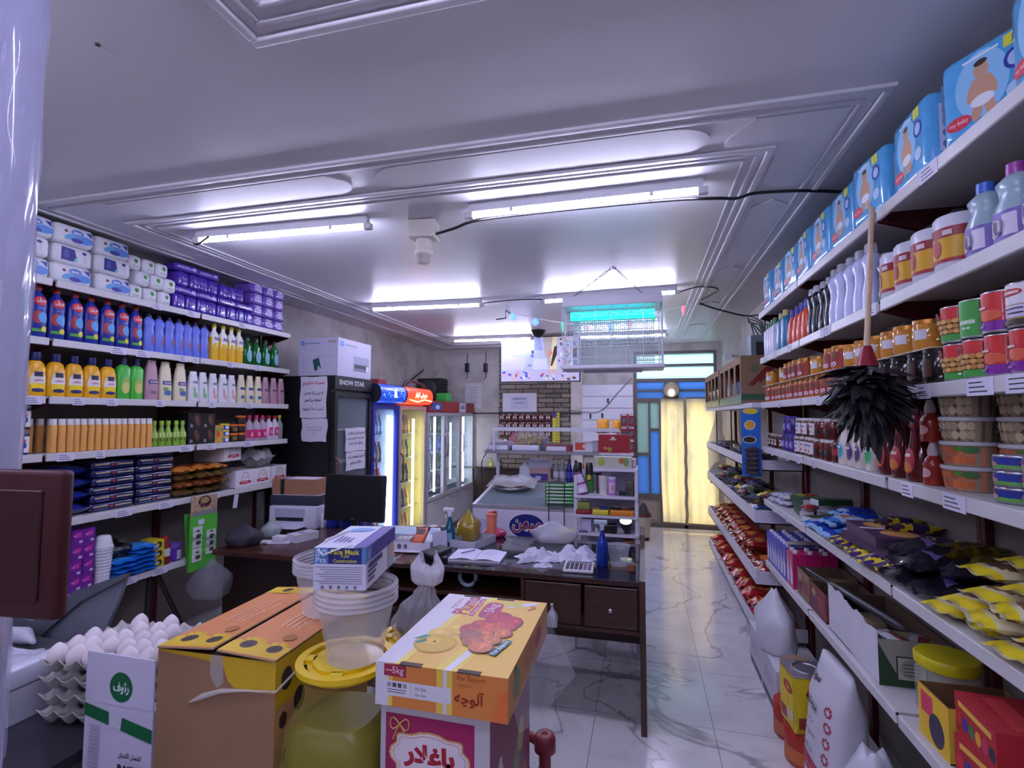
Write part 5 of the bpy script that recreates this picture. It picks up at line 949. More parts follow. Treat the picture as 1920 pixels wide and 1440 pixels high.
o = tin('b', .1, .16, mat((170, 52, 40), .3, var=.3, scale=30), None, [(fr_ - 1.4, fr_ + 1.2, .02, .08, pr(200, 110, 60), None), (fr_ - .8, fr_ + .5, .09, .14, pr(176, 40, 36), 'o'), (fr_ - 1.2, fr_ - .4, .03, .06, pr(226, 220, 226), 'o')]).build('paste_can'); tag(o, 'large red tomato paste can on the floor under the yellow oil tin', 'can'); o.location = (.725, 2.73, 0); o.rotation_euler.z = RR
o = dup(o, (.725, 2.934, 0), RR, 'large red paste can on the floor behind the oil tin')
SACK = mat((210, 208, 218), .5, var=.06, bump=.2, bscale=8)
sk = thing('protein_sack', 'tall white sack with red band and red flowers leaning on the shelf', 'sack', (.735, 2.43, 0), RR + .05)
b = MB(); vs = []; n, L = 40, 16
def sackp(u, v):
 k = 1 + .06 * sin(3.1 * v * 2) - .12 * max(0, v - .8) / .2 - .05 * (v < .05)
 c, s_ = cos(u), sin(u)
 return (.16 * k * copysign(abs(c) ** .7, c), (.085 * (1 - .75 * max(0, v - .75) / .25)) * k * copysign(abs(s_) ** .7, s_) + .03 * v, .58 * v)
for j in range(L + 1):
 for i in range(n): vs.append(sackp(2 * pi * i / n, j / L))
b.add(vs, [(j * n + i, j * n + (i + 1) % n, (j + 1) * n + (i + 1) % n, (j + 1) * n + i) for j in range(L) for i in range(n)] + [tuple(reversed(range(n))), tuple(range(L * n, L * n + n))], SACK, None, True); b.build('sack_body', sk)
b = MB()
def sackmark(pts, m, off):
 """marks bent onto the front of the sack: pts (x, z)"""
 def at(x, z):
  v = z / .58; k = 1 + .06 * sin(3.1 * v * 2) - .12 * max(0, v - .8) / .2
  c = max(-.999, min(.999, x / (.16 * k))); cc = abs(c) ** (1 / .7); s_ = sqrt(max(0, 1 - cc * cc))
  return (x, -(.085 * (1 - .75 * max(0, v - .75) / .25)) * k * s_ ** .7 + .03 * v - off, z)
 return [at(*p_) for p_ in pts]
def sgrid(x0, x1, z0, z1, m, off, nx=10, nz=6):
 g = [(x0 + (x1 - x0) * i / nx, z0 + (z1 - z0) * j / nz) for j in range(nz + 1) for i in range(nx + 1)]
 b.add(sackmark(g, m, off), [(j * (nx + 1) + i, j * (nx + 1) + i + 1, (j + 1) * (nx + 1) + i + 1, (j + 1) * (nx + 1) + i) for j in range(nz) for i in range(nx)], m, None, True)
SR = pr(176, 30, 66)
sgrid(-.14, .145, .13, .19, SR, .002)
for q in range(4):
 z = .25 + .06 * q
 for k in range(8):
  a = k * pi / 4; cx, cz = .1 + .016 * cos(a), z + .016 * sin(a); ps = [(cx + .0055 * cos(t_ * .9), cz + .0055 * sin(t_ * .9)) for t_ in range(7)]; b.add(sackmark(ps, SR, .003), [tuple(range(7))], SR)
def sacktext(s, cx, cz, h, m):
 v2, f2 = text2d(s, .02); xs = [p_[0] for p_ in v2]; ys = [p_[1] for p_ in v2]; k = h / (max(ys) - min(ys)); mx, my = (max(xs) + min(xs)) / 2, (max(ys) + min(ys)) / 2
 b.add(sackmark([(cx + (x - mx) * k, cz + (y - my) * k) for x, y in v2], m, .004), f2, m)
sacktext(fa('پروتئین'), -.045, .40, .045, INK); sacktext(fa('سویا'), -.06, .50, .045, INK); sacktext(fa('جدا شده'), -.04, .335, .02, pr(170, 60, 110)); sacktext(fa('محصول ایران'), -.04, .285, .022, INK); sacktext(fa('آرد سویا'), -.02, .16, .02, pr(230, 214, 222)); sacktext(fa('وزن خالص'), -.04, .225, .02, pr(60, 60, 90))
b.build('print', sk)
o = bagmesh(.3, .28, .5, mat((206, 208, 220), .25, var=.06, bump=.3, bscale=14), 12, top=.5).build('plastic_bag'); tag(o, 'big white plastic bag on the floor in front of the lowest shelf', 'plastic bag'); o.location = (.72, 1.98, 0)
# ---------------------------------------------------------------- tray unit at the doorway end
tu = thing('tray_rack', 'white tray rack with deep lipped trays next to the doorway', 'rack', (0, 0, 0)); TW = mat((212, 210, 224), .35, var=.06); y0, y1, xf = 3.82, 6.45, .73
for (zt, h) in ((1.30, .065), (.96, .085), (.55, .085), (.19, .085)):
 b = MB(); b.box(xf, XR - .05, y0, y1, zt - h - .008, zt - h, TW); b.box(xf, xf + .012, y0, y1, zt - h - .008, zt, TW); b.box(xf + .012, XR - .05, y0, y0 + .012, zt - h - .008, zt, TW); b.box(xf + .012, XR - .05, y1 - .012, y1, zt - h - .008, zt, TW); b.build('tray', tu)
b = MB(); b.box(xf + .0, XR - .05, y0, y1, 1.66, 1.695, TW); b.build('top_board', tu)
for y in (y0 + .02, 4.75, 5.65, y1 - .03): b = MB(); b.box(XR - .05, XR - .02, y, y + .03, 0, 2.05 if y < 4 else 1.7, MAROON); b.build('upright', tu)
DRK = lambda *c: mat(c, .25, var=.25, scale=25, coat=.3)
for y, h in ((4.72, .0), (5.62, 0)): b = MB(); b.tube([(xf + .006, y, 1.31), (xf + .006, y, 1.655)], .006, mat((60, 60, 60), .4, metal=.6)); b.build('post', tu)
redm = lambda u, v, t: foil(206, 120, 40) if abs(u - .5) < .22 and abs(v - .5) < .25 else (foil(122, 18, 24) if (int(u * 7) + int(v * 5)) % 3 else foil(150, 50, 32))
rb_ = bagproto('crisps_bag', .2, .26, .09, 101, redm, 'snack bag', rg=.2, nx=12, ny=14)
pile(rb_, [(.885, 3.98 + .205 * i, .469, -1.57 + U_(-.06, .06)) for i in range(11)], 'red snack bag in the third tray down, {o} from the shelf units', 'red snack bags, third tray')
pile(rb_, [(.875, 4.35 + .24 * i, .558, -1.5 + U_(-.25, .25), U_(-.12, .12), -.08) for i in range(8)], 'red snack bag heaped higher in the third tray, {o} from the shelf units', 'red snack bags, third tray top')
ylm = lambda u, v, t: foil(216, 160, 40) if (u - .5) ** 2 + (v - .5) ** 2 < .07 else foil(166, 26, 30)
yb2 = bagproto('crisps_bag', .2, .26, .1, 103, ylm, 'snack bag', rg=.25, nx=12, ny=14)
pile(yb2, [(.885, 3.96 + .22 * i, .108, -1.57 + U_(-.08, .08)) for i in range(11)], 'red and yellow snack bag in the bottom tray, {o} from the shelf units', 'snack bags, bottom tray')
pile(yb2, [(.84, 4.0 + .25 * i, .21, -1.5 + U_(-.3, .3), U_(-.15, .15), -.15) for i in range(9)], 'red and yellow snack bag heaped in the bottom tray, {o} from the shelf units', 'snack bags, bottom tray top')
wm = bagproto('nut_bag', .12, .15, .05, 105, lambda u, v, t: foil(200, 200, 190) if v > .3 else foil(120, 60, 50), 'snack bag'); pile(wm, [(.82, 3.93, .47, -1.2), (.92, 3.95, .47, -1.6), (.86, 4.05, .515, -1.5)], 'pale nut bag at the shelf unit end of the third tray, {o} one', 'pale nut bags')
cols = [(40, 36, 60), (90, 34, 40), (60, 80, 50), (40, 60, 120), (170, 150, 40), (120, 110, 130), (70, 50, 40)]
for k, c in enumerate(cols):
 pk = bagproto('spice_bag', .11, .17, .05, 110 + k, (lambda c: lambda u, v, t: foil(*c) if v > .25 else foil(*[min(255, q + 60) for q in c]))(c), 'snack bag', rg=.25)
 nm = ('black', 'maroon', 'olive green', 'blue', 'mustard', 'grey violet', 'brown')[k]
 pile(pk, [(.85 + .05 * ((i + k) % 3), 3.95 + .05 * k + .345 * i, .9 + .05 * ((i + 2 * k) % 3), -1.5 + U_(-.5, .5), U_(-.2, .2), -.15) for i in range(7)], nm + ' snack bag in the second tray, {o} of its colour from the shelf units', nm + ' bags, second tray')
 pile(pk, [(.86 + .07 * (i % 2), 4.02 + .05 * k + .4 * i, 1.245 + .02, -1.5 + U_(-.5, .5), 0, -1.1) for i in range(6)], nm + ' bag standing in the top tray, {o} of its colour from the shelf units', nm + ' bags, top tray')
# cartons with cut-out windows on the rack
CB = card(140, 112, 86)
def windowbox(lab, y0, y1, z0, z1, n, x0=.72, x1=1.0):
 t = thing('display_carton', lab, 'box', (x0, y0, z0)); L_ = y1 - y0; H = z1 - z0; D = x1 - x0; th = .006
 b = MB(); b.box(0, D, 0, L_, 0, th, CB); b.box(0, D, 0, L_, H - th, H, CB); b.box(0, D, 0, th, th, H - th, CB); b.box(0, D, L_ - th, L_, th, H - th, CB); b.box(D - th, D, th, L_ - th, th, H - th, CB)
 b.box(0, th, th, L_ - th, th, H * .2, CB); b.box(0, th, th, L_ - th, H * .84, H - th, CB); st = L_ / n
 for k in range(n + 1): b.box(0, th, max(th, k * st - .035), min(L_ - th, k * st + .035), H * .2, H * .84, CB)
 b.build('carton_shell', t)
 b = MB(); GT = pr(60, 96, 66, .3); Fa = fM((0, 0, 0), (1, 0, 0), (0, 0, 1)); Fl = fM((0, L_, 0), (0, -1, 0), (0, 0, 1)); b.rect(Fa, 0, D, H * .07, H * .2, GT); b.rect(Fl, 0, L_, .0, H * .16, mat((110, 150, 120), .2, var=.1)); b.build('green_tape', t)
 b = MB(); RDW = pr(120, 30, 30)
 for q in range(7): b.ell(Fa, D * (.3 + .09 * q), H * (.42 + .07 * q), .025, .02, RDW, rot=.6); b.ell(Fa, D * (.45 + .06 * q), H * (.5 + .05 * q), .014, .03, RDW, rot=.9)
 b.ell(Fa, D * .35, H * .72, .03, .035, pr(100, 106, 76)); b.text(Fa, fa('میوه'), D * .2, H * .4, .03, pr(110, 60, 50)); b.build('print', t)
 b = MB()
 b.box(.03, D - .02, .02, L_ - .02, th + .002, H * .5, DRK(26, 24, 22)); b.build('dark_contents', t)
 return t
windowbox('brown carton with four cut-out windows and red fruit print on the tray rack', 4.14, 5.22, 1.696, 2.06, 4)
windowbox('second brown cut-out carton on the tray rack, beside the doorway', 5.30, 6.40, 1.696, 2.05, 4)
# blue clip strip with hanging packets
t = thing('clip_strip', 'blue hanging display strip with clear packets of dark dates', 'display strip', (.715, 3.80, 1.19), 0)
b = MB(); BLU = mat((40, 110, 200), .35, var=.05); b.box(-.06, .06, -.006, 0, .0, .46, BLU); F = fM((-.06, -.0065, 0), (1, 0, 0), (0, 0, 1)); b.ell(F, .06, .445, .05, .02, pr(226, 196, 60)); b.ell(F, .055, .35, .036, .034, pr(214, 206, 190)); b.ell(F, .055, .35, .028, .026, pr(226, 170, 50)); b.ell(F, .05, .25, .046, .026, pr(200, 196, 190)); b.ell(F, .05, .25, .038, .02, pr(40, 36, 34)); b.box(.06, .063, -.006, .012, 0, .46, BLU); b.build('strip_board', t)
for k in range(6): b = MB(); b.pouch(.1, .03, .03, mat((70, 60, 70), .15, var=.3, scale=60, coat=.5), 120 + k, M=T(.0, -.025, .012 + .032 * k)); b.build('date_packet', t)
# plastic bag hanging from the rack end
o = bagmesh(.2, .22, .85, film(226, 220, 196, .5, .3), 33, top=.12, L=18).build('plastic_bag'); tag(o, 'long clear plastic bag hanging at the doorway end of the tray rack', 'plastic bag'); o.location = (.86, 6.575, .80)
o2 = bagmesh(.16, .18, .22, mat((84, 60, 84), .6, var=.6, scale=14), 34, top=.5).build('onion_heap'); tag(o2, 'purple green vegetables inside the hanging clear plastic bag', 'vegetables', kind='stuff'); o2.location = (.86, 6.575, .83)
# ---------------------------------------------------------------- feather duster hung on the shelf corner
t = thing('feather_duster', 'black feather duster with long wooden stick and red collar, hung from the shelf', 'duster', (0, 0, 0))
tp_, c0, c1 = Vector((.755, 1.915, 2.30)), Vector((.66, 1.75, 1.804)), Vector((.657, 1.745, 1.75))
MB().tube([tp_, tp_.lerp(c0, .5), c0], .0085, woodm('pale_stick', (190, 160, 130), (206, 182, 154), axis='Z')).build('stick', t); MB().tube([c0 + Vector((0, 0, .01)), c0, c1], [.012, .016, .03], pl(130, 26, 40), n=16).build('collar', t)
FE = mat((26, 24, 30), .55, var=.5, scale=30); rr = RND(9); b = MB(); FE2 = mat((120, 104, 84), .6, var=.2)
def feather(p, d, L_, w_, m, droop):
 n = 9; side = d.cross(Vector((0, 0, 1))).normalized() if abs(d.z) < .98 else Vector((1, 0, 0)); side = (side + Vector((rr.uniform(-.6, .6), rr.uniform(-.6, .6), rr.uniform(-.6, .6)))).normalized(); vs = []
 for i in range(n):
  u = i / (n - 1); q = p + d * L_ * u + Vector((0, 0, -droop * u * u)); w2 = w_ * sin(pi * min(.97, .08 + u * .92)) * (1 + .25 * (i % 2)); up = d.cross(side) * w2 * .3
  vs += [q + side * w2 + up, q, q - side * w2 + up]
 f = []
 for i in range(n - 1): f += [(3 * i, 3 * i + 1, 3 * i + 4, 3 * i + 3), (3 * i + 1, 3 * i + 2, 3 * i + 5, 3 * i + 4)]
 b.add([tuple(v) for v in vs], f, m, None, True)
for k in range(420):
 a = rr.uniform(0, 6.283); e_ = rr.uniform(-1.5, .25); d = Vector((cos(a) * cos(e_), sin(a) * cos(e_), sin(e_))); st = c1 + Vector((0, 0, -rr.uniform(0, .1))) + d * .012
 feather(st, d, rr.uniform(.08, .135), rr.uniform(.008, .02), FE2 if k % 60 == 0 else FE, rr.uniform(.01, .06))
ob = b.build('feathers', t); ob['kind'] = 'stuff'
# ---------------------------------------------------------------- cables and boxes on the wall over the rack
t = thing('alarm_box', 'grey electrical box with dark screen on the wall above the cartons', 'electrical box', (XR, 4.9, 2.05)); b = MB(); b.box(-.16, 0, -.1, .1, 0, .26, mat((96, 112, 124), .4)); b.build('case', t); b = MB(); b.box(-.12, -.02, -.106, -.1, .04, .2, pl(30, 34, 40)); b.build('screen', t)
WB = mat((24, 24, 26), .4, var=0)
def cable(name, pts, r, lab, m=WB, cat='cable'):
 q = []
 P_ = [Vector(p) for p in pts]
 for i in range(len(P_) - 1):
  p0 = P_[max(0, i - 1)]; p1 = P_[i]; p2 = P_[i + 1]; p3 = P_[min(len(P_) - 1, i + 2)]
  for k in range(6):
   s_ = k / 6; q.append(.5 * ((2 * p1) + (p2 - p0) * s_ + (2 * p0 - 5 * p1 + 4 * p2 - p3) * s_ * s_ + (3 * p1 - p0 - 3 * p2 + p3) * s_ ** 3))
 q.append(P_[-1]); return tag(MB().tube(q, r, m, n=6).build(name), lab, cat)
wx = XR - .012
cable('power_cable', [(.53, 5.0, 2.655), (.7, 5.05, 2.6), (.95, 5.2, 2.56), (wx, 5.0, 2.52), (wx - .02, 4.85, 2.42), (wx, 4.95, 2.32)], .008, 'loose black cable looping from ceiling to the grey wall box')
cable('power_cable', [(wx, 4.7, 2.32), (wx - .02, 4.3, 2.36), (wx, 4.0, 2.45), (wx, 3.95, 2.2), (wx, 4.0, 2.0)], .006, 'thin black cable hanging down the wall behind the white bleach bottles')
for k in range(3): cable('cable_loop', [(wx - .04 * k, 5.0, 2.33), (wx - .06, 5.1 + .05 * k, 2.45), (wx - .08, 5.25, 2.5 + .03 * k), (wx - .03, 5.05 - .06 * k, 2.44), (wx - .02, 4.95, 2.33)], .006, 'coiled black cable above the grey wall box, %s loop' % ORD[k], cat='cable')
o = MB().box(wx - .05, wx + .0, 4.02, 4.1, 2.27, 2.35, pl(26, 26, 28), bev=.006).build('power_adapter'); tag(o, 'black power adapter on the wall beside the white bleach bottles', 'adapter')
o = MB().box(wx - .02, wx, 3.95, 6.8, 2.20, 2.235, mat((176, 172, 172), .5)).build('cable_duct'); tag(o, 'pale cable duct running along the wall above the tray rack', 'cable duct')
o = MB().tube([(.98, 4.0, 1.697), (.98, 4.0, 2.28)], .022, mat((104, 40, 36), .5), n=12).build('steel_post'); tag(o, 'rusty red steel post behind the brown window cartons', 'post')
t = thing('wall_camera', 'small white security camera on the wall by the blue transom', 'camera', (XR - .01, 6.3, 2.3)); MB().tube([(0, 0, 0), (-.1, -.02, .0)], .018, pl(206, 206, 206), n=10).build('bracket', t); MB().tube([(-.1, .02, .0), (-.13, -.14, -.02)], .04, pl(200, 200, 204), n=14).build('housing', t)
# ================================================================ fridges along the wall
GLS = film(200, 214, 226, .12, .08); ALU = mat((170, 168, 172), .35, metal=.7, var=0); LITE = lambda c, e: mat(c, emit=e, var=0)
def fridge(name, lab, y0, y1, h, body, doors, xf=-2.6, xw=-3.28, inner=(206, 212, 220), header=None, zb=.12, ztop=None, frame_m=None, lit=None, nshelf=5, side_in=True, tubes=None, low=None):
 t = thing(name, lab, 'fridge', (xf, y0, 0)); W = y1 - y0; D = xf - xw; zt = ztop or h; INN = mat(inner, rg=.45, var=.03)
 b = MB(); b.box(-D, -.045, 0, .03, 0, h, body); b.box(-D, -.045, W - .03, W, 0, h, body); b.box(-D, -D + .03, .03, W - .03, 0, h, body); b.box(-D + .03, -.045, .03, W - .03, 0, zb, body); b.box(-D + .03, -.045, .03, W - .03, zt, h, body); b.build('cabinet', t)
 b = MB(); b.box(-D + .03, -D + .034, .03, W - .03, zb, zt, INN); b.box(-D + .034, -.05, .03, .034, zb, zt, INN); b.box(-D + .034, -.05, W - .034, W - .03, zb, zt, INN); b.box(-D + .034, -.05, .034, W - .034, zb, zb + .004, INN); b.build('lining', t)
 for k in range(nshelf): z = zb + .12 + (zt - zb - .15) * k / nshelf; b = MB(); b.box(-D + .05, -.09, .04, W - .04, z, z + .008, mat((206, 208, 214), .4, var=0)); b.build('wire_shelf', t)
 n = doors; w = W / n; fm = frame_m or body
 for k in range(n):
  a, c = k * w + .006, (k + 1) * w - .006; f = .045; z0, z1 = zb - .02, zt + .01
  if low: z0 = low
  b = MB(); b.box(-.042, 0, a, a + f, z0, z1, fm); b.box(-.042, 0, c - f, c, z0, z1, fm); b.box(-.042, 0, a + f, c - f, z0, z0 + f, fm); b.box(-.042, 0, a + f, c - f, z1 - f, z1, fm); d = b.build('door', t)
  b = MB(); b.box(-.026, -.02, a + f, c - f, z0 + f, z1 - f, GLS); b.build('glass', d)
  ys = a + .02 if k in (0, 2) and n < 3 else (c - .022 if k == 0 else a + .022)
  hm = ALU if n > 1 else mat((110, 40, 40), .4)
  zm = (z0 + z1) / 2 + .12; b = MB(); b.tube([(.0, ys, zm - .16), (.035, ys, zm - .12), (.042, ys, zm), (.035, ys, zm + .12), (.0, ys, zm + .16)], .009, hm); b.build('handle', d)
  if low:
   b = MB(); b.box(-.042, 0, a, c, .1, low - .012, mat((176, 174, 178), .4, var=.05)); b.box(-.001, .003, a + .02, c - .02, .13, low - .05, mat((186, 184, 188), .4, var=.05)); d2 = b.build('lower_door', t)
   b = MB(); b.tube([(0, a + .2, low - .035), (.03, a + .22, low - .04), (.03, c - .12, low - .04), (0, c - .1, low - .035)], .008, ALU); b.build('handle', d2)
 for (yy, z0, z1, c, e) in tubes or ():
  b = MB(); b.loft([(z0, .014, .014), (z1, .014, .014)], LITE(c, e), n=10, M=T(-.085, yy, 0)); b.build('light_tube', t)
 return t
BK = mat((22, 22, 26), .35, var=.05)
f1 = fridge('display_fridge', 'black display fridge with glass door, paper notices taped to its side', 3.90, 4.53, 1.95, BK, 1, ztop=1.80, inner=(150, 156, 166), frame_m=BK, nshelf=5)
b = MB(); b.box(-.04, .0, .0, .63, 1.83, 1.95, BK); F = fM((.001, 0, 1.83), (0, 1, 0), (0, 0, 1)); b.text(F, 'SNOW STAR', .27, .065, .045, pr(206, 206, 210), w=.42, bold=.03); b.rect(F, .54, .6, .04, .09, pr(60, 66, 76)); b.rect(F, .55, .59, .05, .08, pr(20, 24, 30)); b.build('header_panel', f1)
b = MB(); F = fM((.0, 0, 0), (0, 1, 0), (0, 0, 1))
def notice(name, lab, F, x0, x1, y0, y1, lines, seed=0, curl=.004):
 b = MB(); n = 8; vs = []; rr = RND(seed)
 for j in range(n + 1):
  for i in range(n + 1):
   u, v = i / n, j / n; vs.append((x0 + (x1 - x0) * u + .004 * sin(9 * v + seed), y0 + (y1 - y0) * v + .003 * sin(8 * u + seed), .002 + curl * (1 - v) ** 2 * u + .001 * sin(7 * u + 5 * v)))
 b.add(vs, [(j * (n + 1) + i, j * (n + 1) + i + 1, (j + 1) * (n + 1) + i + 1, (j + 1) * (n + 1) + i) for j in range(n) for i in range(n)], mat((216, 212, 226), .75, var=.04), F, True)
 for (s_, cy, h, c, wd) in lines: b.text(F, s_, (x0 + x1) / 2, y0 + (y1 - y0) * cy, h, c, w=wd * (x1 - x0), z=.0045 + curl * (1 - cy) ** 2 * .8, bold=.02)
 return tag(b.build(name), lab, 'notice', 'paper notices on the black fridge')
Fa = fM((-3.28, 3.90, 0), (1, 0, 0), (0, 0, 1)); REDI = pr(190, 50, 60); GREY = pr(110, 108, 120)
notice('paper_notice', 'large paper notice with red Persian heading on the side of the black fridge', Fa, .33, .60, 1.575, 1.94, [(fa('نسیه نداریم'), .84, .05, REDI, .8), (fa('لا دین و لا بعدین'), .60, .032, INK, .72), (fa('لطفا مزاحم'), .42, .04, INK, .62), (fa('کسب ما نشوید'), .22, .036, GREY, .8)], 1)
notice('paper_notice', 'smaller crumpled paper notice below the red headed one', Fa, .355, .615, 1.37, 1.57, [(fa('خرید با چک نمی شود'), .62, .016, GREY, .6), (fa('لطفا سوال نکنید'), .5, .016, GREY, .55), (fa('با تشکر'), .34, .012, GREY, .2)], 2, .02)
Fd = fM((-2.6, 3.9, 0), (0, 1, 0), (0, 0, 1))
notice('paper_notice', 'upper paper notice taped on the glass of the black fridge', Fd, .175, .51, 1.27, 1.485, [(fa('مشتری گرامی لطفا در'), .78, .03, INK, .85), (fa('باز و بسته کردن درب'), .56, .03, INK, .85), (fa('یخچال دقت کنید'), .34, .03, INK, .7)], 3)
notice('paper_notice', 'lower paper notice taped on the glass of the black fridge above the monitor', Fd, .19, .51, 1.10, 1.265, [(fa('دارای گوسفند زنده'), .72, .034, INK, .85), (fa('سفارش پذیریم'), .38, .04, INK, .6)], 4)
# header lights of the soft drink fridges
BLUE = mat((40, 44, 150), .35, var=.05); f2 = fridge('display_fridge', 'blue drinks fridge with glowing blue header next to the black fridge', 4.545, 5.115, 1.90, BLUE, 1, ztop=1.70, frame_m=BLUE, inner=(196, 214, 230), tubes=[(.47, .25, 1.6, (206, 226, 255), 9)])
f3 = fridge('display_fridge', 'white framed drinks fridge with glowing red header and yellowish light', 5.13, 5.84, 1.90, mat((150, 146, 150), .4), 1, ztop=1.70, frame_m=mat((176, 172, 172), .4), inner=(206, 200, 150), tubes=[(.52, .3, 1.56, (250, 240, 150), 8)])
def header(t, W, c_in, e, draw):
 b = MB(); n = 12; vs = []
 for j in range(n + 1):
  a = -pi / 2 + pi * j / n; vs.append((.02 + .07 * cos(a), 1.735 + .09 + .095 * sin(a)))
 pts = [(-.04, 1.73)] + vs + [(-.04, 1.92)]; L_ = len(pts); V = [(x, .005, z) for x, z in pts] + [(x, W - .005, z) for x, z in pts]
 b.add(V, [tuple(range(L_ - 1, -1, -1)) if False else tuple(range(L_)), tuple(range(2 * L_ - 1, L_ - 1, -1))], mat((26, 26, 40), .4)); b.add(V, [(i, i + L_, (i + 1) % L_ + L_, (i + 1) % L_) for i in range(L_)], mat(c_in, rg=.3, emit=e, var=.5, scale=9), None, True); o = b.build('header_light', t)
 b = MB(); draw(b, fM((.0915, 0, 1.735), (0, 1, 0), (0, 0, 1)), W); b.build('header_print', t)
def hb(b, F, W):
 for q in range(16): b.ell(F, U_(.05, W - .05), U_(.05, .13), U_(.008, .03), .006, LITE((110, 160, 240), .8), n=8, rot=U_(0, 3))
 b.poly(F, [(.27, .05), (.34, .05), (.33, .11), (.315, .15), (.295, .15), (.28, .11)], LITE((190, 215, 250), 1.0)); b.rect(F, .1, .5, .125, .13, LITE((180, 206, 250), 1.2))
header(f2, .57, (30, 70, 190), .5, hb)
def hr_(b, F, W): b.text(F, fa('خوش گوار'), .36, .1, .075, LITE((255, 226, 190), 2.2), w=.34, bold=.03); b.tube([(.05, .04, .003), (.25, .02, .003), (.45, .05, .003), (.65, .035, .003)], .006, LITE((250, 214, 140), 2), M=F)
header(f3, .70, (226, 50, 24), 1.6, hr_)
f4 = fridge('drinks_cooler', 'wide red topped cooler with three glass doors and solid lower doors', 5.88, 7.66, 1.79, mat((120, 38, 42), .4), 3, ztop=1.63, frame_m=mat((176, 174, 178), .35), inner=(186, 200, 210), tubes=[(.42, .6, 1.58, (214, 226, 255), 7), (1.0, .7, 1.5, (200, 214, 235), 2.5), (1.52, .6, 1.58, (236, 244, 255), 10)], low=.52, nshelf=4, zb=.5)
b = MB(); b.box(-.02, .006, .0, 1.78, 1.645, 1.79, mat((150, 40, 46), .4)); F = fM((.0065, 0, 1.645), (0, 1, 0), (0, 0, 1)); b.poly(F, [(.06, .03), (.45, .03), (.45, .12), (.15, .12)], pr(60, 90, 160)); b.ell(F, .3, .065, .07, .028, pr(206, 214, 230)); b.build('header_panel', f4)
b = MB(); b.rect(fM((.008, 0, 1.645), (0, 1, 0), (0, 0, 1)), 1.1, 1.38, .0, .14, PAPER); b.rect(fM((.008, 0, 1.645), (0, 1, 0), (0, 0, 1)), 1.14, 1.34, .06, .075, INK); b.rect(fM((.008, 0, 1.645), (0, 1, 0), (0, 0, 1)), 1.16, 1.32, .09, .1, INK); b.build('paper_label', f4)
b = MB(); b.box(-.04, -.01, .02, 1.76, .0, .09, mat((120, 40, 44), .4)); b.build('kick_plate', f4)
# bottles inside the fridges
def drink(c, capc, h=.2, r=.032): return bottle('drink_bottle', '', 'bottle', sec(h, r, r, (0, .9), (.04, 1), (.55, 1), (.8, .7), (.94, .4), (1, .38)), mat(c, .15, var=.1), [(h, r * .4, r * .4), (h * 1.08, r * .4, r * .4)], pl(*capc), [(1.2, h * .2, h * .5, pr(*[min(255, q + 50) for q in c]), None)], n=14)
DR = [drink((170, 120, 40), (200, 60, 40)), drink((60, 110, 60), (40, 130, 60)), drink((190, 90, 90), (200, 50, 60)), drink((90, 130, 190), (60, 90, 190)), drink((60, 34, 30), (180, 40, 40)), drink((206, 170, 60), (220, 180, 40))]
DN = ['amber', 'green', 'rosy', 'pale blue', 'dark cola', 'yellow']
def stock(f, nm, zs, ys, pick, x=-2.74):
 cnt = {}
 for k, z in enumerate(zs):
  for i, y in enumerate(ys):
   q = pick(k, i); cnt[q] = cnt.get(q, 0) + 1
   d = DR[q]; lab = '%s bottle inside the %s, %s of its colour from above' % (DN[q], nm, ORD[cnt[q] - 1]); g = 'drinks in the ' + nm
   if not d.get('placed'): d.location = (x, y, z); d.rotation_euler.z = LZ; d['label'] = lab; d['group'] = g; d['placed'] = 1
   else: dup(d, (x, y, z), LZ, lab, g)
zs_ = lambda zb, zt, n: [zb + .12 + (zt - zb - .15) * k / n + .0085 for k in range(n - 1, -1, -1)]
stock(f2, 'blue drinks fridge', zs_(.12, 1.70, 5), lin(4.64, 4.93, 5), lambda k, i: (0, 3, 4, 2, 3)[(k + i // 3) % 5])
stock(f3, 'red header fridge', zs_(.12, 1.70, 5), lin(5.23, 5.58, 5), lambda k, i: (5, 0, 5, 1, 4)[(k + i // 2) % 5])
stock(f4, 'three door cooler', zs_(.5, 1.63, 4), lin(5.98, 6.22, 3) + lin(6.55, 6.8, 3), lambda k, i: (3, 1, 3, 1, 4)[(k + i // 2) % 5])
for d in DR:
 if not d.get('placed'): d.location = (-2.8, 4.9, 1.1)
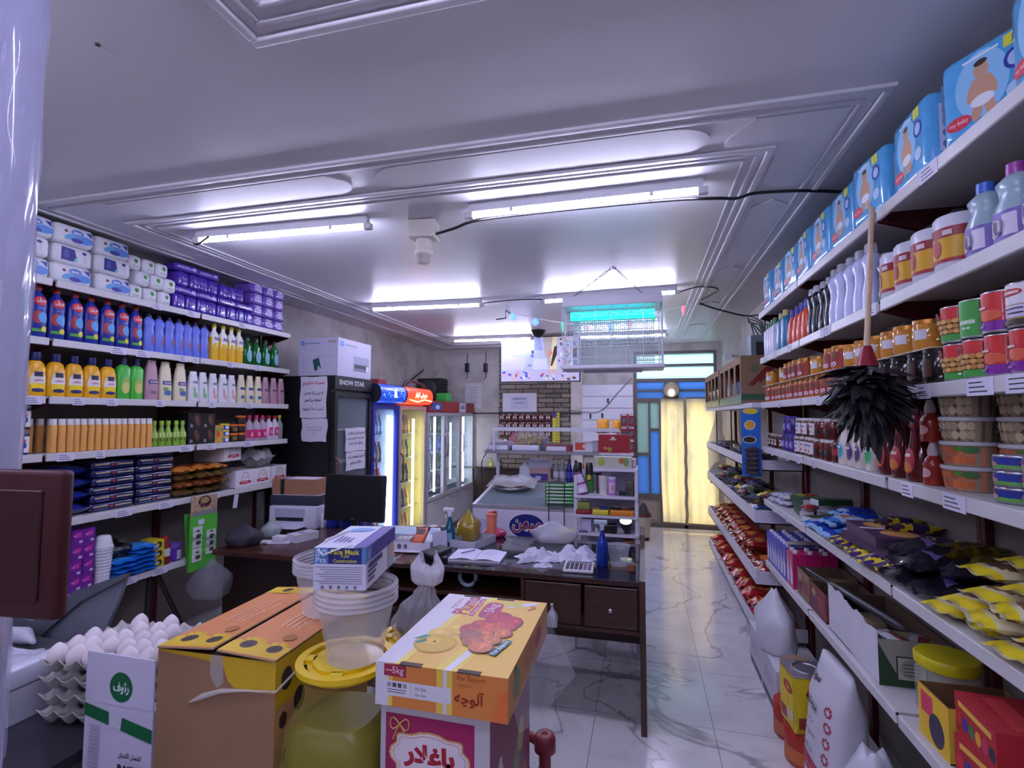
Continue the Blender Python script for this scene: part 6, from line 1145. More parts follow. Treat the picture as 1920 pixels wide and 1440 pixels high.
# things on top of the fridges
def d_hp(b, F, w, h):
 b.ell(F, w * .1, h * .86, .022, .022, pr(90, 140, 220)); b.text(F, 'hp', w * .1, h * .86, .02, pr(225, 230, 245)); b.rect(F, w * .17, w * .55, h * .84, h * .88, pr(150, 150, 176)); b.rect(F, w * .75, w * .95, h * .86, h * .93, pr(170, 160, 160))
 for q in range(5): b.rect(F, w * .08, w * (.16 + .03 * (q % 3)), h * (.1 + .09 * q), h * (.13 + .09 * q), pr(176, 176, 200))
 b.poly(F, [(w * .36, h * .42), (w * .52, h * .48), (w * .58, h * .2), (w * .42, h * .12)], pr(30, 84, 84)); b.ell(F, w * .52, h * .2, .012, .02, pr(190, 190, 180)); b.rect(F, w * .4, w * .9, h * .5, h * .53, pr(180, 180, 205))
tb = MB(); tb.box(0, .40, 0, .56, 0, .34, mat((196, 194, 216), .55, var=.04)); d_hp(tb, fM((0, 0, 0), (1, 0, 0), (0, 0, 1)), .40, .34); Fq = fM((.40, 0, 0), (0, 1, 0), (0, 0, 1)); tb.ell(Fq, .06, .29, .03, .026, pr(90, 140, 220)); tb.text(Fq, 'hp', .06, .29, .022, pr(225, 230, 245)); tb.rect(Fq, .11, .3, .28, .295, pr(150, 150, 176)); tb.rect(Fq, .25, .52, .06, .2, pr(120, 122, 140)); tb.rect(Fq, .25, .52, .13, .2, pr(160, 164, 190)); tb.box(.27, .5, .09, .12, 0, .001, pr(60, 60, 70), Fq); tb.rect(Fq, .47, .515, .065, .12, pr(225, 225, 230), z=.002)
o = tb.build('printer_box'); tag(o, 'large white printer carton standing on top of the black fridge', 'box'); o.location = (-3.0, 3.93, 1.951)
o = MB().box(-.05, .05, -.08, .08, 0, .055, mat((140, 40, 40), .5)).build('small_box'); tag(o, 'small dark red box lying on top of the blue fridge', 'box'); o.location = (-2.68, 4.78, 1.921)
cable('refrigerant_pipe', [(-2.66, 4.86, 1.93), (-2.7, 5.2, 1.93), (-2.62, 5.6, 1.925), (-3.0, 6.0, 1.96), (-3.26, 7.2, 2.3)], .012, 'dark pipe rising from the drinks fridges to the wall')
cable('rubber_hose', [(-2.58, 5.16, 1.925), (-2.6, 5.3, 1.99), (-2.62, 5.5, 2.0), (-2.6, 5.75, 1.965), (-2.6, 5.82, 1.925)], .014, 'black hose arching over the red glowing header')
t = thing('speaker', 'black loudspeaker box standing on the red topped cooler by the wall', 'speaker', (-3.06, 7.08, 1.791)); b = MB(); b.box(-.19, .19, -.12, .12, 0, .36, mat((30, 28, 30), .6)); b.build('cabinet', t); b = MB(); b.loft([(0, .13, .13), (.012, .13, .13), (.004, .1, .1), (-.0, .04, .04)], mat((60, 58, 60), .5), M=T(-.02, -.121, .2) @ RX(pi / 2), n=24, cap=(False, True)); b.build('cone', t)
b = MB()
for q in range(7): b.box(.19, .215, -.1, .1, .03 + .048 * q, .055 + .048 * q, mat((40, 38, 40), .5))
b.build('vent_rib', t)
o = MB().box(-.09, .09, -.08, .08, 0, .125, mat((70, 180, 80), .3, alpha=.85), bev=.012).build('crate'); tag(o, 'translucent green plastic box on top of the red topped cooler', 'box'); o.location = (-2.74, 6.75, 1.791)
# ---------------------------------------------------------------- screen on the back wall side
t = thing('wall_screen', 'wide flat screen showing security camera pictures, hung before the brick wall', 'screen', (-1.295, 6.45, 2.035)); b = MB(); b.box(-.53, .53, 0, .045, 0, .60, pl(20, 20, 26)); b.build('case', t)
b = MB(); F = fM((-.515, -.001, .015), (1, 0, 0), (0, 0, 1)); E_ = lambda r, g, b_, e=.9: mat((r, g, b_), .6, emit=e * .33, var=.12, scale=18)
b.rect(F, 0, 1.03, 0, .572, E_(150, 160, 200)); b.rect(F, 0, .745, .145, .572, E_(176, 186, 226)); b.poly(F, [(0, .572), (0, .4), (.3, .572)], E_(150, 146, 170)); b.ell(F, .26, .54, .045, .014, E_(60, 66, 90, .4)); b.poly(F, [(.0, .145), (.3, .145), (.34, .29), (.0, .36)], E_(196, 196, 226)); b.poly(F, [(.44, .572), (.53, .572), (.56, .4), (.45, .4)], E_(146, 156, 206)); b.poly(F, [(.56, .572), (.7, .572), (.66, .145), (.58, .36)], E_(176, 168, 170)); b.poly(F, [(.69, .572), (.745, .572), (.745, .145), (.65, .145), (.66, .3)], E_(226, 214, 176)); b.poly(F, [(.62, .33), (.66, .42), (.69, .36), (.65, .31)], E_(206, 140, 110)); b.poly(F, [(.66, .2), (.71, .44), (.745, .46), (.745, .34), (.68, .19)], E_(70, 56, 50, .3)); b.rect(F, .41, .44, .36, .4, E_(50, 60, 110, .4)); b.rect(F, .4, .44, .31, .35, E_(90, 110, 190)); b.rect(F, .36, .41, .19, .22, E_(130, 140, 180)); b.rect(F, .43, .62, .15, .29, E_(200, 206, 236))
rr = RND(12)
for (x0, x1, y0, y1) in ((0, .25, 0, .142), (.252, .5, 0, .142), (.502, .744, 0, .142), (.748, 1.03, 0, .142), (.748, 1.03, .145, .285), (.748, 1.03, .288, .43), (.748, 1.03, .433, .572)):
 b.rect(F, x0, x1, y0, y1, E_(186, 184, 216))
 for q in range(11):
  cx, cy = rr.uniform(x0 + .02, x1 - .02), rr.uniform(y0 + .015, y1 - .015); b.ell(F, cx, cy, min(rr.uniform(.008, .03), cx - x0, x1 - cx), min(rr.uniform(.006, .02), cy - y0, y1 - cy), E_(*rr.choice([(226, 226, 240), (60, 60, 90), (206, 80, 80), (60, 80, 190), (220, 190, 130), (90, 90, 110), (226, 160, 160), (200, 206, 236)])), n=8, rot=rr.uniform(0, 3))
b.rect(F, .95, 1.0, .29, .4, E_(30, 30, 40, .2)); b.build('display', t)
b = MB(); b.tube([(0, .03, .6), (0, .03, .63)], .02, pl(30, 30, 34)); b.build('ceiling_mount', t)
t = thing('dome_camera', 'black dome camera on the ceiling above the wall screen', 'camera', (-1.25, 6.15, ZC)); MB().loft([(-.09, .02, .02), (-.075, .06, .06), (-.03, .085, .085), (-.012, .09, .09), (0, .1, .1)], pl(22, 22, 26), n=24).build('dome', t)
# wall wiring and small things on the back wall
for n_, (x, z, lab) in enumerate(((-2.72, 2.32, 'on the white wall between cooler and brick'), (-2.41, 2.31, 'beside the wall screen edge'))):
 b = MB(); b.tube([(x, YB - .02, 2.6), (x, YB - .03, z + .1)], .006, WB); b.box(x - .03, x + .03, YB - .06, YB - .005, z - .02, z + .12, pl(26, 26, 30), bev=.006); b.tube([(x, YB - .03, z), (x + .01, YB - .05, z - .1), (x - .02, YB - .06, z - .14)], .006, WB); o = b.build('power_adapter'); tag(o, 'black power adapter with dangling wire ' + lab, 'adapter', 'adapters on the back wall')
b = MB(); b.box(-2.82, -2.62, YB - .04, YB - .002, 1.3, 1.31, mat((40, 36, 36), .5)); b = MB(); b.box(-3.29, -.9, YB - .075, YB - .061, 1.625, 1.65, mat((52, 50, 54), .5)); o = b.build('cable_rail'); tag(o, 'dark horizontal rail running along the back wall above the chocolates', 'rail')
t = thing('paper_sheet', 'faint printed sheet pasted on the white wall beside the cooler', 'paper', (-2.62, YB - .004, 1.72)); b = MB(); b.box(-.14, .14, -.002, .002, 0, .4, mat((200, 196, 204), .8, var=.04)); F = fM((-.14, -.0025, 0), (1, 0, 0), (0, 0, 1))
for q in range(7): b.rect(F, .05 + .02 * (q % 3), .22 - .02 * (q % 2), .32 - .04 * q, .332 - .04 * q, pr(160, 158, 176))
b.build('sheet', t)
t = thing('notice_board', 'white framed board with a printed sheet on the brick wall', 'notice board', (-1.85, YB - .04, 1.66)); MB().box(-.27, .27, -.012, .008, 0, .29, mat((214, 212, 224), .4, var=.03)).build('board', t); b = MB(); F = fM((-.14, -.0125, .045), (1, 0, 0), (0, 0, 1)); b.rect(F, 0, .28, 0, .2, pr(196, 194, 220)); b.rect(F, .04, .24, .15, .165, GREY); b.rect(F, .06, .22, .09, .1, GREY); b.build('printed_sheet', t)
cable('power_cable', [(-1.5, YB - .05, 2.04), (-1.35, YB - .06, 1.8), (-1.1, YB - .08, 1.7), (-.85, YB - .08, 1.66), (-.6, YB - .07, 1.68), (-.35, YB - .07, 1.95), (-.15, YB - .05, 2.16)], .006, 'thin cable sagging across the brick and the slatted board', m=mat((120, 112, 112), .5, var=0))
# packets hanging on the back wall
t0 = thing('chocolate_packet', '', 'packet'); b = MB(); b.pouch(.098, .11, .03, foil(84, 40, 36), 201, nx=8, ny=8, M=RX(pi / 2)); b.build('wrapper', t0); b = MB(); F = fM((0, -.031, 0), (1, 0, 0), (0, 0, 1)); b.poly(F, [(-.03, -.03), (.0, -.005), (.03, -.03), (.022, .03), (.0, .0), (-.026, .03)], pr(206, 190, 190)); b.build('print', t0)
for r in range(3): row(t0, [(-2.12 + .104 * i, YB - .075, 1.575 - .125 * r, 0) for i in range(8)], 'shiny brown chocolate packet, %s row from above, {o} from the white wall' % ORD[r], 'brown chocolate packets on the wall')
t = thing('sachet_strip', 'yellow strip of sachets hanging beside the chocolate packets', 'sachets', (-1.275, YB - .08, 1.20)); b = MB(); b.box(-.055, .055, -.004, .004, 0, .45, mat((206, 196, 50), .3, var=.1)); F = fM((-.055, -.0045, 0), (1, 0, 0), (0, 0, 1))
for q in range(10): b.rect(F, .045, .1, .02 + .042 * q, .034 + .042 * q, pr(120, 116, 96))
b.poly(F, [(0, .37), (.055, .37), (.07, .45), (0, .45)], pr(70, 50, 140)); b.build('strip', t)
t0 = thing('sponge_packet', '', 'packet'); b = MB(); b.box(-.05, .05, -.02, .0, 0, .175, mat((130, 26, 40), .3, var=.1)); b.build('card', t0); b = MB(); b.ell(fM((0, -.021, .075), (1, 0, 0), (0, 0, 1)), 0, 0, .034, .05, pr(96, 100, 106)); b.loft([(0, .03, .045), (.014, .026, .04)], mat((90, 96, 100), .7), M=fM((0, -.022, .075), (1, 0, 0), (0, 0, 1)), n=16); b.build('scourer', t0); b = MB(); b.rect(fM((0, -.021, .15), (1, 0, 0), (0, 0, 1)), -.035, .035, 0, .02, pr(214, 210, 214)); b.build('label', t0)
for r in range(3): row(t0, [(-.27 + .106 * i, YB - .052, 1.455 - .19 * r, 0) for i in range(2)], 'red scourer packet on the slatted board, %s row from above, {o} from the brick column' % ORD[r], 'red scourer packets')
# ---------------------------------------------------------------- insect lamp cage hung from the ceiling
t = thing('insect_lamp', 'white wire insect lamp with glowing turquoise tubes hung on chains', 'insect lamp', (-.2, 3.6, 1.93)); WM = mat((206, 204, 216), .4, var=.05); M_ = RZ(-.0); x0, x1, d = -.335, .335, .13
def tray_(b, z0, z1, e): b.box(x0 - e, x1 + e, -d - e, d + e, z0, z1, WM, bev=.008)
b = MB(); tray_(b, .425, .50, .0); b.build('top_housing', t); b = MB(); tray_(b, -.01, .018, .01); b.box(-.2, .2, -.02, .02, -.028, -.01, WM); b.build('catch_tray', t)
b = MB(); wr_ = .0028
for y in (-d, d):
 for k in range(7): x = x0 + .02 + (x1 - x0 - .04) * k / 6; b.tube([(x, y, .015), (x, y, .43)], wr_, WM, n=5)
 for z in (.07, .14, .22, .30, .37): b.tube([(x0, y, z), (x1, y, z)], wr_, WM, n=5)
for x in (x0, x1):
 for k in range(4): y = -d + 2 * d * k / 3; b.tube([(x, y, .015), (x, y, .43)], wr_, WM, n=5)
 for z in (.07, .14, .22, .30, .37): b.tube([(x, -d, z), (x, d, z)], wr_, WM, n=5)
b.build('wire_guard', t)
m, nt, bs, N, L = nodes('fine_grid'); tc = N('ShaderNodeTexCoord'); br = N('ShaderNodeTexBrick'); br.offset = 0; br.inputs['Scale'].default_value = 1; br.inputs['Brick Width'].default_value = .014; br.inputs['Row Height'].default_value = .014; br.inputs['Mortar Size'].default_value = .0022; mp = N('ShaderNodeMapping'); mp.inputs['Rotation'].default_value = (radians(90), 0, 0); L(tc.outputs['Object'], mp.inputs[0]); L(mp.outputs[0], br.inputs['Vector']); L(br.outputs['Fac'], bs.inputs['Alpha']); bs.inputs['Base Color'].default_value = hx((120, 130, 134)) + (1,); bs.inputs['Metallic'].default_value = .6; bs.inputs['Roughness'].default_value = .4
b = MB(); b.box(x0 + .05, x1 - .05, .035, .037, .03, .41, m); b.build('shock_grid', t)
CY = LITE((20, 226, 226), 2.2)
for k, (y, z) in enumerate(((-.06, .385), (-.06, .352))): MB().loft([(x0 + .05, .013, .013), (x1 - .05, .013, .013)], CY, n=12, M=T(0, y, z) @ RY(pi / 2)).build('uv_tube', t)
for s_, (xe, ze) in enumerate(((-.31, .5), (.23, .5))):
 A_, B_ = Vector((.01, .0, .725)), Vector((xe, 0, ze)); n = 14; b = MB()
 for k in range(n):
  p, q = A_.lerp(B_, k / n), A_.lerp(B_, (k + 1.25) / n); c = (p + q) / 2; dv = (q - p); L_ = dv.length; dv.normalize(); up = Vector((0, 1, 0)) if k % 2 else Vector((dv.z, 0, -dv.x)); sd = up
  b.tube([c + dv * (L_ * .5 * cos(a)) + sd * (.007 * sin(a)) for a in [i * pi / 4 for i in range(8)]], .0018, mat((110, 108, 112), .35, metal=.8, var=0), n=4, closed=True)
 b.build('chain', t)
b = MB(); b.tube([(.01, 0, .735), (.01, 0, .715), (.02, 0, .708), (.028, 0, .718)], .005, mat((120, 116, 116), .35, metal=.8)); b.build('ceiling_hook', t)
# string of little lamps
pA, pB = P(952, 585, y=4.9), P(1300, 568, y=4.9); pts = [(pA[0] + (pB[0] - pA[0]) * k / 20, 4.9, pA[2] + (pB[2] - pA[2]) * k / 20 - .16 * sin(pi * k / 20)) for k in range(21)]
ls = thing('light_string', 'thin white string of small coloured lamps sagging under the ceiling', 'light string', (0, 0, 0)); MB().tube(pts, .004, pl(200, 200, 206), n=5).build('wire', ls)
for k, (q, c) in enumerate(((.6, (120, 170, 240)), (3.2, (110, 160, 240)), (6.3, (60, 200, 130)), (9, (226, 130, 150)), (11.4, (110, 140, 220)), (13.6, (206, 110, 130)), (16, (60, 190, 120)), (19, (226, 110, 130)))):
 i = int(q); p = Vector(pts[i]).lerp(Vector(pts[i + 1]), q - i); b = MB(); cm = mat(c, .3, emit=.6, var=.0)
 if k < 2: b.loft([(-.075, .01, .01), (-.06, .03, .03), (-.035, .036, .036), (-.01, .028, .028), (0, .008, .008)], cm, M=T(*p), n=12)
 else: b.loft([(-.09, .004, .004), (-.05, .014, .014), (-.02, .02, .02), (0, .012, .012)], cm, M=T(*p), n=10)
 b.build('coloured_lamp', ls)
b = MB(); x, z = pA[0], pA[2]; b.tube([(x - .02, 4.9, ZC), (x - .02, 4.9, z + .05)], .006, WB); b.box(x - .045, x + .005, 4.88, 4.93, z + .02, z + .12, pl(24, 24, 28), bev=.006); b.tube([(x - .02, 4.9, z + .03), (x + .02, 4.89, z - .02), (x + .03, 4.9, z + .04)], .007, WB); b.tube([(x - .12, 4.9, z - .07), (x - .02, 4.9, z - .06), (x - .02, 4.9, z + .03)], .007, WB); o = b.build('hanging_clamp'); tag(o, 'black clamp with plug hanging from the ceiling where the lamp string starts', 'clamp')
# sensor on the ceiling and its wires
t = thing('motion_sensor', 'white ceiling sensor box with round socket between the two front tube lights', 'sensor', (-1.15, 2.52, ZC), .12); CR = mat((206, 200, 190), .4, var=.05); MB().box(-.075, .075, -.06, .06, -.1, 0, CR, bev=.008).build('housing', t); MB().loft([(-.235, .02, .02), (-.23, .035, .035), (-.19, .042, .042), (-.188, .05, .05), (-.165, .05, .05), (-.163, .044, .044), (-.1, .042, .042)], CR, n=20).build('socket', t)
cable('power_cable', [(-1.07, 2.5, 2.58), (-.95, 2.46, 2.585), (-.8, 2.42, 2.6), (-.4, 2.395, 2.598), (.1, 2.38, 2.59), (.33, 2.40, 2.585), (.43, 2.46, 2.60), (.52, 2.52, 2.64), (.7, 2.55, 2.645), (.85, 2.6, 2.648), (.93, 2.62, 2.645)], .0075, 'dark cable from the ceiling sensor along the tube to the diaper shelf')
cable('power_cable', [(-1.44, 4.36, 2.62), (-1.1, 4.37, 2.64), (-.8, 4.36, 2.625)], .005, 'thin wire linking the two middle tube lights')
cable('power_cable', [(-2.52, 2.34, 2.6), (-2.45, 2.3, 2.57), (-2.35, 2.28, 2.6)], .006, 'short dark wire end at the tube light over the soap shelves')
cable('power_cable', [(.28, 4.28, 2.6), (.45, 4.3, 2.645), (.62, 4.45, 2.645), (.5, 4.9, 2.65), (.53, 5.02, 2.652)], .005, 'thin wire from the middle tube light along the ceiling moulding')
for k, (x, y) in enumerate(((-1.5, 1.05), (.0, .98))): tag(MB().loft([(-.004, .006, .006), (0, .008, .008)], mat((70, 60, 54), .7), M=T(x, y, ZC), n=8).build('ceiling_hook_hole'), 'tiny dark hook hole in the bare ceiling ' + ('over the eggs side', 'over the boxes side')[k], 'hole', 'hook holes')
# ---------------------------------------------------------------- chest freezer with its glass rack
f = thing('chest_freezer', 'white chest freezer with sloped glass lid and blue oval logo', 'freezer', (-.88, 4.1, 0)); WF = mat((206, 200, 222), .35, var=.04); w_, dp = .52, .66
b = MB(); b.box(-w_, w_, 0, dp, .06, .83, WF, bev=.012); b.box(-w_ + .03, w_ - .03, .03, dp - .02, 0, .06, pl(40, 40, 44)); b.build('body', f)
b = MB(); AL2 = mat((196, 194, 202), .3, metal=.5, var=0)
sl = lambda y: .86 + .11 * y / dp
for xx in (-w_, w_ - .03): b.add([(xx, 0, .83), (xx + .03, 0, .83), (xx + .03, dp, .83), (xx, dp, .83), (xx, 0, .86), (xx + .03, 0, .86), (xx + .03, dp, .97), (xx, dp, .97)], [(0, 3, 2, 1), (4, 5, 6, 7), (0, 1, 5, 4), (1, 2, 6, 5), (2, 3, 7, 6), (3, 0, 4, 7)], AL2)
b.box(-w_ + .03, w_ - .03, 0, .03, .83, .86, AL2); b.box(-w_ + .03, w_ - .03, dp - .06, dp, .83, .97, AL2); b.box(-w_ + .0301, w_ - .0301, .03, dp - .06, .828, .834, mat((70, 76, 80), .4)); b.build('lid_frame', f)
b = MB(); b.add([(-w_ + .03, .03, sl(.03) - .004), (w_ - .03, .03, sl(.03) - .004), (w_ - .03, dp - .06, sl(dp - .06) - .004), (-w_ + .03, dp - .06, sl(dp - .06) - .004)], [(0, 1, 2, 3)], film(150, 170, 176, .55, .06)); b.build('glass_lid', f)
b = MB(); F = fM((-w_, -.0006, 0), (1, 0, 0), (0, 0, 1)); lg, l2 = pr(26, 34, 116), pr(226, 220, 230)
for q, rd in enumerate((.42, .34, .26)): b.ell(F, .44, .55, rd, rd * .62, mat((214 - 3 * q, 206 - 4 * q, 228), .35, var=.02), n=30) if .55 + rd * .62 < .83 and False else None
b.ell(F, .47, .70, .155, .105, l2, n=36); b.ell(F, .47, .70, .148, .098, lg, n=36); b.text(F, fa('میهن'), .47, .70, .11, l2, w=.25, bold=.06); b.text(F, fa('میهن'), .47, .70, .105, pr(150, 36, 60), w=.24, bold=.012); b.rect(F, .05, .13, .60, .74, mat((186, 190, 226), .4, var=.02)); b.rect(F, .8, 1.0, .52, .523, pr(120, 110, 130)); b.build('printed_front', f)
gr = thing('glass_rack', 'steel rack with white top frame standing over the chest freezer', 'rack', (-.92, 4.7, 0)); SS = mat((150, 150, 158), .35, metal=.6, var=.05); x0, x1 = -.56, .53
b = MB(); b.box(x0, x1, -.02, .26, 1.24, 1.268, SS); b.build('shelf_board', gr)
for x in (x0 + .09, x1 - .05):
 for y in (.15,): b = MB(); b.tube([(x, y, .972), (x, y, 1.24)], .016, WM, n=10); b.build('post', gr)
b = MB(); b.box(x0 + .08, x1 + .18, .0, .03, 1.455, 1.485, WM); b.box(x1 + .15, x1 + .18, .2, .23, 1.268, 1.455, WM); b.box(x0 + .08, x1 + .18, .23, .26, 1.455, 1.485, WM); b.box(x0 + .08, x0 + .1, .0, .02, 1.268, 1.455, WM); b.box(x1 + .0, x1 + .18, -.02, .26, 1.252, 1.268, WM); b.build('top_frame', gr)
b = MB(); b.add([(x0 + .02, -.015, 1.27), (x0 + .02, .24, 1.27), (x0 + .09, .24, 1.455), (x0 + .09, -.0, 1.455)], [(0, 1, 2, 3)], film(214, 220, 226, .4, .1)); b.box(x0 + .08, x1 + .18, .0, .26, 1.486, 1.490, film(200, 214, 220, .3, .08)); b.build('glass_panel', gr)
cable('power_cable', [(-1.46, 4.68, 1.24), (-1.5, 4.66, 1.1), (-1.47, 4.7, .6), (-1.47, 4.75, .05)], .005, 'thin black cable hanging down beside the chest freezer')
def traybox(name, lab, x, y, z, w, d, h, m, top=None):
 b = MB(); b.box(-w / 2, w / 2, -d / 2, d / 2, 0, h, m, bev=.006); o = b.build(name); o.location = (x, y, z); return tag(o, lab, 'tray' if 'tray' in name else 'box')
ZS = 1.2695
traybox('food_tray', 'white foam tray at the cooler end of the glass rack', -1.37, 4.83, ZS, .21, .18, .045, mat((206, 206, 226), .4)); traybox('food_tray', 'white foam tray under the cookie bag on the glass rack', -1.09, 4.83, ZS, .26, .18, .05, mat((206, 206, 222), .4))
o = MB().pouch(.2, .15, .05, film(216, 214, 222, .55), 210, crimp=.2, rg=.3).build('plastic_bag'); tag(o, 'crumpled plastic on the first white tray of the glass rack', 'plastic bag'); o.location = (-1.37, 4.83, ZS + .046)
t = thing('cookie_bag', 'rounded clear bag of pale cookies on the glass rack', 'snack bag', (-1.06, 4.83, ZS + .052)); b = MB(); rr = RND(5)
for q in range(46): a = rr.uniform(0, 3.14); r = rr.random() ** .5; b.loft([(-.014, .016, .014), (0, .022, .02), (.014, .016, .014)], mat((206, 184, 130) if q % 3 else (190, 160, 100), rg=.6), M=T(.13 * r * cos(a), rr.uniform(-.05, .03), .012 + .085 * r * sin(a)) @ RX(rr.uniform(0, 3)) @ RY(rr.uniform(0, 3)), n=8)
ob = b.build('cookie_filling', t); ob['kind'] = 'stuff'; b = MB(); b.pouch(.34, .17, .14, film(226, 222, 214, .3, .1), 211, nx=16, ny=12, crimp=.1, rg=.2); b.build('bag', t)
o = MB().box(-.13, .13, -.08, .08, 0, .06, mat((120, 44, 60), .4)).rect(fM((-.13, -.08, 0), (1, 0, 0), (0, 0, 1)), .015, .2, .004, .045, pr(206, 206, 222)).poly(fM((-.13, -.08, .06), (1, 0, 0), (0, 1, 0)), [(0, 0), (.25, 0), (.2, .05), (.0, .03)], pr(190, 150, 150)).build('pastry_box'); tag(o, 'maroon pastry box with white panel on the glass rack', 'box'); o.location = (-.77, 4.82, ZS)
b = MB(); b.box(-.09, .09, -.06, .06, 0, .09, mat((206, 204, 212), .4)); F = fM((-.09, -.06, 0), (1, 0, 0), (0, 0, 1)); b.rect(F, .02, .11, .015, .08, pr(196, 70, 44)); b.ell(F, .1, .05, .012, .016, pr(226, 190, 170)); o = b.build('cup_box'); tag(o, 'white carton with orange picture on the glass rack beside the maroon box', 'box'); o.location = (-.545, 4.80, ZS)
traybox('silver_box', 'grey silver box at the end of the glass rack before the red carton', -.43, 4.80, ZS, .06, .12, .1, mat((170, 170, 184), .35))
traybox('white_card_box', 'flat white box at the back of the glass rack behind the cookies', -1.1, 4.94, ZS, .4, .03, .12, mat((186, 182, 206), .5)); o = MB().box(-.06, .06, -.001, .001, 0, .08, mat((190, 110, 120), .5)).build('price_card'); tag(o, 'tilted pink and white card at the back of the glass rack', 'card'); o.location = (-1.22, 4.845, ZS + .07); o.rotation_euler = (-.1, .35, 0)
b = MB(); b.box(-.14, .14, -.05, .05, 0, .16, mat((150, 22, 34), .4)); F = fM((-.14, -.05, 0), (1, 0, 0), (0, 0, 1)); b.ell(F, .13, .13, .018, .014, pr(206, 196, 200)); b.rect(F, .1, .16, .112, .122, pr(206, 196, 200)); b.ell(F, .1, .03, .02, .02, pr(150, 160, 50)); b.ell(F, .06, .04, .02, .012, pr(206, 130, 90)); o = b.build('gift_carton'); tag(o, 'red carton with small white crown mark at the end of the glass rack', 'box'); o.location = (-.255, 4.735, ZS); o.rotation_euler = (0, 0, 0)
t0 = bagproto('pellet_bag', .12, .14, .07, 215, lambda u, v, tp: foil(222, 150, 30) if .2 < v else foil(226, 206, 170), 'snack bag'); t0.location = (-.36, 4.83, 1.492); t0.rotation_euler = (1.2, 0, 0); t0['label'] = 'larger bag of orange puffs standing on the glass rack top'; dup(t0, (-.24, 4.83, 1.492), None, 'smaller bag of orange puffs beside the larger one', None, sc=(.7, .9, .9))
o = MB().box(-.035, .035, -.03, .03, 0, .1, mat((206, 170, 40), .3), bev=.01).build('yellow_packet'); tag(o, 'yellow packet on the glass rack seen under the top frame', 'packet'); o.location = (-.36, 4.86, ZS)
# goods on the freezer's back ledge
ZL = .972
b = MB(); b.box(-w_ - 0, w_ + .0, 0, .30, .95, .97, SS); b.box(-w_, w_, .01, .29, 0, .95, mat((120, 120, 128), .5)); o = b.build('steel_ledge'); tag(o, 'steel ledge directly behind the chest freezer carrying bottles', 'counter'); o.location = (-.88, 4.765, 0)
o = bottle('milk_jug', 'square white plastic jug on the ledge behind the freezer', 'bottle', sec(.15, .06, .05, (0, .95), (.04, 1), (.6, 1), (.62, .96), (.66, 1), (.8, .95), (1, .4)), pl(206, 210, 226), [(.15, .02, .02), (.17, .02, .02)], pl(190, 196, 220), e=.6); o.location = (-1.13, 4.93, ZL)
o = MB().box(-.09, .09, -.07, .07, 0, .13, mat((190, 150, 150), .4)).rect(fM((-.09, -.07, 0), (1, 0, 0), (0, 0, 1)), .005, .175, .005, .07, pr(60, 50, 130)).ell(fM((-.09, -.07, 0), (1, 0, 0), (0, 0, 1)), .08, .035, .03, .014, pr(190, 190, 220)).build('snack_box'); tag(o, 'carton with purple band on the ledge behind the freezer', 'box'); o.location = (-.98, 4.93, ZL)
o = MB().box(-.1, .1, -.07, .07, 0, .075, mat((176, 176, 196), .4)).build('snack_box'); tag(o, 'silver grey carton stacked on the purple banded carton', 'box'); o.location = (-.98, 4.93, ZL + .1305)
cl = drink((150, 150, 160), (200, 200, 210), .19, .03); cl['label'] = 'x'
row(cl, [(-.82 + .062 * i, 4.9, ZL, 0) for i in range(2)], 'clear grey bottle behind the freezer, {o} from the purple carton', 'clear bottles behind the freezer')
row(drink((26, 26, 130), (30, 30, 60), .19, .03), [(-.69 + .063 * i, 4.88, ZL, 0) for i in range(2)], 'dark blue bottle behind the freezer, {o} after the clear ones', 'blue bottles behind the freezer')
row(drink((216, 110, 70), (226, 200, 200), .17, .028), [(-.56, 4.86, ZL, 0)], 'orange bottle on the ledge behind the white rack', 'orange bottles behind the freezer')
for k, (x, c, lab) in enumerate(((-1.40, (206, 200, 90), 'small bottle with yellow liquid on the dado ledge'), (-1.25, (60, 60, 40), 'small dark bottle on the dado ledge'))):
 o = drink(c, (60, 60, 60), .13, .03); o['label'] = lab; o.location = (x - .9, YB - .075, .801)
struct(MB().box(-3.29, -1.06, YB - .12, YB - .045, .785, .8, woodm('dado_cap', (46, 36, 34), (70, 56, 50), axis='X')).build('trim_60'))
t = thing('pastry_tray', 'round steel tray of sweets covered with clear plastic on the freezer lid', 'tray', (-1.17, 4.55, .942)); t.rotation_euler.x = .16; b = MB(); b.loft([(0, .16, .12), (.012, .18, .135), (.035, .19, .145), (.035, .182, .138), (.014, .172, .128)], METAL, n=30, cap=(True, True)); b.build('pan', t); b = MB(); rr = RND(2)
for q in range(26): a, r = rr.uniform(0, 6.28), rr.random() ** .5 * .14; b.loft([(0, .02, .018), (.012, .024, .02), (.024, .012, .01)], mat((120, 90, 70), .6, var=.2), M=T(r * cos(a), r * .7 * sin(a), .02), n=8)
ob = b.build('sweets', t); ob['kind'] = 'stuff'; b = MB(); b.pouch(.46, .3, .09, film(216, 216, 222, .35, .1), 220, nx=18, ny=14, crimp=.2, rg=.35, M=T(.02, 0, .012)); b.build('plastic_cover', t)
tw = thing('towel_packet', '', 'packet'); b = MB(); b.box(-.125, .125, -.06, .06, 0, .027, foil(40, 140, 60), bev=.011, seg=3); b.build('wrapper', tw); b = MB(); F = fM((-.125, -.0605, 0), (1, 0, 0), (0, 0, 1)); b.poly(F, [(.01, .006), (.16, .011), (.24, .018), (.2, .023), (.02, .022)], pr(210, 214, 214)); b.build('print', tw)
row(tw, [(-.66, 4.19, .884 + .0275 * i, .02 * (i % 3 - 1)) for i in range(6)], 'green and white packet on the freezer lid, {o} from the bottom of its stack', 'green packets on the freezer')
b = MB()
for k, x in enumerate((-.745, -.62)): b.tube([(x, 4.08, .03), (x, 4.085, .86), (x, 4.112, 1.06)], .004, WB)
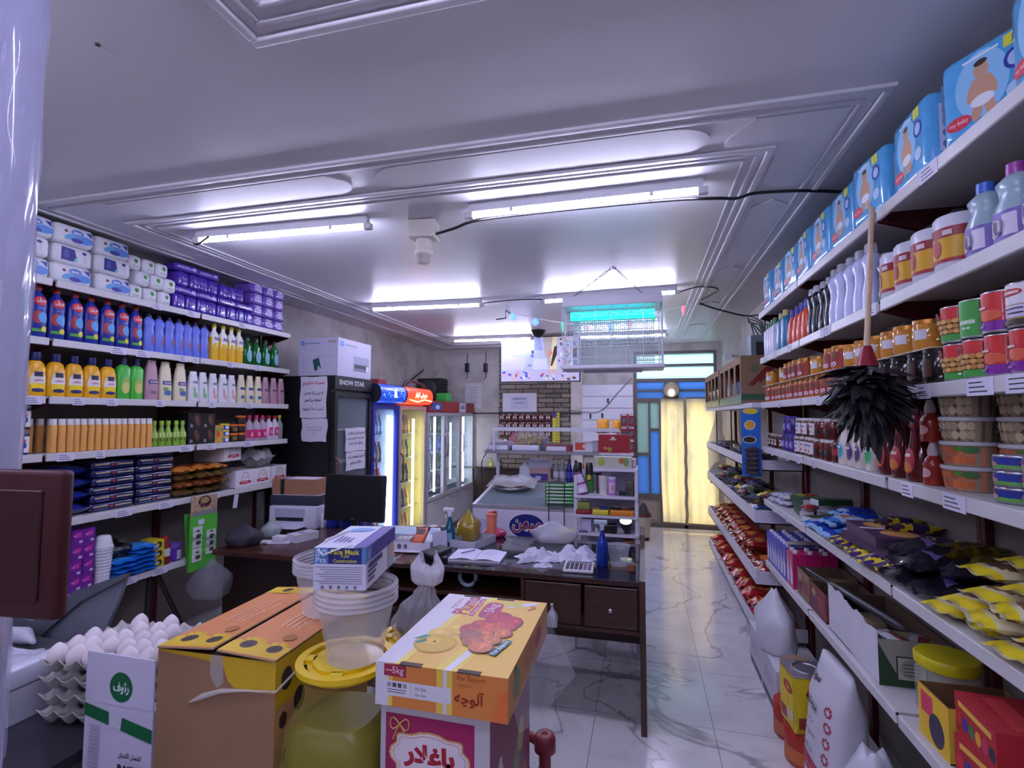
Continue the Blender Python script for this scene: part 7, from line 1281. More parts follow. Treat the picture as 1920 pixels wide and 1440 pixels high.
b.tube([(-.745, 4.112, 1.06), (-.62, 4.112, 1.06)], .004, WB); b.tube([(-.745, 4.085, .86), (-.62, 4.085, .86)], .004, WB); o = b.build('wire_holder'); tag(o, 'black wire holder in front of the green packet stack', 'holder')
traybox('yellow_box', 'yellow box with white top on the floor side before the freezer by the white rack', -.565, 3.98, .62, .2, .12, .1, mat((206, 196, 70), .4)); traybox('carton_stack_base', 'plain brown carton under the yellow box', -.565, 3.98, .0, .2, .14, .619, card(120, 96, 76))
# ---------------------------------------------------------------- white rack behind the desk
wr2 = thing('white_rack', 'white open rack of sundries standing behind the dark desk', 'rack', (-.04, 3.62, 0)); WR = mat((206, 202, 216), .4, var=.05); W_ = .44
for x in (-W_, -.022):
 for y in (0, .24): b = MB(); b.box(x, x + .022, y, y + .02, 0, 1.235 if x > -.1 or y > .1 else 1.18, WR); b.build('post', wr2)
for k, z in enumerate((1.045, .912, .787, .655, .2)): b = MB(); b.box(-W_ + .001, -.001, -.012, .26, z - .018, z, WR); b.build('shelf_board', wr2)
b = MB(); b.box(-W_ * .68, .0, -.005, .26, 1.215, 1.236, WR); b.build('top_board', wr2); b = MB(); b.box(-W_ + .02, -.02, .255, .262, .1, 1.2, mat((190, 186, 206), .5)); b.build('back_panel', wr2)
X0 = -.04
o = bottle('detergent_pouch', 'pink and white detergent bottle leaning on the white rack', 'bottle', sec(.16, .045, .028, (0, .9), (.05, 1), (.5, .95), (.7, .8), (.9, .6), (1, .5)), pl(120, 40, 110), None, None, [(1.0, .015, .145, pr(200, 190, 214), None), (.4, .02, .05, pr(226, 226, 232), None)]); o.location = (X0 - .375, 3.65, 1.0455); o.rotation_euler = (0, -.28, 0)
for k, x in enumerate((-.425, -.345)):
 o = bottle('insect_spray', 'green and black insect spray bottle behind the pink one, ' + ('nearer the bottles', 'nearer the paper cups')[k], 'bottle', sec(.17, .033, .026, (0, .9), (.04, 1), (.6, 1), (.75, .85), (1, .8)), [pl(60, 140, 50)] * 3 + [pl(24, 24, 26)] * 2, [(.17, .028, .022), (.21, .024, .02), (.215, .016, .014)], pl(24, 24, 26), [(.6, .08, .14, pr(40, 36, 34), 'o'), (.4, .09, .13, pr(200, 170, 60), 'o')]); o.location = (X0 + x + .0, 3.76, 1.0455)
t = thing('paper_cup_stack', 'stack of white paper cups on the white rack', 'cups', (X0 - .235, 3.68, 1.0455)); MB().loft([(0, .03, .03), (.13, .036, .036), (.135, .038, .038)], mat((206, 202, 200), .6), n=20).build('cups', t); b = MB(); b.box(-.004, .004, -.012, .012, .1, .16, mat((150, 140, 124), .6), T(.015, 0, 0) @ RY(.25)); b.build('wooden_stick', t)
t = thing('spray_can', 'pink and white spray can beside the paper cups', 'can', (X0 - .175, 3.66, 1.0455)); tin('b', .03, .115, pr(176, 130, 190), None, [(fr_ - .8, fr_ + .6, .02, .09, pr(206, 190, 214), None), (fr_ - .2, fr_ + .3, .03, .08, pr(206, 120, 140), 'o')]).build('body', t); MB().loft([(.115, .028, .028), (.13, .028, .028)], pl(206, 200, 220), n=18).build('cap', t)
t = thing('black_ladle', 'black round ladle stuck upright among the rack goods', 'ladle', (X0 - .285, 3.72, 1.0455)); MB().tube([(0, 0, .0), (0, 0, .13)], .006, pl(90, 30, 36)).build('handle', t); MB().loft([(.13, .01, .01), (.14, .035, .025), (.15, .03, .02)], mat((30, 30, 36), .2), n=18).build('bowl', t)
traybox('black_box', 'black box with white line on the upper rack shelf', X0 - .105, 3.68, 1.0455, .05, .06, .04, pl(36, 34, 50)); traybox('dark_tin', 'dark olive packet at the end of the upper rack shelf', X0 - .055, 3.68, 1.0455, .06, .06, .105, mat((66, 64, 56), .35))
o = MB().box(-.13, .13, -.04, .04, 0, .075, mat((176, 176, 160), .5)).ell(fM((-.13, -.0405, 0), (1, 0, 0), (0, 0, 1)), .05, .04, .025, .03, pr(150, 166, 70)).ell(fM((-.13, -.0405, 0), (1, 0, 0), (0, 0, 1)), .19, .05, .02, .02, pr(170, 90, 60)).ell(fM((-.13, -.0405, 0), (1, 0, 0), (0, 0, 1)), .22, .04, .02, .03, pr(110, 140, 80)).build('fruit_box'); tag(o, 'pale carton with fruit print on the top board of the white rack', 'box'); o.location = (X0 - .17, 3.70, 1.2365)
traybox('paper_stack', 'small stack of white paper pads on the top board of the white rack', X0 - .045, 3.74, 1.2365, .07, .09, .06, mat((190, 186, 206), .6))
def sm(name, lab, x, z, w, d, h, m, y=3.66): return traybox(name, lab, X0 + x, y, z, w, d, h, m)
sm('red_tray_box', 'red open tray box under the green box on the rack', -.375, .9125, .105, .1, .03, mat((130, 30, 40), .4)); sm('tea_box', 'green box stacked on the red tray box of the rack', -.375, .943, .09, .08, .05, mat((120, 130, 60), .4)); sm('yellow_tray_box', 'yellow and blue tray box in the middle of the second rack shelf', -.255, .9125, .11, .1, .035, mat((206, 190, 50), .4)); sm('blue_packet', 'dark blue packet lying on the yellow tray box', -.235, .948, .06, .06, .012, pl(40, 50, 130)); sm('orange_tray_box', 'orange tray box on the second rack shelf', -.11, .9125, .16, .1, .038, mat((216, 130, 40), .4))
t = thing('hair_brush', 'black and red brush lying on the orange tray box', 'brush', (X0 - .11, 3.63, .952), -.1); MB().loft([(-.09, .004, .004), (-.07, .02, .012), (-.03, .022, .014), (0, .01, .01)], pl(26, 24, 26), M=T(0, 0, .014) @ RY(pi / 2), n=12).build('bristle_head', t); MB().loft([(0, .01, .01), (.03, .01, .01)], pl(120, 30, 36), M=T(0, 0, .014) @ RY(pi / 2), n=12).build('collar', t); MB().loft([(.03, .009, .009), (.08, .01, .01), (.085, .004, .004)], pl(26, 24, 26), M=T(0, 0, .014) @ RY(pi / 2), n=12).build('handle', t)
sm('medicine_box', 'pale lilac box with green square on the third rack shelf', -.355, .7875, .07, .05, .09, mat((186, 176, 206), .35)); sm('purple_box', 'flat purple box under the lilac box edge on the rack', -.375, .7875, .06, .03, .012, mat((90, 60, 130), .4), y=3.62); sm('black_case', 'black electronics case on the third rack shelf', -.2, .7875, .1, .08, .06, pl(24, 24, 28)); sm('grey_case', 'small grey case in front of the black torch', -.12, .7875, .05, .05, .04, mat((140, 140, 150), .4))
t = thing('torch', 'black torch lamp with bright lens lying on the third rack shelf', 'torch', (X0 - .085, 3.68, .7875)); MB().loft([(0, .03, .03), (.05, .034, .034), (.1, .045, .045)], pl(24, 24, 26), M=T(0, 0, .0) @ RX(.45), n=18).build('body', t); MB().loft([(.1, .042, .042), (.103, .04, .04)], mat((226, 232, 214), .1, emit=.6), M=T(0, 0, .0) @ RX(.45), n=18).build('lens', t)
sm('white_tray', 'white plastic tray on the lowest visible rack shelf', -.28, .6555, .2, .16, .04, mat((206, 204, 220), .4)); sm('brown_scrap', 'rusty brown packet on the lowest visible rack shelf', -.06, .6555, .07, .1, .09, mat((110, 60, 50), .5))
# bin by the door
t = thing('waste_bin', 'cream waste bin with dark red bag rim beside the glazed door', 'bin', (-.01, 6.9, 0)); t.scale = (.75, .75, .72); MB().loft([(.06, .09, .09), (.42, .13, .13)], mat((190, 184, 160), .5), n=24).build('bucket', t); MB().loft([(0, .09, .09), (.06, .09, .09)], mat((50, 40, 40), .5), n=24).build('base', t); MB().loft([(.42, .135, .135), (.47, .13, .13), (.5, .1, .1), (.6, .06, .07), (.66, .02, .02)], [mat((110, 30, 44), .5)] + [mat((60, 54, 56), .5)] * 3, n=20).build('bag', t)
# ================================================================ desk
dk = thing('desk', 'dark walnut shop desk with drawers and black glass top', 'desk', (0, 0, 0)); GT = mat((26, 26, 34), .06, var=.03, coat=.5); TOPW = woodm('desk_top_wood', (52, 26, 20), (80, 44, 34), rg=.25, axis='X'); DW = woodm('walnut_front', (44, 20, 14), (66, 34, 24), rg=.35, axis='X'); DZ = woodm('walnut_side', (48, 24, 18), (76, 44, 34), rg=.3, axis='Z')
b = MB(); b.box(-1.44, -.032, 2.74, 3.55, .722, .744, DW); b.build('desk_top', dk)
b = MB(); b.box(-1.35, -.034, 2.735, 3.54, .7445, .75, GT, bev=.002, seg=1); b.build('glass_top', dk)
b = MB(); b.box(-2.66, -1.442, 2.70, 3.62, .715, .748, TOPW, bev=.004, seg=1); b.build('desk_wing_top', dk)
b = MB(); b.add([(-.03, 2.72, 0), (-.03, 3.56, 0), (-.03, 3.56, .86), (-.03, 3.46, .875), (-.03, 3.36, .85), (-.03, 3.3, .79), (-.03, 2.9, .765), (-.03, 2.72, .76)] + [(0, 2.72, 0), (0, 3.56, 0), (0, 3.56, .86), (0, 3.46, .875), (0, 3.36, .85), (0, 3.3, .79), (0, 2.9, .765), (0, 2.72, .76)], [tuple(range(7, -1, -1)), tuple(range(8, 16))] + [(i, (i + 1) % 8, 8 + (i + 1) % 8, 8 + i) for i in range(8)], DZ); b.build('side_panel', dk)
b = MB(); b.box(-1.44, -.032, 3.38, 3.40, .17, .72, DW); b.build('modesty_panel', dk)
b = MB(); b.box(-1.46, -1.44, 2.74, 3.55, 0, .72, DZ); b.build('inner_panel', dk); b = MB(); b.box(-.66, -.64, 2.76, 3.38, .49, .72, DZ); b.build('divider', dk); b = MB(); b.box(-1.43, -.034, 2.75, 2.77, .475, .495, DW); b.box(-1.43, -.66, 2.77, 3.37, .475, .49, DW); b.box(-1.43, -.66, 2.75, 2.77, .59, .61, DW); b.box(-1.43, -.66, 2.77, 3.37, .595, .605, DW); b.build('lower_rail', dk)
for k, (x0, x1) in enumerate(((-.635, -.325), (-.315, -.035))):
 b = MB(); b.box(x0 + .004, x1 - .004, 2.735, 2.755, .505, .712, DW, bev=.003, seg=1); b.box(x0 + .01, x1 - .01, 2.755, 3.2, .51, .65, DW); d = b.build('drawer', dk)
 b = MB(); xm = (x0 + x1) / 2 + .0; b.loft([(0, .006, .006), (.012, .007, .007), (.014, .013, .013), (.022, .012, .012), (.026, .006, .006)], mat((196, 190, 190), .2, metal=.9, var=0), M=T(xm, 2.735, .60) @ RX(pi / 2), n=16); b.build('knob', d); b = MB(); b.loft([(0, .007, .007), (.003, .007, .007)], pl(20, 16, 16), M=T(xm, 2.735, .685) @ RX(pi / 2), n=12); b.build('keyhole', d)
b = MB(); b.box(-2.66, -1.462, 2.80, 2.82, .0, .714, mat((30, 14, 12), .4, var=.1)); b.build('wing_front', dk); b = MB(); b.box(-2.66, -2.64, 2.82, 3.6, 0, .714, DZ); b.build('wing_side', dk)
o = bagmesh(.06, .05, .1, film(206, 206, 216, .5), 61, top=.2).build('plastic_scrap'); tag(o, 'clear plastic scrap hanging at the middle drawer knob', 'plastic'); o.location = (-.475, 2.70, .50)
t = thing('tape_roll', 'pale blue tape roll standing in the open desk compartment', 'tape roll', (-1.0, 2.86, .615)); b = MB()
for s_, e_ in ((.05, .035),): b.tube([(s_ * cos(a), 0, .05 + s_ * sin(a)) for a in [i * pi / 10 for i in range(20)]], .012, pl(160, 180, 200), closed=True, n=8)
b.build('ring', t)
ZD, ZW = .7505, .7485
PD = lambda x, y, z=ZD: P(x, y, z=z)
# monitor
t = thing('computer_monitor', 'black computer monitor standing on the desk wing', 'monitor', (-2.03, 3.30, ZW), .02); b = MB(); b.box(-.235, .235, -.01, .035, .09, .42, pl(18, 18, 22, .5), M=RX(-.06), bev=.006); b.build('case', t); b = MB(); F = RX(-.06) @ fM((-.225, -.0105, .105), (1, 0, 0), (0, 0, 1)); b.rect(F, 0, .45, .012, .308, mat((10, 10, 14), .45, var=0)); b.rect(F, .21, .24, .001, .006, pr(120, 120, 130)); b.build('screen', t); b = MB(); b.tube([(0, .03, .01), (0, .03, .2)], .025, pl(20, 20, 24)); b.build('stand', t); b = MB(); b.loft([(0, .14, .1), (.012, .13, .09)], pl(20, 20, 24), M=T(0, .02, 0), n=24); b.build('foot', t)
# printer with carton on top
t = thing('printer', 'white laser printer with paper in its tray on the desk wing', 'printer', (-2.56, 3.33, ZW), .12); PW = mat((200, 198, 216), .4, var=.03); b = MB(); b.box(-.19, .19, 0, .26, 0, .17, PW, bev=.012); b.build('body', t)
b = MB(); b.box(-.13, .09, -.004, .02, .06, .085, pl(26, 26, 30)); b.box(-.14, .1, -.003, .0, .09, .15, mat((170, 168, 190), .4)); b.build('paper_slot', t); b = MB(); b.box(-.13, .11, -.13, .01, .022, .028, mat((206, 204, 226), .6), RX(-.04)); b.box(-.15, .12, -.12, .0, .005, .012, pl(60, 60, 70)); b.build('paper_tray', t); b = MB(); b.box(-.2, .19, .02, .25, .172, .245, pl(46, 52, 66), bev=.01); b.build('scanner_lid', t)
b = MB(); b.box(-.18, .2, .03, .22, 0, .002, mat((206, 204, 230), .6)); o = b.build('paper_sheet'); tag(o, 'white sheet lying under the brown carton on the printer', 'paper'); o.location = (-2.56, 3.33, ZW + .246); o.rotation_euler.z = .12
o = MB().box(-.19, .19, .0, .18, 0, .115, card(150, 108, 80)).box(-.12, -.09, -.001, .181, .0, .116, pr(30, 26, 30)).rect(fM((-.19, 0, .115), (1, 0, 0), (0, 1, 0)), .05, .34, .01, .16, pr(206, 204, 222)).text(fM((-.19, 0, 0), (1, 0, 0), (0, 0, 1)), 'CANON', .3, .08, .014, pr(100, 64, 50)).build('brown_carton'); tag(o, 'brown carton with white paper on it, lying on the printer', 'box'); o.location = (-2.57, 3.37, ZW + .2485); o.rotation_euler.z = .12
# phone boxes, papers
o = MB().box(-.05, .05, -.09, .09, 0, .05, mat((206, 202, 216), .45)).rect(fM((-.05, -.09, .05), (1, 0, 0), (0, 1, 0)), .02, .08, .06, .1, pr(130, 130, 160)).build('phone_box'); tag(o, 'white gadget box on the desk wing before the printer', 'box'); o.location = (-2.27, 3.07, ZW); o.rotation_euler.z = -.3
o = MB().box(-.045, .045, -.03, .03, 0, .038, mat((206, 204, 216), .4), bev=.006).build('charger_box'); tag(o, 'small open white box on paper, next to the gadget box', 'box'); o.location = (-2.38, 2.985, ZW + .003)
b = MB(); b.box(-.13, .1, -.05, .05, 0, .002, mat((206, 206, 220), .6)); o = b.build('paper_sheet'); tag(o, 'white paper lying under the small open white box', 'paper'); o.location = (-2.40, 2.97, ZW); o.rotation_euler.z = .3
o = MB().tube([(-.03, 0, .012), (.035, .01, .012)], .011, mat((206, 204, 214), .5)).build('paper_roll'); tag(o, 'small white receipt roll near the desk wing edge', 'paper roll'); o.location = (-2.455, 2.90, ZW)
o = bagmesh(.2, .2, .13, mat((44, 42, 54), .7, var=.4, scale=8), 62, top=.3).build('glove'); tag(o, 'crumpled dark work gloves on the far end of the desk wing', 'gloves'); o.location = (-2.56, 2.86, ZW)
o = bagmesh(.22, .16, .1, film(190, 206, 206, .45, .1), 63, top=.4).build('plastic_bag'); tag(o, 'clear plastic bag of odds and ends beside the printer', 'plastic bag'); o.location = (-2.70 + .13, 3.12, ZW); o.scale = (.6, .8, 1)
o = bagmesh(.24, .2, .22, film(150, 150, 160, .35, .12), 64, top=.2).build('plastic_bag'); tag(o, 'greyish clear plastic bag hanging under the desk wing edge by the green board', 'plastic bag'); o.location = (-2.62, 2.66, .48)
t = thing('pen_cup', 'blue plastic pen cup behind the monitor foot', 'cup', (-2.30, 3.48, ZW)); MB().box(-.045, .045, -.04, .04, 0, .1, pl(36, 50, 170), bev=.008).build('body', t)
t = thing('desk_organizer', 'blue low organizer tray next to the pen cup', 'tray', (-2.14, 3.50, ZW)); MB().box(-.08, .08, -.05, .05, 0, .08, pl(30, 60, 160), bev=.01).build('body', t)
o = MB().loft([(0, .022, .022), (.1, .03, .03), (.101, .026, .026)], mat((206, 206, 214), .5), n=18).build('paper_cup'); tag(o, 'white cup between printer and blue pen cup', 'cup'); o.location = (-2.385, 3.45, ZW)
b = MB()
for q in range(6): b.box(-.2 + .01 * q, .2 - .012 * q, -.12, .12, .006 * q, .006 * q + .005, mat((190 - 10 * (q % 3), 188, 206), rg=.6), RZ(.05 * (q % 3 - 1)))
o = b.build('document_pile'); tag(o, 'pile of papers and folders between monitor and card terminals', 'papers'); o.location = (-1.66, 3.38, ZW)
# card terminals in a white tray
t = thing('terminal_tray', 'white carton tray holding the card terminals', 'tray', (-1.44, 3.10, ZD), .12); b = openbox('b', .25, .22, .05, mat((206, 202, 218), .5), mat((180, 176, 196), .6)); F = fM((-.125, -.11, 0), (1, 0, 0), (0, 0, 1)); b.ell(F, .05, .025, .014, .017, pr(90, 86, 100)); b.ell(F, .09, .025, .013, .016, pr(110, 106, 124)); b.build('tray', t); b = MB(); b.box(-.14, .07, -.16, -.112, -.001, .001, mat((206, 202, 216), .5), T(0, 0, .004)); b.build('flap', t)
def pos(c, scr, lab, x, y, rz):
 t = thing('card_terminal', lab, 'card terminal', (x, y, ZD + .052), rz); M0 = RX(-.0) @ RX(.42); b = MB(); b.box(-.036, .036, -.075, .075, 0, .028, pl(*c), M0, bev=.008); b.build('body', t); F = M0 @ fM((-.036, -.075, .0285), (1, 0, 0), (0, 1, 0)); b = MB(); b.rect(F, .01, .062, .075, .135, pr(*scr)); b.build('screen', t); b = MB()
 for r in range(4):
  for q in range(3): b.box(.012 + .017 * q, .025 + .017 * q, .01 + .015 * r, .02 + .015 * r, 0, .002, pr(226, 226, 232) if c[1] > 150 else pr(206, 120, 80), F)
 b.build('keypad', t); return t
pos((206, 84, 40), (50, 40, 44), 'orange card terminal standing in the white tray', -1.415, 3.11, .12); pos((206, 206, 216), (150, 170, 206), 'white card terminal beside the orange one', -1.335, 3.13, .1)
o = MB().box(-.045, .045, -.035, .035, 0, .05, mat((190, 188, 196), .5)).ell(fM((-.045, -.035, .05), (1, 0, 0), (0, 1, 0)), .045, .035, .028, .022, pr(90, 88, 96)).ell(fM((-.045, -.035, .05), (1, 0, 0), (0, 1, 0)), .045, .035, .018, .014, pr(206, 204, 212)).build('receipt_printer'); tag(o, 'small grey roll holder in the white tray beside the orange terminal', 'roll holder'); o.location = (-1.515, 3.09, ZD + .0055); o.rotation_euler.z = .12
o = MB().box(-.05, .05, -.002, .002, 0, .115, mat((196, 194, 220), .5)).build('small_card'); tag(o, 'standing white card sleeve beside the white card terminal', 'card'); o.location = (-1.255, 3.06, ZD); o.rotation_euler = (-.12, 0, .9)
for k, (x, y) in enumerate(((-1.50, 3.31), (-1.42, 3.33), (-1.34, 3.35))):
 t = thing('spice_jar', 'small dark jar with silver lid behind the card terminals, %s from the monitor' % ORD[k], 'jar', (x, y, ZD), 0, 'small jars behind the terminals'); MB().loft([(0, .034, .034), (.07, .034, .034)], mat((50, 40, 44), .2), n=18).build('body', t); MB().loft([(.07, .036, .036), (.085, .035, .035)], METAL, n=18).build('lid', t)
def sprayb(name, lab, loc, c, h, r, topc=(214, 212, 226)):
 t = thing(name, lab, 'spray bottle', loc); cm = mat(c, .12, var=.05); MB().loft(sec(h, r, r, (0, .9), (.03, 1), (.5, 1), (.62, .93), (.75, .6), (.92, .34), (1, .32)), cm, n=22).build('body', t); b = MB(); b.loft([(h, r * .36, r * .36), (h + .025, r * .36, r * .36)], pl(*topc), n=14); b.build('collar', t)
 b = MB(); b.box(-.045, .03, -.011, .011, h + .03, h + .055, pl(*topc), bev=.006); b.box(-.014, .014, -.01, .01, h + .02, h + .035, pl(*topc)); b.build('spray_head', t); b = MB(); b.tube([(-.02, 0, h + .035), (-.034, 0, h + .01), (-.03, 0, h - .012)], .006, pl(*[min(255, q + 5) for q in topc])); b.build('trigger', t); return t
t = sprayb('spray_bottle', 'teal glass cleaner spray bottle behind the card terminals', (-1.235, 3.17, ZD), (20, 80, 104), .19, .035); MB().wrap(sec(.19, .035, .035, (0, .9), (.03, 1), (.5, 1), (1, 1)), fr_ - .7, fr_ + .7, .03, .09, pr(120, 160, 190), e=1).build('label', t)
sprayb('spray_bottle', 'tall deep blue spray bottle on the black glass desk top', (-.235, 2.98, ZD), (24, 50, 140), .20, .034, (170, 180, 200))
o = bagmesh(.15, .2, .2, foil(140, 120, 30), 65, top=.2).build('sweets_bag'); tag(o, 'gold foil bag standing behind the teal spray bottle', 'snack bag'); o.location = (-1.17, 3.36, ZD); o = bagmesh(.16, .12, .07, foil(190, 60, 110), 66, top=.3).build('sweets_bag'); tag(o, 'pink and gold foil bag leaning at the freezer side of the desk', 'snack bag'); o.location = (-1.03, 3.50, ZD)
t = openbox('b', .2, .26, .05, mat((180, 178, 196), .5), mat((150, 148, 160), .6)).build('flat_tray'); tag(t, 'grey shallow tray under the gold foil bags side of the desk', 'tray'); t.location = (-1.10, 3.24, ZD); t.rotation_euler.z = -.25
t = thing('tumbler', 'coral pink tumbler with flip lid on the black desk top', 'tumbler', (-1.03, 3.44, ZD)); CO = mat((226, 128, 104), .4, var=.03); MB().loft([(0, .029, .029), (.01, .031, .031), (.15, .037, .037)], CO, n=26).build('body', t); MB().loft([(.15, .039, .039), (.156, .041, .041), (.17, .041, .041), (.174, .036, .036)], mat((206, 110, 92), .35), n=26).build('lid', t); b = MB(); b.box(-.022, .005, -.014, .014, .174, .19, CO, bev=.005); b.tube([(.01, 0, .176), (.034, 0, .182)], .008, mat((110, 56, 50), .4)); b.build('drinking_cap', t)
t = thing('card_reader', 'black desk phone shaped card reader beside the open notebook', 'card reader', (-1.215, 2.90, ZD + .011), -.5); b = MB(); b.box(-.06, .06, -.08, .08, 0, .035, pl(22, 22, 26, .45), RX(.12), bev=.012); b.build('body', t); b = MB(); F = RX(.12) @ fM((-.06, -.08, .0355), (1, 0, 0), (0, 1, 0)); b.rect(F, .02, .1, .1, .14, pr(60, 70, 66)); b.build('screen', t)
t = thing('notebook', 'open white notebook with pen lying on the black desk top', 'notebook', (-.97, 2.96, ZD), .07); b = MB(); n = 10; vs = []
for s_ in (-1, 1):
 for i in range(n + 1):
  u = i / n; x = s_ * .155 * u; z = .012 + .012 * sin(pi * min(1, u * 1.15)) * (1 - .4 * u) + (.016 * max(0, u - .75) if s_ < 0 else 0); vs += [(x, -.11, z), (x, .11, z)]
fs = []
for k in range(2):
 o_ = k * 2 * (n + 1)
 for i in range(n): q = (o_ + 2 * i, o_ + 2 * i + 2, o_ + 2 * i + 3, o_ + 2 * i + 1); fs.append(q if k else tuple(reversed(q)))
b.add(vs, fs, mat((210, 206, 230), .6, var=.02), None, True); b.box(-.155, .155, -.11, .11, .0, .0115, mat((196, 192, 206), .7)); F = fM((0, 0, .027), (1, 0, 0), (0, 1, 0)); b.box(-.001, .001, -.11, .11, .0115, .014, pr(120, 116, 140))
b.build('pages', t); b = MB()
for q in range(6): b.box(.03, .12 - .01 * (q % 3), .07 - .02 * q, .072 - .02 * q, .0275, .0282, pr(180, 178, 214))
b.build('handwriting', t); o = MB().tube([(-.04, -.035, 0), (.015, .055, 0)], .0035, pl(70, 70, 130)).build('pen'); tag(o, 'blue pen lying across the open notebook', 'pen'); o.location = (-1.02, 2.95, ZD + .0305)
t = thing('calculator', 'white desktop calculator with dark keys on the black desk top', 'calculator', (-.355, 2.885, ZD + .003), .04); b = MB(); b.box(-.082, .082, -.085, .085, 0, .016, mat((206, 204, 212), .4), RX(.03), bev=.006); b.build('body', t); F = RX(.03) @ fM((-.082, -.085, .0165), (1, 0, 0), (0, 1, 0)); b = MB()
for r in range(5):
 for q in range(6): b.box(.012 + .024 * q, .031 + .024 * q, .012 + .0215 * r, .028 + .0215 * r, 0, .003, pr(40, 36, 60) if q < 4 else pr(110, 90, 120), F)
b.build('keys', t); b = MB(); b.rect(F, .012, .15, .126, .158, pr(90, 96, 100)); b.build('display', t)
def crumple(name, lab, w, d, h, m, seed, loc, rz=0, cat='plastic bag', nx=26, ny=20):
 rr = RND(seed); ph = [rr.uniform(0, 6.28) for _ in range(12)]; vs = []
 for j in range(ny + 1):
  for i in range(nx + 1):
   u, v = 2 * i / nx - 1, 2 * j / ny - 1; r = max(abs(u), abs(v)); e = 1 + .12 * sin(5 * atan2(v, u) + ph[0]) + .08 * sin(9 * atan2(v, u) + ph[1])
   z = h * max(0, 1 - r ** 2) * (.55 + .25 * sin(6 * u + ph[2] + 3 * v) + .25 * sin(7 * v + ph[3] - 4 * u)) + .18 * h * abs(sin(11 * u + ph[4]) * sin(9 * v + ph[5])) * (1 - .6 * r)
   vs.append((u * w / 2 * e, v * d / 2 * e, max(.001, z)))
 o = MB().add(vs, [(j * (nx + 1) + i, j * (nx + 1) + i + 1, (j + 1) * (nx + 1) + i + 1, (j + 1) * (nx + 1) + i) for j in range(ny) for i in range(nx)], m, None, False).build(name); o.location = loc; o.rotation_euler.z = rz; return tag(o, lab, cat)
WPL = mat((206, 204, 226), .35, var=.04, alpha=.92)
crumple('plastic_bag', 'crumpled white plastic bag lying flat on the black desk top', .26, .15, .07, WPL, 3, (-.60, 3.02, ZD), .35); crumple('plastic_bag', 'bigger crumpled white bag beside the blue spray bottle', .24, .2, .08, WPL, 7, (-.40, 3.10, ZD + .0), -.2); crumple('tissue', 'small crumpled white tissue in front of the white bags', .1, .06, .025, WPL, 9, (-.56, 2.88, ZD), .3, 'tissue'); o = bagmesh(.3, .16, .13, film(200, 198, 214, .5, .12), 67, top=.5).build('plastic_bag'); tag(o, 'puffed clear plastic bag at the back edge of the desk', 'plastic bag'); o.location = (-.60, 3.47, ZD)
t = thing('plastic_cup', 'clear plastic tub on the corner of the black desk top', 'tub', (-.145, 3.02, ZD)); MB().loft([(.0, .045, .045), (.004, .047, .047), (.105, .062, .062), (.108, .068, .068), (.112, .066, .066), (.108, .06, .06)], film(206, 214, 226, .3, .08), n=28, cap=(True, False)).build('wall', t)
o = MB().box(-.07, .0, -.03, .03, .0, .005, mat((60, 58, 62), .4)).build('receipt_pad'); tag(o, 'dark slip pad under the white bag behind the calculator', 'pad'); o.location = (-.37, 3.0, ZD)
# ================================================================ goods at the near counter
ZB = .735
CT = mat((44, 44, 52), .3, var=.35, scale=7); t = thing('low_counter', 'black topped low counter carrying the egg trays', 'counter', (0, 0, 0))
b = MB(); b.box(-1.715, -1.305, 1.06, 1.60, ZB - .03, ZB, CT); b.box(-1.715, -1.42, .5, 1.06, ZB - .03, ZB, CT); b.build('counter_top', t)
b = MB(); b.box(-1.70, -1.44, .52, 1.58, 0, ZB - .03, mat((120, 116, 130), .5)); b.build('base', t)
t = thing('white_display_case', 'low white display case with grey top beside the pole and eggs', 'display case', (0, 0, 0)); b = MB(); b.box(-2.6, -1.72, .5, 1.33, 0, .825, mat((206, 206, 222), .35, var=.04)); b.build('case_body', t); b = MB(); b.box(-1.775, -1.717, .5, 1.33, .826, .885, mat((214, 214, 232), .25, var=.03), bev=.008); b.build('white_rail', t); b = MB(); b.box(-2.6, -1.785, .5, 1.33, .826, .84, mat((90, 92, 100), .35, var=.25, scale=5)); b.build('grey_top', t)
PGR = mat((120, 124, 136), .35, metal=.3, var=.12, scale=5)
def sheetp(name, lab, pix, y, thick=.012, m=PGR, lean=.0):
 pts = [P(x, y_, y=y) for x, y_ in pix]; v = [tuple(p) for p in pts] + [(p[0], p[1] + thick, p[2]) for p in pts]; n = len(pts); o = MB().add(v, [tuple(range(n - 1, -1, -1)), tuple(range(n, 2 * n))] + [(i, (i + 1) % n, n + (i + 1) % n, n + i) for i in range(n)], m).build(name); return tag(o, lab, 'panel')
sheetp('metal_panel', 'grey cut metal panel leaning behind the white display case rail', [(70, 1205), (137, 1110), (238, 1076), (222, 1125), (190, 1196)], 1.348)
sheetp('metal_panel', 'longer grey metal panel with slots behind the red panel', [(-60, 1200), (0, 1150), (60, 1165), (140, 1108), (240, 1074), (236, 1083), (150, 1128), (60, 1205)], 1.334, m=mat((96, 100, 110), .4, metal=.3, var=.15))
sheetp('plastic_sheet', 'white tilted panel at the far corner of the display case', [(-80, 1190), (-60, 1120), (62, 1160), (30, 1212)], 1.362, m=mat((196, 196, 210), .4))
crumple('plastic_scrap', 'rolled white plastic sheet lying on the grey top of the display case', .34, .09, .05, mat((196, 196, 214), .3, var=.08), 15, (-1.98, 1.12, .841), .75, 'plastic'); o = MB().tube([(-.2, -.05, .02), (-.08, .03, .024), (.02, .035, .026), (.12, .0, .03)], [.008, .022, .026, .006], mat((200, 198, 214), .4), n=12).build('plastic_roll'); tag(o, 'twisted white plastic roll near the display case rail', 'plastic'); o.location = (-2.02, 1.24, .842)
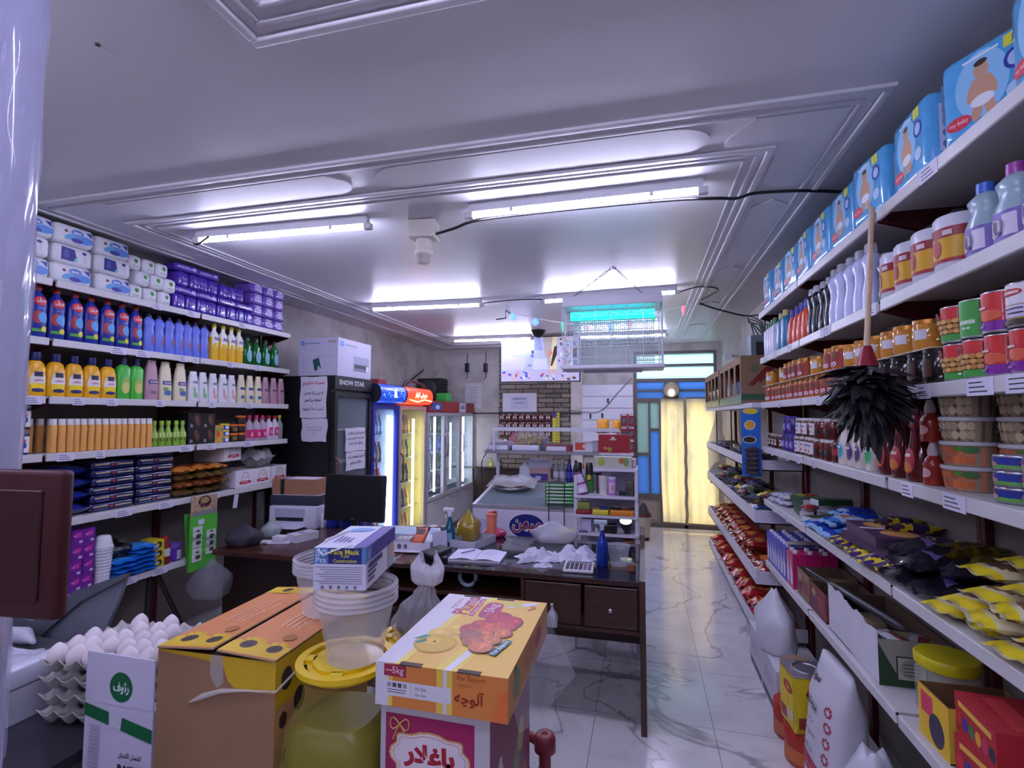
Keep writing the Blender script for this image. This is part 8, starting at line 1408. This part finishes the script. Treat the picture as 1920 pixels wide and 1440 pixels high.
# pole and red panel
t = thing('glossy_pole', 'glossy white pole wrapped in clear film beside the soap shelves', 'pole', (-1.225, .70, 0)); MB().loft([(ZB - .862 + .0, .05, .05), (.5, .05, .05), (ZC, .05, .05)], mat((176, 176, 206), .12, var=.05, coat=.8), n=28).build('pole', t)
b = MB(); vs = []; n, L = 32, 60; rr = RND(8)
for j in range(L + 1):
 z = .95 + (ZC - .96) * j / L
 for i in range(n): a = 2 * pi * i / n; r = .0515 + .0022 * sin(3 * a + z * 9) * sin(z * 17 + a) + .0016 * sin(7 * a - z * 23); vs.append((r * cos(a), r * sin(a), z))
b.add(vs, [(j * n + i, j * n + (i + 1) % n, (j + 1) * n + (i + 1) % n, (j + 1) * n + i) for j in range(L) for i in range(n)], film(206, 206, 232, .35, .06), None, True); b.build('film_wrap', t)
RP = mat((58, 5, 13), .5, var=.12, scale=5); t = thing('scale_display', 'dark red metal plate fixed on the glossy pole', 'display', (-1.06, .63, 1.385), .10); b = MB(); b.box(-.26, .132, -.012, .012, -.12, .122, RP, bev=.008); b.build('panel_face', t); b = MB(); b.box(-.26, .1, -.016, -.0115, -.09, .09, mat((48, 3, 10), .5, var=.1), bev=.002, seg=1); b.build('inset', t); b = MB(); b.box(-.25, -.2, .012, .05, -.05, .05, RP); b.build('clamp', t)
# egg trays
EGT = mat((176, 172, 170), .85, var=.12, scale=30); EGG = mat((228, 218, 222), .4, var=.05, scale=25)
def eggtray(nx, ny, p, h, seed):
 rr = RND(seed); k = 6; X, Y = nx * k, ny * k; vs = []; W, D = nx * p, ny * p
 for s_ in (0, 1):
  for j in range(Y + 1):
   for i in range(X + 1):
    u, v = i / k, j / k; z = h * (.5 + .25 * cos(2 * pi * u) + .25 * cos(2 * pi * v)); z = z ** 1.15 / (h ** .15)
    if i in (0, X) or j in (0, Y): z = max(z, h * .72)
    vs.append((u * p - W / 2 + rr.uniform(-.0006, .0006), v * p - D / 2 + rr.uniform(-.0006, .0006), z + rr.uniform(-.0008, .0008) - .0028 * s_))
 N = (X + 1) * (Y + 1); fs = []
 for j in range(Y):
  for i in range(X): a = j * (X + 1) + i; fs.append((a, a + 1, a + X + 2, a + X + 1)); fs.append((N + a, N + a + X + 1, N + a + X + 2, N + a + 1))
 for i in range(X): fs += [(i, N + i, N + i + 1, i + 1), (Y * (X + 1) + i, Y * (X + 1) + i + 1, N + Y * (X + 1) + i + 1, N + Y * (X + 1) + i)]
 for j in range(Y): a, c = j * (X + 1), j * (X + 1) + X; fs += [(a, a + X + 1, N + a + X + 1, N + a), (c, N + c, N + c + X + 1, c + X + 1)]
 return MB().add(vs, fs, EGT, None, True)
EC = Vector((-1.50, 1.245, 0)); ER = .165; et = eggtray(6, 5, .0545, .046, 1).build('egg_tray'); tag(et, 'x', 'egg tray')
for k in range(4):
 lab = ['lowest grey cardboard egg tray on the black counter', 'second grey cardboard egg tray of the stack', 'third grey cardboard egg tray of the stack', 'top grey cardboard egg tray holding the eggs'][k]; loc = (EC.x + .004 * (k % 2), EC.y, ZB + .004 + .046 * k)
 if k == 0: et.location = loc; et.rotation_euler.z = ER; et['label'] = lab; et['group'] = 'egg trays'
 else: dup(et, loc, ER + .015 * (k % 2), lab, 'egg trays')
prof = [(.0, .001), (.002, .008), (.008, .0155), (.018, .021), (.028, .0215), (.038, .018), (.047, .011), (.052, .005), (.0535, .001)]
eg = MB().loft([(z * 1.16, r * 1.16, r * 1.16) for z, r in prof], EGG, n=20).build('egg'); tag(eg, 'x', 'egg'); eg['placed'] = 0; n_e = 0; rr = RND(6); zt = ZB + .004 + .046 * 3 + .014
cnt = {}
for j in range(5):
 for i in range(6):
  if (i, j) in ((5, 4), (4, 4), (5, 3), (0, 4), (0, 3), (3, 0), (1, 3), (5, 2), (2, 4)): continue
  x, y = (i - 2.5) * .0545, (j - 2) * .0545; c, s_ = cos(ER), sin(ER); loc = (EC.x + x * c - y * s_, EC.y + x * s_ + y * c, zt)
  rw = cnt.get(j, 0); cnt[j] = rw + 1; lab = 'white egg in the top tray, %s row from the raisin box, %s along' % (ORD[j], ORD[rw]); rot = (rr.uniform(-.15, .15), rr.uniform(-.15, .15), rr.uniform(0, 6))
  if n_e == 0: eg.location = loc; eg.rotation_euler = rot; eg['label'] = lab; eg['group'] = 'eggs in the top tray'
  else: dup(eg, loc, None, lab, 'eggs in the top tray', rot=rot)
  n_e += 1
del eg['placed']
# red platform trolley under the cartons
ZP = .50; RDM = mat((120, 34, 44), .4, var=.15); t = thing('platform_trolley', 'red steel platform trolley carrying the cartons before the desk', 'trolley', (0, 0, 0)); b = MB(); b.box(-1.39, -.33, .75, 1.60, ZP - .04, ZP - .002, mat((70, 60, 64), .6)); b.build('deck', t)
b = MB()
b.box(-1.40, -.30, 1.601, 1.63, ZP - .05, ZP - .004, RDM); b.box(-.329, -.30, .75, 1.60, ZP - .05, ZP - .004, RDM); b.build('deck_rim', t)
b = MB(); b.tube([(-.286, 1.50, .0), (-.286, 1.50, .655)], .017, RDM, n=14); b.build('corner_post', t); b = MB(); b.loft([(.635, .022, .022), (.64, .031, .031), (.672, .031, .031), (.684, .026, .026), (.686, .008, .008), (.682, .006, .006)], RDM, n=22, M=T(-.286, 1.50, 0)); b.build('post_cap', t)
b = MB(); b.tube([(-.286, 1.50, .655), (-.35, 1.52, .665)], .014, RDM, n=10); b.build('handle_arm', t); b = MB(); b.box(-.30, -.27, 1.0, 1.48, .56, .575, RDM); b.box(-.295, -.275, 1.05, 1.48, .576, .584, mat((150, 150, 160), .4, metal=.5)); b.build('side_rail', t)
for x in (-1.3, -.38):
 for y in (.83, 1.52): b = MB(); b.tube([(x - .02, y, .05), (x + .02, y, .05)], .05, pl(30, 30, 32), n=18); b.box(x - .025, x + .025, y - .02, y + .02, .08, ZP - .05, RDM); b.build('wheel', t)
# pink fruit-leather carton with the plum carton on it
MG = mat((150, 20, 84), .45, var=.08); pk = thing('fruit_leather_carton', 'white bordered magenta carton under the plum carton', 'box', (-.555, 1.03, ZP)); w_, d_, h_ = .245, .37, .484; b = MB(); b.box(0, w_, 0, d_, 0, h_, mat((190, 184, 190), .6, var=.06)); b.build('carton_body', pk)
b = MB(); F = fM((0, 0, 0), (1, 0, 0), (0, 0, 1)); b.rect(F, .012, .212, .02, .465, MG); b.rect(F, .012, .212, .02, .30, mat((170, 50, 120), .45, var=.1))
GOLD = pr(206, 160, 90); WHc = pr(226, 216, 222)
def plaque(cx, cy, w, h, m):
 ps = []
 for i in range(48):
  a = 2 * pi * i / 48; c, s_ = cos(a), sin(a); r = 1 + .07 * cos(8 * a); ps.append((cx + w * copysign(abs(c) ** .7, c) * r, cy + h * copysign(abs(s_) ** .7, s_) * r))
 b.poly(F, ps, m)
plaque(.112, .385, .086, .048, GOLD); plaque(.112, .385, .082, .044, WHc); plaque(.112, .385, .077, .040, pr(190, 130, 120)); plaque(.112, .385, .0755, .0385, WHc)
b.text(F, fa('باغلار'), .112, .385, .05, pr(160, 20, 44), w=.115, bold=.055); b.text(F, fa('آلوچه و لواشک باغلار'), .115, .322, .024, pr(40, 14, 40), w=.15, bold=.015)
for s_ in (-1, 1): b.tube([(.045 + s_ * .022 * sin(a), .445 + .012 * sin(2 * a), .002) for a in [i * pi / 8 for i in range(9)]], .0016, GOLD, M=F, n=5)
b.tube([(.045, .445, .002), (.035, .425, .002), (.03, .412, .002)], .0016, GOLD, M=F, n=5); b.tube([(.045, .445, .002), (.056, .43, .002)], .0016, GOLD, M=F, n=5); b.ell(F, .05, .27, .04, .034, pr(90, 30, 30)); b.ell(F, .12, .26, .05, .04, pr(176, 60, 60)); b.rect(F, .225, .24, .05, .34, pr(214, 210, 216)); b.build('front_print', pk)
b = MB(); G = fM((w_, 0, 0), (0, 1, 0), (0, 0, 1)); b.rect(G, .0, .37, .0, h_ - .002, mat((128, 30, 76), .45, var=.15)); b.ell(G, .1, .2, .045, .16, pr(150, 160, 90), rot=.2); b.ell(G, .07, .24, .03, .12, pr(214, 206, 200), rot=-.1); b.ell(G, .2, .18, .04, .14, pr(110, 130, 70), rot=-.3); b.ell(G, .27, .3, .03, .04, pr(190, 170, 90)); b.ell(G, .3, .16, .035, .05, pr(170, 90, 60)); b.build('side_print', pk)
pc = thing('plum_carton', 'yellow and orange plum carton with fruit picture lying on the magenta carton', 'box', (-.563, 1.018, .985)); w_, d_, h_ = .294, .428, .088; OR_ = mat((206, 128, 56), .5, var=.06); YO = mat((232, 190, 96), .5, var=.05); b = MB(); b.box(0, w_, 0, d_, 0, h_, [OR_, YO, OR_, mat((206, 150, 80), .5, var=.15), OR_, OR_]); b.build('carton_body', pc)
b = MB(); F = fM((0, 0, h_), (1, 0, 0), (0, 1, 0)); WHc = pr(220, 216, 226); b.poly(F, [(0, 0), (.045, 0), (.075, .33), (.13, d_), (0, d_)], WHc); b.poly(F, [(.045, 0), (.06, 0), (.095, .33), (.16, d_), (.13, d_), (.075, .33)], pr(236, 216, 110)); b.poly(F, [(.155, 0), (.172, 0), (.2, .14), (.183, .14)], WHc); b.poly(F, [(.135, 0), (.155, 0), (.183, .14), (.165, .14)], pr(230, 206, 90)); b.poly(F, [(.172, 0), (.185, 0), (.21, .14), (.2, .14)], pr(230, 206, 90)); b.poly(F, [(.2, .36), (.27, .40), (.27, .42), (.185, .385)], WHc); b.rect(F, .165, .23, .375, .41, pr(214, 196, 90))
PL = pr(170, 40, 84); b.text(F, 'Plums', .082, .352, .045, PL, w=.125, bold=.03, rot=1.57); b.text(F, 'PERSIAN', .052, .36, .014, PL, w=.075, rot=1.57); b.rect(F, .108, .122, .285, .41, PL); b.text(F, 'Product of Iran', .115, .348, .01, pr(236, 220, 228), w=.11, bold=.02, rot=1.57); b.add([(0, 0, 0)] * 0, [], PL)
ps = [(.158 + .026 * copysign(abs(cos(a)) ** .5, cos(a)), .335 + .055 * copysign(abs(sin(a)) ** .5, sin(a))) for a in [i * pi / 10 for i in range(20)]]; b.poly(F, ps, pr(166, 50, 96)); b.text(F, '5kg', .158, .35, .034, pr(240, 226, 232), w=.06, rot=1.57); b.rect(F, .155, .161, .287, .312, pr(216, 150, 180))
b.text(F, fa('آلوچه'), .262, .372, .024, pr(190, 70, 50), w=.036, bold=.02, rot=1.2)
rr = RND(21)
for (cx, cy, r, c) in ((.115, .2, .034, (226, 190, 84)), (.082, .165, .03, (226, 190, 90)), (.09, .11, .048, (214, 176, 60))): b.ell(F, cx, cy, r * 1.05, r, pr(*[int(v * .9) for v in c])); b.ell(F, cx - .002, cy + .003, r * .96, r * .9, pr(*c)); b.ell(F, cx - r * .25, cy + r * .25, r * .45, r * .35, pr(*[min(255, v + 16) for v in c]))
b.poly(F, [(.03, .12), (.05, .15), (.065, .145), (.05, .125)], pr(40, 140, 110)); b.poly(F, [(.04, .105), (.06, .13), (.066, .115), (.05, .1)], pr(30, 120, 96)); b.ell(F, .085, .118, .004, .004, pr(80, 60, 50))
for (cx, cy, rx, ry, c) in ((.19, .29, .034, .04, (170, 50, 74)), (.225, .27, .032, .038, (186, 60, 76)), (.215, .24, .034, .026, (196, 76, 76)), (.16, .235, .026, .03, (176, 70, 70)), (.19, .225, .028, .026, (196, 90, 70)), (.14, .205, .024, .028, (166, 66, 64)), (.218, .2, .03, .026, (206, 120, 76)), (.18, .19, .026, .024, (196, 110, 70)), (.155, .17, .026, .026, (150, 90, 74)), (.205, .155, .028, .026, (200, 120, 80)), (.17, .14, .024, .024, (170, 100, 74)), (.198, .115, .028, .026, (206, 120, 84))):
 b.ell(F, cx + .003, cy - .003, rx * 1.06, ry * 1.06, pr(110, 60, 66)); b.ell(F, cx, cy, rx, ry, pr(*c))
 for q in range(4): b.ell(F, cx + rr.uniform(-.5, .5) * rx, cy + rr.uniform(-.5, .5) * ry, rx * .25, ry * .16, pr(*[min(255, int(v * 1.16 + 12)) for v in c]), n=8, rot=rr.uniform(0, 3))
b.poly(F, [(.225, .085), (.243, .08), (.262, .16), (.246, .165)], pr(50, 110, 120)); b.text(F, 'For Export', .244, .1225, .013, pr(236, 236, 226), w=.074, rot=1.34, bold=.02); b.build('top_print', pc)
b = MB(); F = fM((0, 0, 0), (1, 0, 0), (0, 0, 1)); b.rect(F, 0, .03, 0, h_, WHc); b.rect(F, .03, .04, 0, h_, pr(226, 190, 80)); b.rect(F, .14, .155, 0, h_, pr(226, 196, 80)); b.rect(F, .155, .163, 0, h_, WHc); b.rect(F, .163, .175, 0, h_, pr(226, 196, 80)); b.rect(F, .02, .071, .062, .086, pr(150, 36, 66)); b.text(F, '5kg', .052, .073, .018, pr(236, 220, 226), w=.026); b.rect(F, .023, .04, .072, .075, pr(214, 150, 170)); b.rect(F, .018, .172, .022, .053, WHc)
for q in range(4): b.rect(F, .028 + .012 * q, .037 + .012 * q, .04, .049, pr(70, 70, 76) if q in (1, 2) else pr(150, 150, 160))
b.rect(F, .028, .072, .034, .036, GREY); b.rect(F, .028, .07, .029, .031, GREY); b.rect(F, .082, .0825, .024, .052, GREY); b.text(F, 'Pro. Date', .105, .043, .007, INK, w=.024); b.text(F, 'Exp. Date', .105, .03, .007, INK, w=.024)
b.text(F, 'For Export', .216, .076, .013, pr(150, 60, 30), w=.06); b.text(F, fa('فرآوری'), .203, .064, .008, pr(170, 80, 50), w=.03); b.text(F, fa('آلوچه'), .212, .036, .036, pr(140, 36, 20), w=.064, bold=.02); b.poly(F, [(.262, 0), (.294, 0), (.294, .06), (.274, .06)], pr(214, 110, 50)); b.build('front_print', pc)
for x, y in ((.055, 0), (.185, 0), (.05, d_ - .011), (.15, d_ - .011)): MB().box(x, x + .05, y - .001, y + .012, h_ - .002, h_ + .001, mat((90, 74, 66), .7)).build('lid_slot', pc)
b = MB(); Gs = fM((w_, 0, 0), (0, 1, 0), (0, 0, 1)); b.ell(Gs, .07, .045, .03, .03, pr(120, 130, 90)); b.ell(Gs, .2, .05, .06, .03, pr(190, 120, 80)); b.ell(Gs, .3, .05, .04, .025, pr(176, 80, 70)); b.rect(Gs, .05, .07, .07, .088, pr(30, 110, 84)); b.build('side_print', pc)
o = MB().add([(-.268, 1.06, .99), (-.266, 1.44, 1.04), (-.245, 1.46, .98), (-.19, 1.46, .88), (-.262, 1.30, .84), (-.266, 1.1, .92)], [(0, 1, 2, 5), (2, 3, 4, 5)], film(206, 206, 214, .3, .1)).build('plastic_film'); tag(o, 'loose clear plastic film hanging off the side of the plum carton', 'plastic film')
# sunflower seed carton
sf = thing('sunflower_carton', 'tall cardboard carton with sunflower print on its open flaps', 'box', (-1.151, 1.02, ZP), .03); w_, d_, h_ = .328, .43, .533; KR = card(146, 112, 84); YL = mat((206, 170, 30), .45, var=.06); b = MB(); b.box(0, w_, 0, d_, 0, h_, [KR, card(60, 40, 24), KR, YL, KR, KR]); b.build('carton_body', sf)
ORG = mat((214, 140, 84), .4, var=.1, scale=5)
def sunf(b, F, cx, cy, r, seed, z=None):
 rr = RND(seed)
 for q in range(16): a = q * pi / 8 + rr.uniform(-.1, .1); b.ell(F, cx + r * .75 * cos(a), cy + r * .75 * sin(a), r * .42, r * .15, pr(226, 190, 40), n=8, rot=a)
 b.ell(F, cx, cy, r * .55, r * .55, pr(70, 48, 40)); b.ell(F, cx, cy, r * .3, r * .3, pr(50, 36, 34))
def flap(x0, x1, tilt, px):
 M_ = T(px, 0, h_ + .002) @ RY(tilt); b = MB(); b.box(x0, x1, -.004, d_ + .005, 0, .004, [card(150, 120, 90), ORG, card(180, 150, 120), card(180, 150, 120), card(180, 150, 120), card(180, 150, 120)], M_); F = M_ @ fM((x0, 0, .0042), (1, 0, 0), (0, 1, 0)); W = x1 - x0
 for (u0, u1, c) in ((0, .12, (226, 190, 60)), (.88, 1.0, (226, 196, 50))): b.rect(F, 0, W, d_ * u0, d_ * u1, pr(*c))
 sunf(b, F, W * .3, d_ * .1, .036, 3); sunf(b, F, W * .78, d_ * .09, .034, 5); sunf(b, F, W * .4, d_ * .93, .03, 7); b.ell(F, W * .75, d_ * .24, .018, .018, pr(170, 110, 60))
 for q in range(3): b.rect(F, W * (.35 + .1 * q), W * (.37 + .1 * q), d_ * .35, d_ * (.7 + .04 * q), pr(236, 206, 180))
 b.text(F, fa('تخمه آفتابگردان'), W * .7, d_ * .5, .02, pr(240, 220, 200), w=.14, rot=1.4); b.build('top_flap', sf)
flap(0, w_ * .5 - .004, -.07, 0); flap(-w_ * .5 + .006, 0, .055, w_)
b = MB(); F = fM((0, 0, 0), (1, 0, 0), (0, 0, 1)); b.poly(F, [(.0, h_ - .006), (.0, h_), (w_, h_), (w_, h_ - .07), (.225, h_ - .075), (.2, h_ - .055), (.185, h_ - .02), (.12, h_ - .012)], YL); b.poly(F, [(.15, h_ + .0), (.185, h_ + .0), (.188, h_ - .06), (.17, h_ - .075), (.152, h_ - .05)], film(214, 206, 200, .5))
b.build('front_print', sf); b = MB(); G = fM((w_, 0, 0), (0, 1, 0), (0, 0, 1)); b.rect(G, .0, d_, 0, h_ * .8, mat((196, 150, 100), .5, var=.15)); 
for (cx, cy, r) in ((.04, .48, .02), (.09, .41, .022), (.03, .39, .014), (.12, .48, .018), (.05, .3, .02), (.11, .28, .016), (.04, .17, .02)): b.ell(G, cx, cy, r, r * 1.3, pr(56, 40, 36))
sunf(b, G, .17, .45, .03, 9); b.build('side_print', sf); b = MB(); b.tube([(.10, -.004, .42), (.14, -.007, .44), (.19, -.008, .458), (.25, -.006, .465), (w_ + .004, -.004, .47), (w_ + .006, .1, .49), (w_ + .006, .25, .5)], [.002, .008, .006, .003, .003, .004, .003], film(226, 214, 206, .6), n=6); b.build('packing_tape', sf)
# raisin carton
rc = thing('raisin_carton', 'white raisin carton with green band and round green emblem before the eggs', 'box', (-1.377, 1.022, ZP), .0); w_, d_, h_ = .216, .036, .50; WR_ = mat((206, 202, 224), .5, var=.03); b = MB(); b.box(0, w_, 0, d_, 0, h_ - .12, WR_); b.box(0, w_, -.001, .003, h_ - .12, h_, WR_); b.build('carton_body', rc); b = MB(); F = fM((0, -.0012, 0), (1, 0, 0), (0, 0, 1)); GRR = pr(16, 96, 56); b.poly(F, [(0, h_ - .125), (w_, h_ - .163), (w_, h_ - .195), (0, h_ - .155)], GRR); b.rect(F, 0, w_, .12, .148, GRR)
b.ell(F, w_ * .53, h_ - .075, .036, .036, GRR, n=30); b.text(F, fa('رئوف'), w_ * .53, h_ - .077, .03, pr(226, 226, 232), w=.05, bold=.03); b.poly(F, [(.08, h_ - .136), (.122, h_ - .144), (.118, h_ - .18), (.1, h_ - .172), (.082, h_ - .182)], WR_); b.text(F, fa('کشمش تاکستان'), w_ * .7, h_ - .235, .016, INK, w=.072, bold=.02); b.rect(F, w_ * .55, w_ * .85, h_ - .25, h_ - .2494, GREY); b.text(F, 'RAISIN', w_ * .7, h_ - .266, .02, INK, w=.074, bold=.04)
for q in range(14): b.rect(F, .018, .052, h_ - .18 - .009 * q, h_ - .176 - .009 * q, pr(170, 166, 190))
b.build('front_print', rc)
# barrels of pickles with yellow lids
def barrel(lab, x, y, z1, liquid):
 t = thing('plastic_barrel', lab, 'barrel', (x, y, ZP), .0); H = z1 - ZP; sq = [(0, .11, .11), (.01, .12, .12), (H * .28, .122, .122), (H * .30, .114, .114), (H * .34, .114, .114), (H * .36, .122, .122), (H * .60, .122, .122), (H * .76, .112, .112), (H * .86, .085, .085), (H * .93, .082, .082)]
 MB().loft(sq, mat((206, 200, 100), .05, alpha=.18, var=0), n=36, e=.6, cap=(True, False)).build('clear_wall', t); MB().loft([(.006, .112, .112)] + [(z, r - .004, r2 - .004) for z, r, r2 in sq[2:6]] + [(H * .62, .114, .114), (H * .74, .104, .104), (H * .77, .08, .08)], liquid, n=36, e=.6).build('contents', t)
 YLD = mat((232, 196, 20), .35, var=.04); b = MB(); b.loft([(H * .945, .086, .086), (H * .985, .086, .086)], YLD, n=32, cap=(False, True)); n = 48
 for (r0, r1, z0, z1_) in ((.094, .112, H - .012, H), (.0, .074, H - .010, H - .001)):
  vs = [];
  for z in (z0, z1_):
   for r in (r0, r1):
    for i in range(n): a = 2 * pi * i / n; vs.append((r * cos(a), r * sin(a), z))
  I = lambda s_, q, i: (s_ * 2 + q) * n + i % n; fs = []
  for i in range(n): fs += [(I(1, 0, i), I(1, 1, i), I(1, 1, i + 1), I(1, 0, i + 1)), (I(0, 1, i), I(0, 0, i), I(0, 0, i + 1), I(0, 1, i + 1)), (I(0, 1, i), I(0, 1, i + 1), I(1, 1, i + 1), I(1, 1, i)), (I(0, 0, i + 1), I(0, 0, i), I(1, 0, i), I(1, 0, i + 1))]
  b.add(vs, fs, YLD)
 for k in range(4): b.box(.07, .098, -.014, .014, H - .011, H - .001, YLD, RZ(k * pi / 2 + .3))
 b.build('lid', t); return t
barrel('clear square barrel of olive green pickle with yellow lid beside the sunflower carton', -.686, 1.10, 1.032, mat((104, 94, 4), .35, var=.35, scale=9)); barrel('second yellow lidded barrel behind, under the knotted plastic bag', -.68, 1.48, .93, mat((104, 94, 4), .35, var=.35, scale=9))
# clear tubs, mask box, knotted bag
CLP = film(232, 232, 240, .34, .1)
def cleartub(lab, x, y, z, r0, r1, h, tilt=(0, 0, 0)):
 t = thing('clear_tub', lab, 'tub', (x, y, z)); t.rotation_euler = tilt; MB().loft([(.0, r0, r0), (.004, r0 + .002, r0 + .002), (h * .25, r0 + (r1 - r0) * .22, r0 + (r1 - r0) * .22), (h * .74, r0 + (r1 - r0) * .75, r0 + (r1 - r0) * .75)], CLP, n=36, cap=(True, False)).build('wall', t)
 for k in range(4): z_ = h * (.76 + .07 * k); MB().loft([(z_, r1 - .004, r1 - .004), (z_ + .003, r1 + .003, r1 + .003), (z_ + .008, r1 + .003, r1 + .003), (z_ + .011, r1 - .004, r1 - .004), (z_ + h * .07, r1 - .004, r1 - .004)], film(236, 236, 244, .42, .1), n=36, cap=(False, False)).build('rim_ring', t)
 return t
cleartub('front stack of clear plastic tubs standing on the yellow barrel lid', -.665, 1.105, 1.033, .064, .094, .166); cleartub('rear stack of clear plastic tubs standing on the sunflower carton', -.86, 1.30, ZP + .533 + .022, .078, .104, .143)
mb = thing('face_mask_box', 'white and blue face mask box resting on the clear tubs', 'box', (-.735, 1.035, 1.203), .20); w_, d_, h_ = .122, .23, .094; MW = mat((214, 212, 232), .4, var=.03); b = MB(); b.box(0, w_, 0, d_, 0, h_, MW); b.build('carton_body', mb); b = MB(); F = fM((0, 0, 0), (1, 0, 0), (0, 0, 1)); B1, B2 = pr(84, 130, 190), pr(34, 40, 110); YT = pr(206, 196, 60); b.rect(F, 0, .034, .058, h_, B1); b.rect(F, .034, .112, .058, h_, B2); b.rect(F, .112, w_, .058, h_, B1); b.text(F, '50', .017, .083, .016, pr(200, 206, 226), w=.027, bold=.03); b.text(F, 'Pcs', .017, .067, .012, pr(214, 220, 236), w=.024, bold=.02); b.text(F, 'Face Mask', .073, .085, .012, YT, w=.068, bold=.03); b.text(F, '3-ply', .073, .075, .008, YT, w=.02, bold=.02); b.text(F, 'Construction', .073, .065, .008, YT, w=.055, bold=.02)
for q in range(8): b.rect(F, .005 + .01 * (q % 3), .114, .05 - .0052 * q, .0515 - .0052 * q, pr(130, 126, 150))
for q in range(5): b.ell(F, .022 + .019 * q, .006, .004, .004, pr(120, 116, 126), n=10)
G = fM((w_, 0, 0), (0, 1, 0), (0, 0, 1)); VI = pr(74, 66, 150); b.rect(G, 0, d_, .06, h_, VI); b.rect(G, 0, .035, .06, h_, B1); b.text(G, 'J', .018, .077, .02, pr(214, 220, 236), bold=.03)
for q in range(4): b.rect(G, .012, .09 - .01 * q, .046 - .011 * q, .052 - .011 * q, pr(70, 66, 110))
b.rect(G, .02, .12, .044, .056, pr(60, 58, 110)); b.rect(G, .17, .22, .0, .06, pr(150, 180, 190)); b.ell(G, .2, .04, .018, .02, pr(206, 170, 140)); Tm = fM((0, 0, h_), (1, 0, 0), (0, 1, 0)); b.rect(Tm, w_ * .74, w_, 0, d_, VI); b.ell(Tm, .05, .18, .032, .02, pr(120, 160, 214), rot=.3)
for q in range(4): b.rect(Tm, .025 + .011 * q, .03 + .011 * q, .05, .11 - .006 * q, pr(120, 110, 170))
b.build('print', mb); b = MB(); b.tube([(.02, .16, h_ + .002), (.004, .06, h_ + .004), (.012, -.004, h_ - .004), (.024, -.006, h_ - .016), (.05, -.004, h_ - .004), (.085, .012, h_ + .004)], .0022, pr(226, 226, 236), n=6); b.build('ear_loop', mb)
kb = thing('carrier_bag', 'white knotted carrier bag with dark contents between tubs and plum carton', 'plastic bag', (-.675, 1.49, .931)); DKC = mat((60, 58, 54), .6, var=.3, scale=20); bagmesh(.125, .115, .09, DKC, 71, top=.45).build('dark_contents', kb)
def folded(pts, n, z0, zt, f, seed, sq=.75):
 """a skin of pleated film: pts (height share, radius, x shift)"""
 rr = RND(seed); ph = [rr.uniform(0, 6.28) for _ in range(5)]; vs = []; L = 22
 for j in range(L + 1):
  v = j / L
  for q, w in zip(pts, pts[1:]):
   if q[0] <= v <= w[0]: u = (v - q[0]) / (w[0] - q[0]); u = u * u * (3 - 2 * u); r = q[1] + (w[1] - q[1]) * u; sh = q[2] + (w[2] - q[2]) * u; break
  for i in range(n):
   a = 2 * pi * i / n; k = 1 + f * (.25 + .75 * v) * (math_s(11 * a + ph[0]) * .5 + math_s(17 * a + ph[1] + 3 * v) * .3 + math_s(5 * a + ph[2] + 4 * v) * .4)
   vs.append((sh + r * k * cos(a), r * k * sq * sin(a), z0 + zt(a) * v))
 return vs, [(j * n + i, j * n + (i + 1) % n, (j + 1) * n + (i + 1) % n, (j + 1) * n + i) for j in range(L) for i in range(n)]
math_s = sin
b = MB(); vs, fs = folded([(0, .066, -.01), (.2, .078, -.012), (.55, .06, -.002), (.85, .032, .012), (1, .022, .018)], 66, .0, lambda a: .145, .16, 3, .9); b.add(vs, fs, film(214, 214, 226, .42, .18), None, True); b.build('bag_body', kb)
b = MB(); vs, fs = folded([(0, .022, .018), (.22, .048, .02), (.6, .05, .022), (1, .026, .024)], 66, .138, lambda a: .085 + .022 * cos(2 * a - .3) + .012 * sin(3 * a), .22, 8, .5); b.add(vs, fs, mat((222, 222, 236), .28, alpha=.8, var=.05), None, True); b.build('bag_handle', kb)
# litter on the floor
for k, (x, y, rz, s_) in enumerate(((.48, 3.25, .3, .05), (.50, 3.35, 1.0, .03), (.62, 2.62, .2, .04), (-.14, 3.05, 1.2, .035), (-.30, 2.86, .5, .04))): tag(MB().box(-s_, s_, -.012, .012, 0, .002, mat((214, 212, 222), .6)).build('paper_scrap'), ['larger white paper scrap on the aisle floor', 'small paper scrap past the larger one on the aisle floor', 'paper scrap by the paste can on the floor', 'paper scrap under the desk near its side panel', 'paper scrap under the desk away from its side panel'][k], 'paper scrap', 'paper scraps on the floor').location = (x, y, .001)
unplaced(bpy.data.objects)
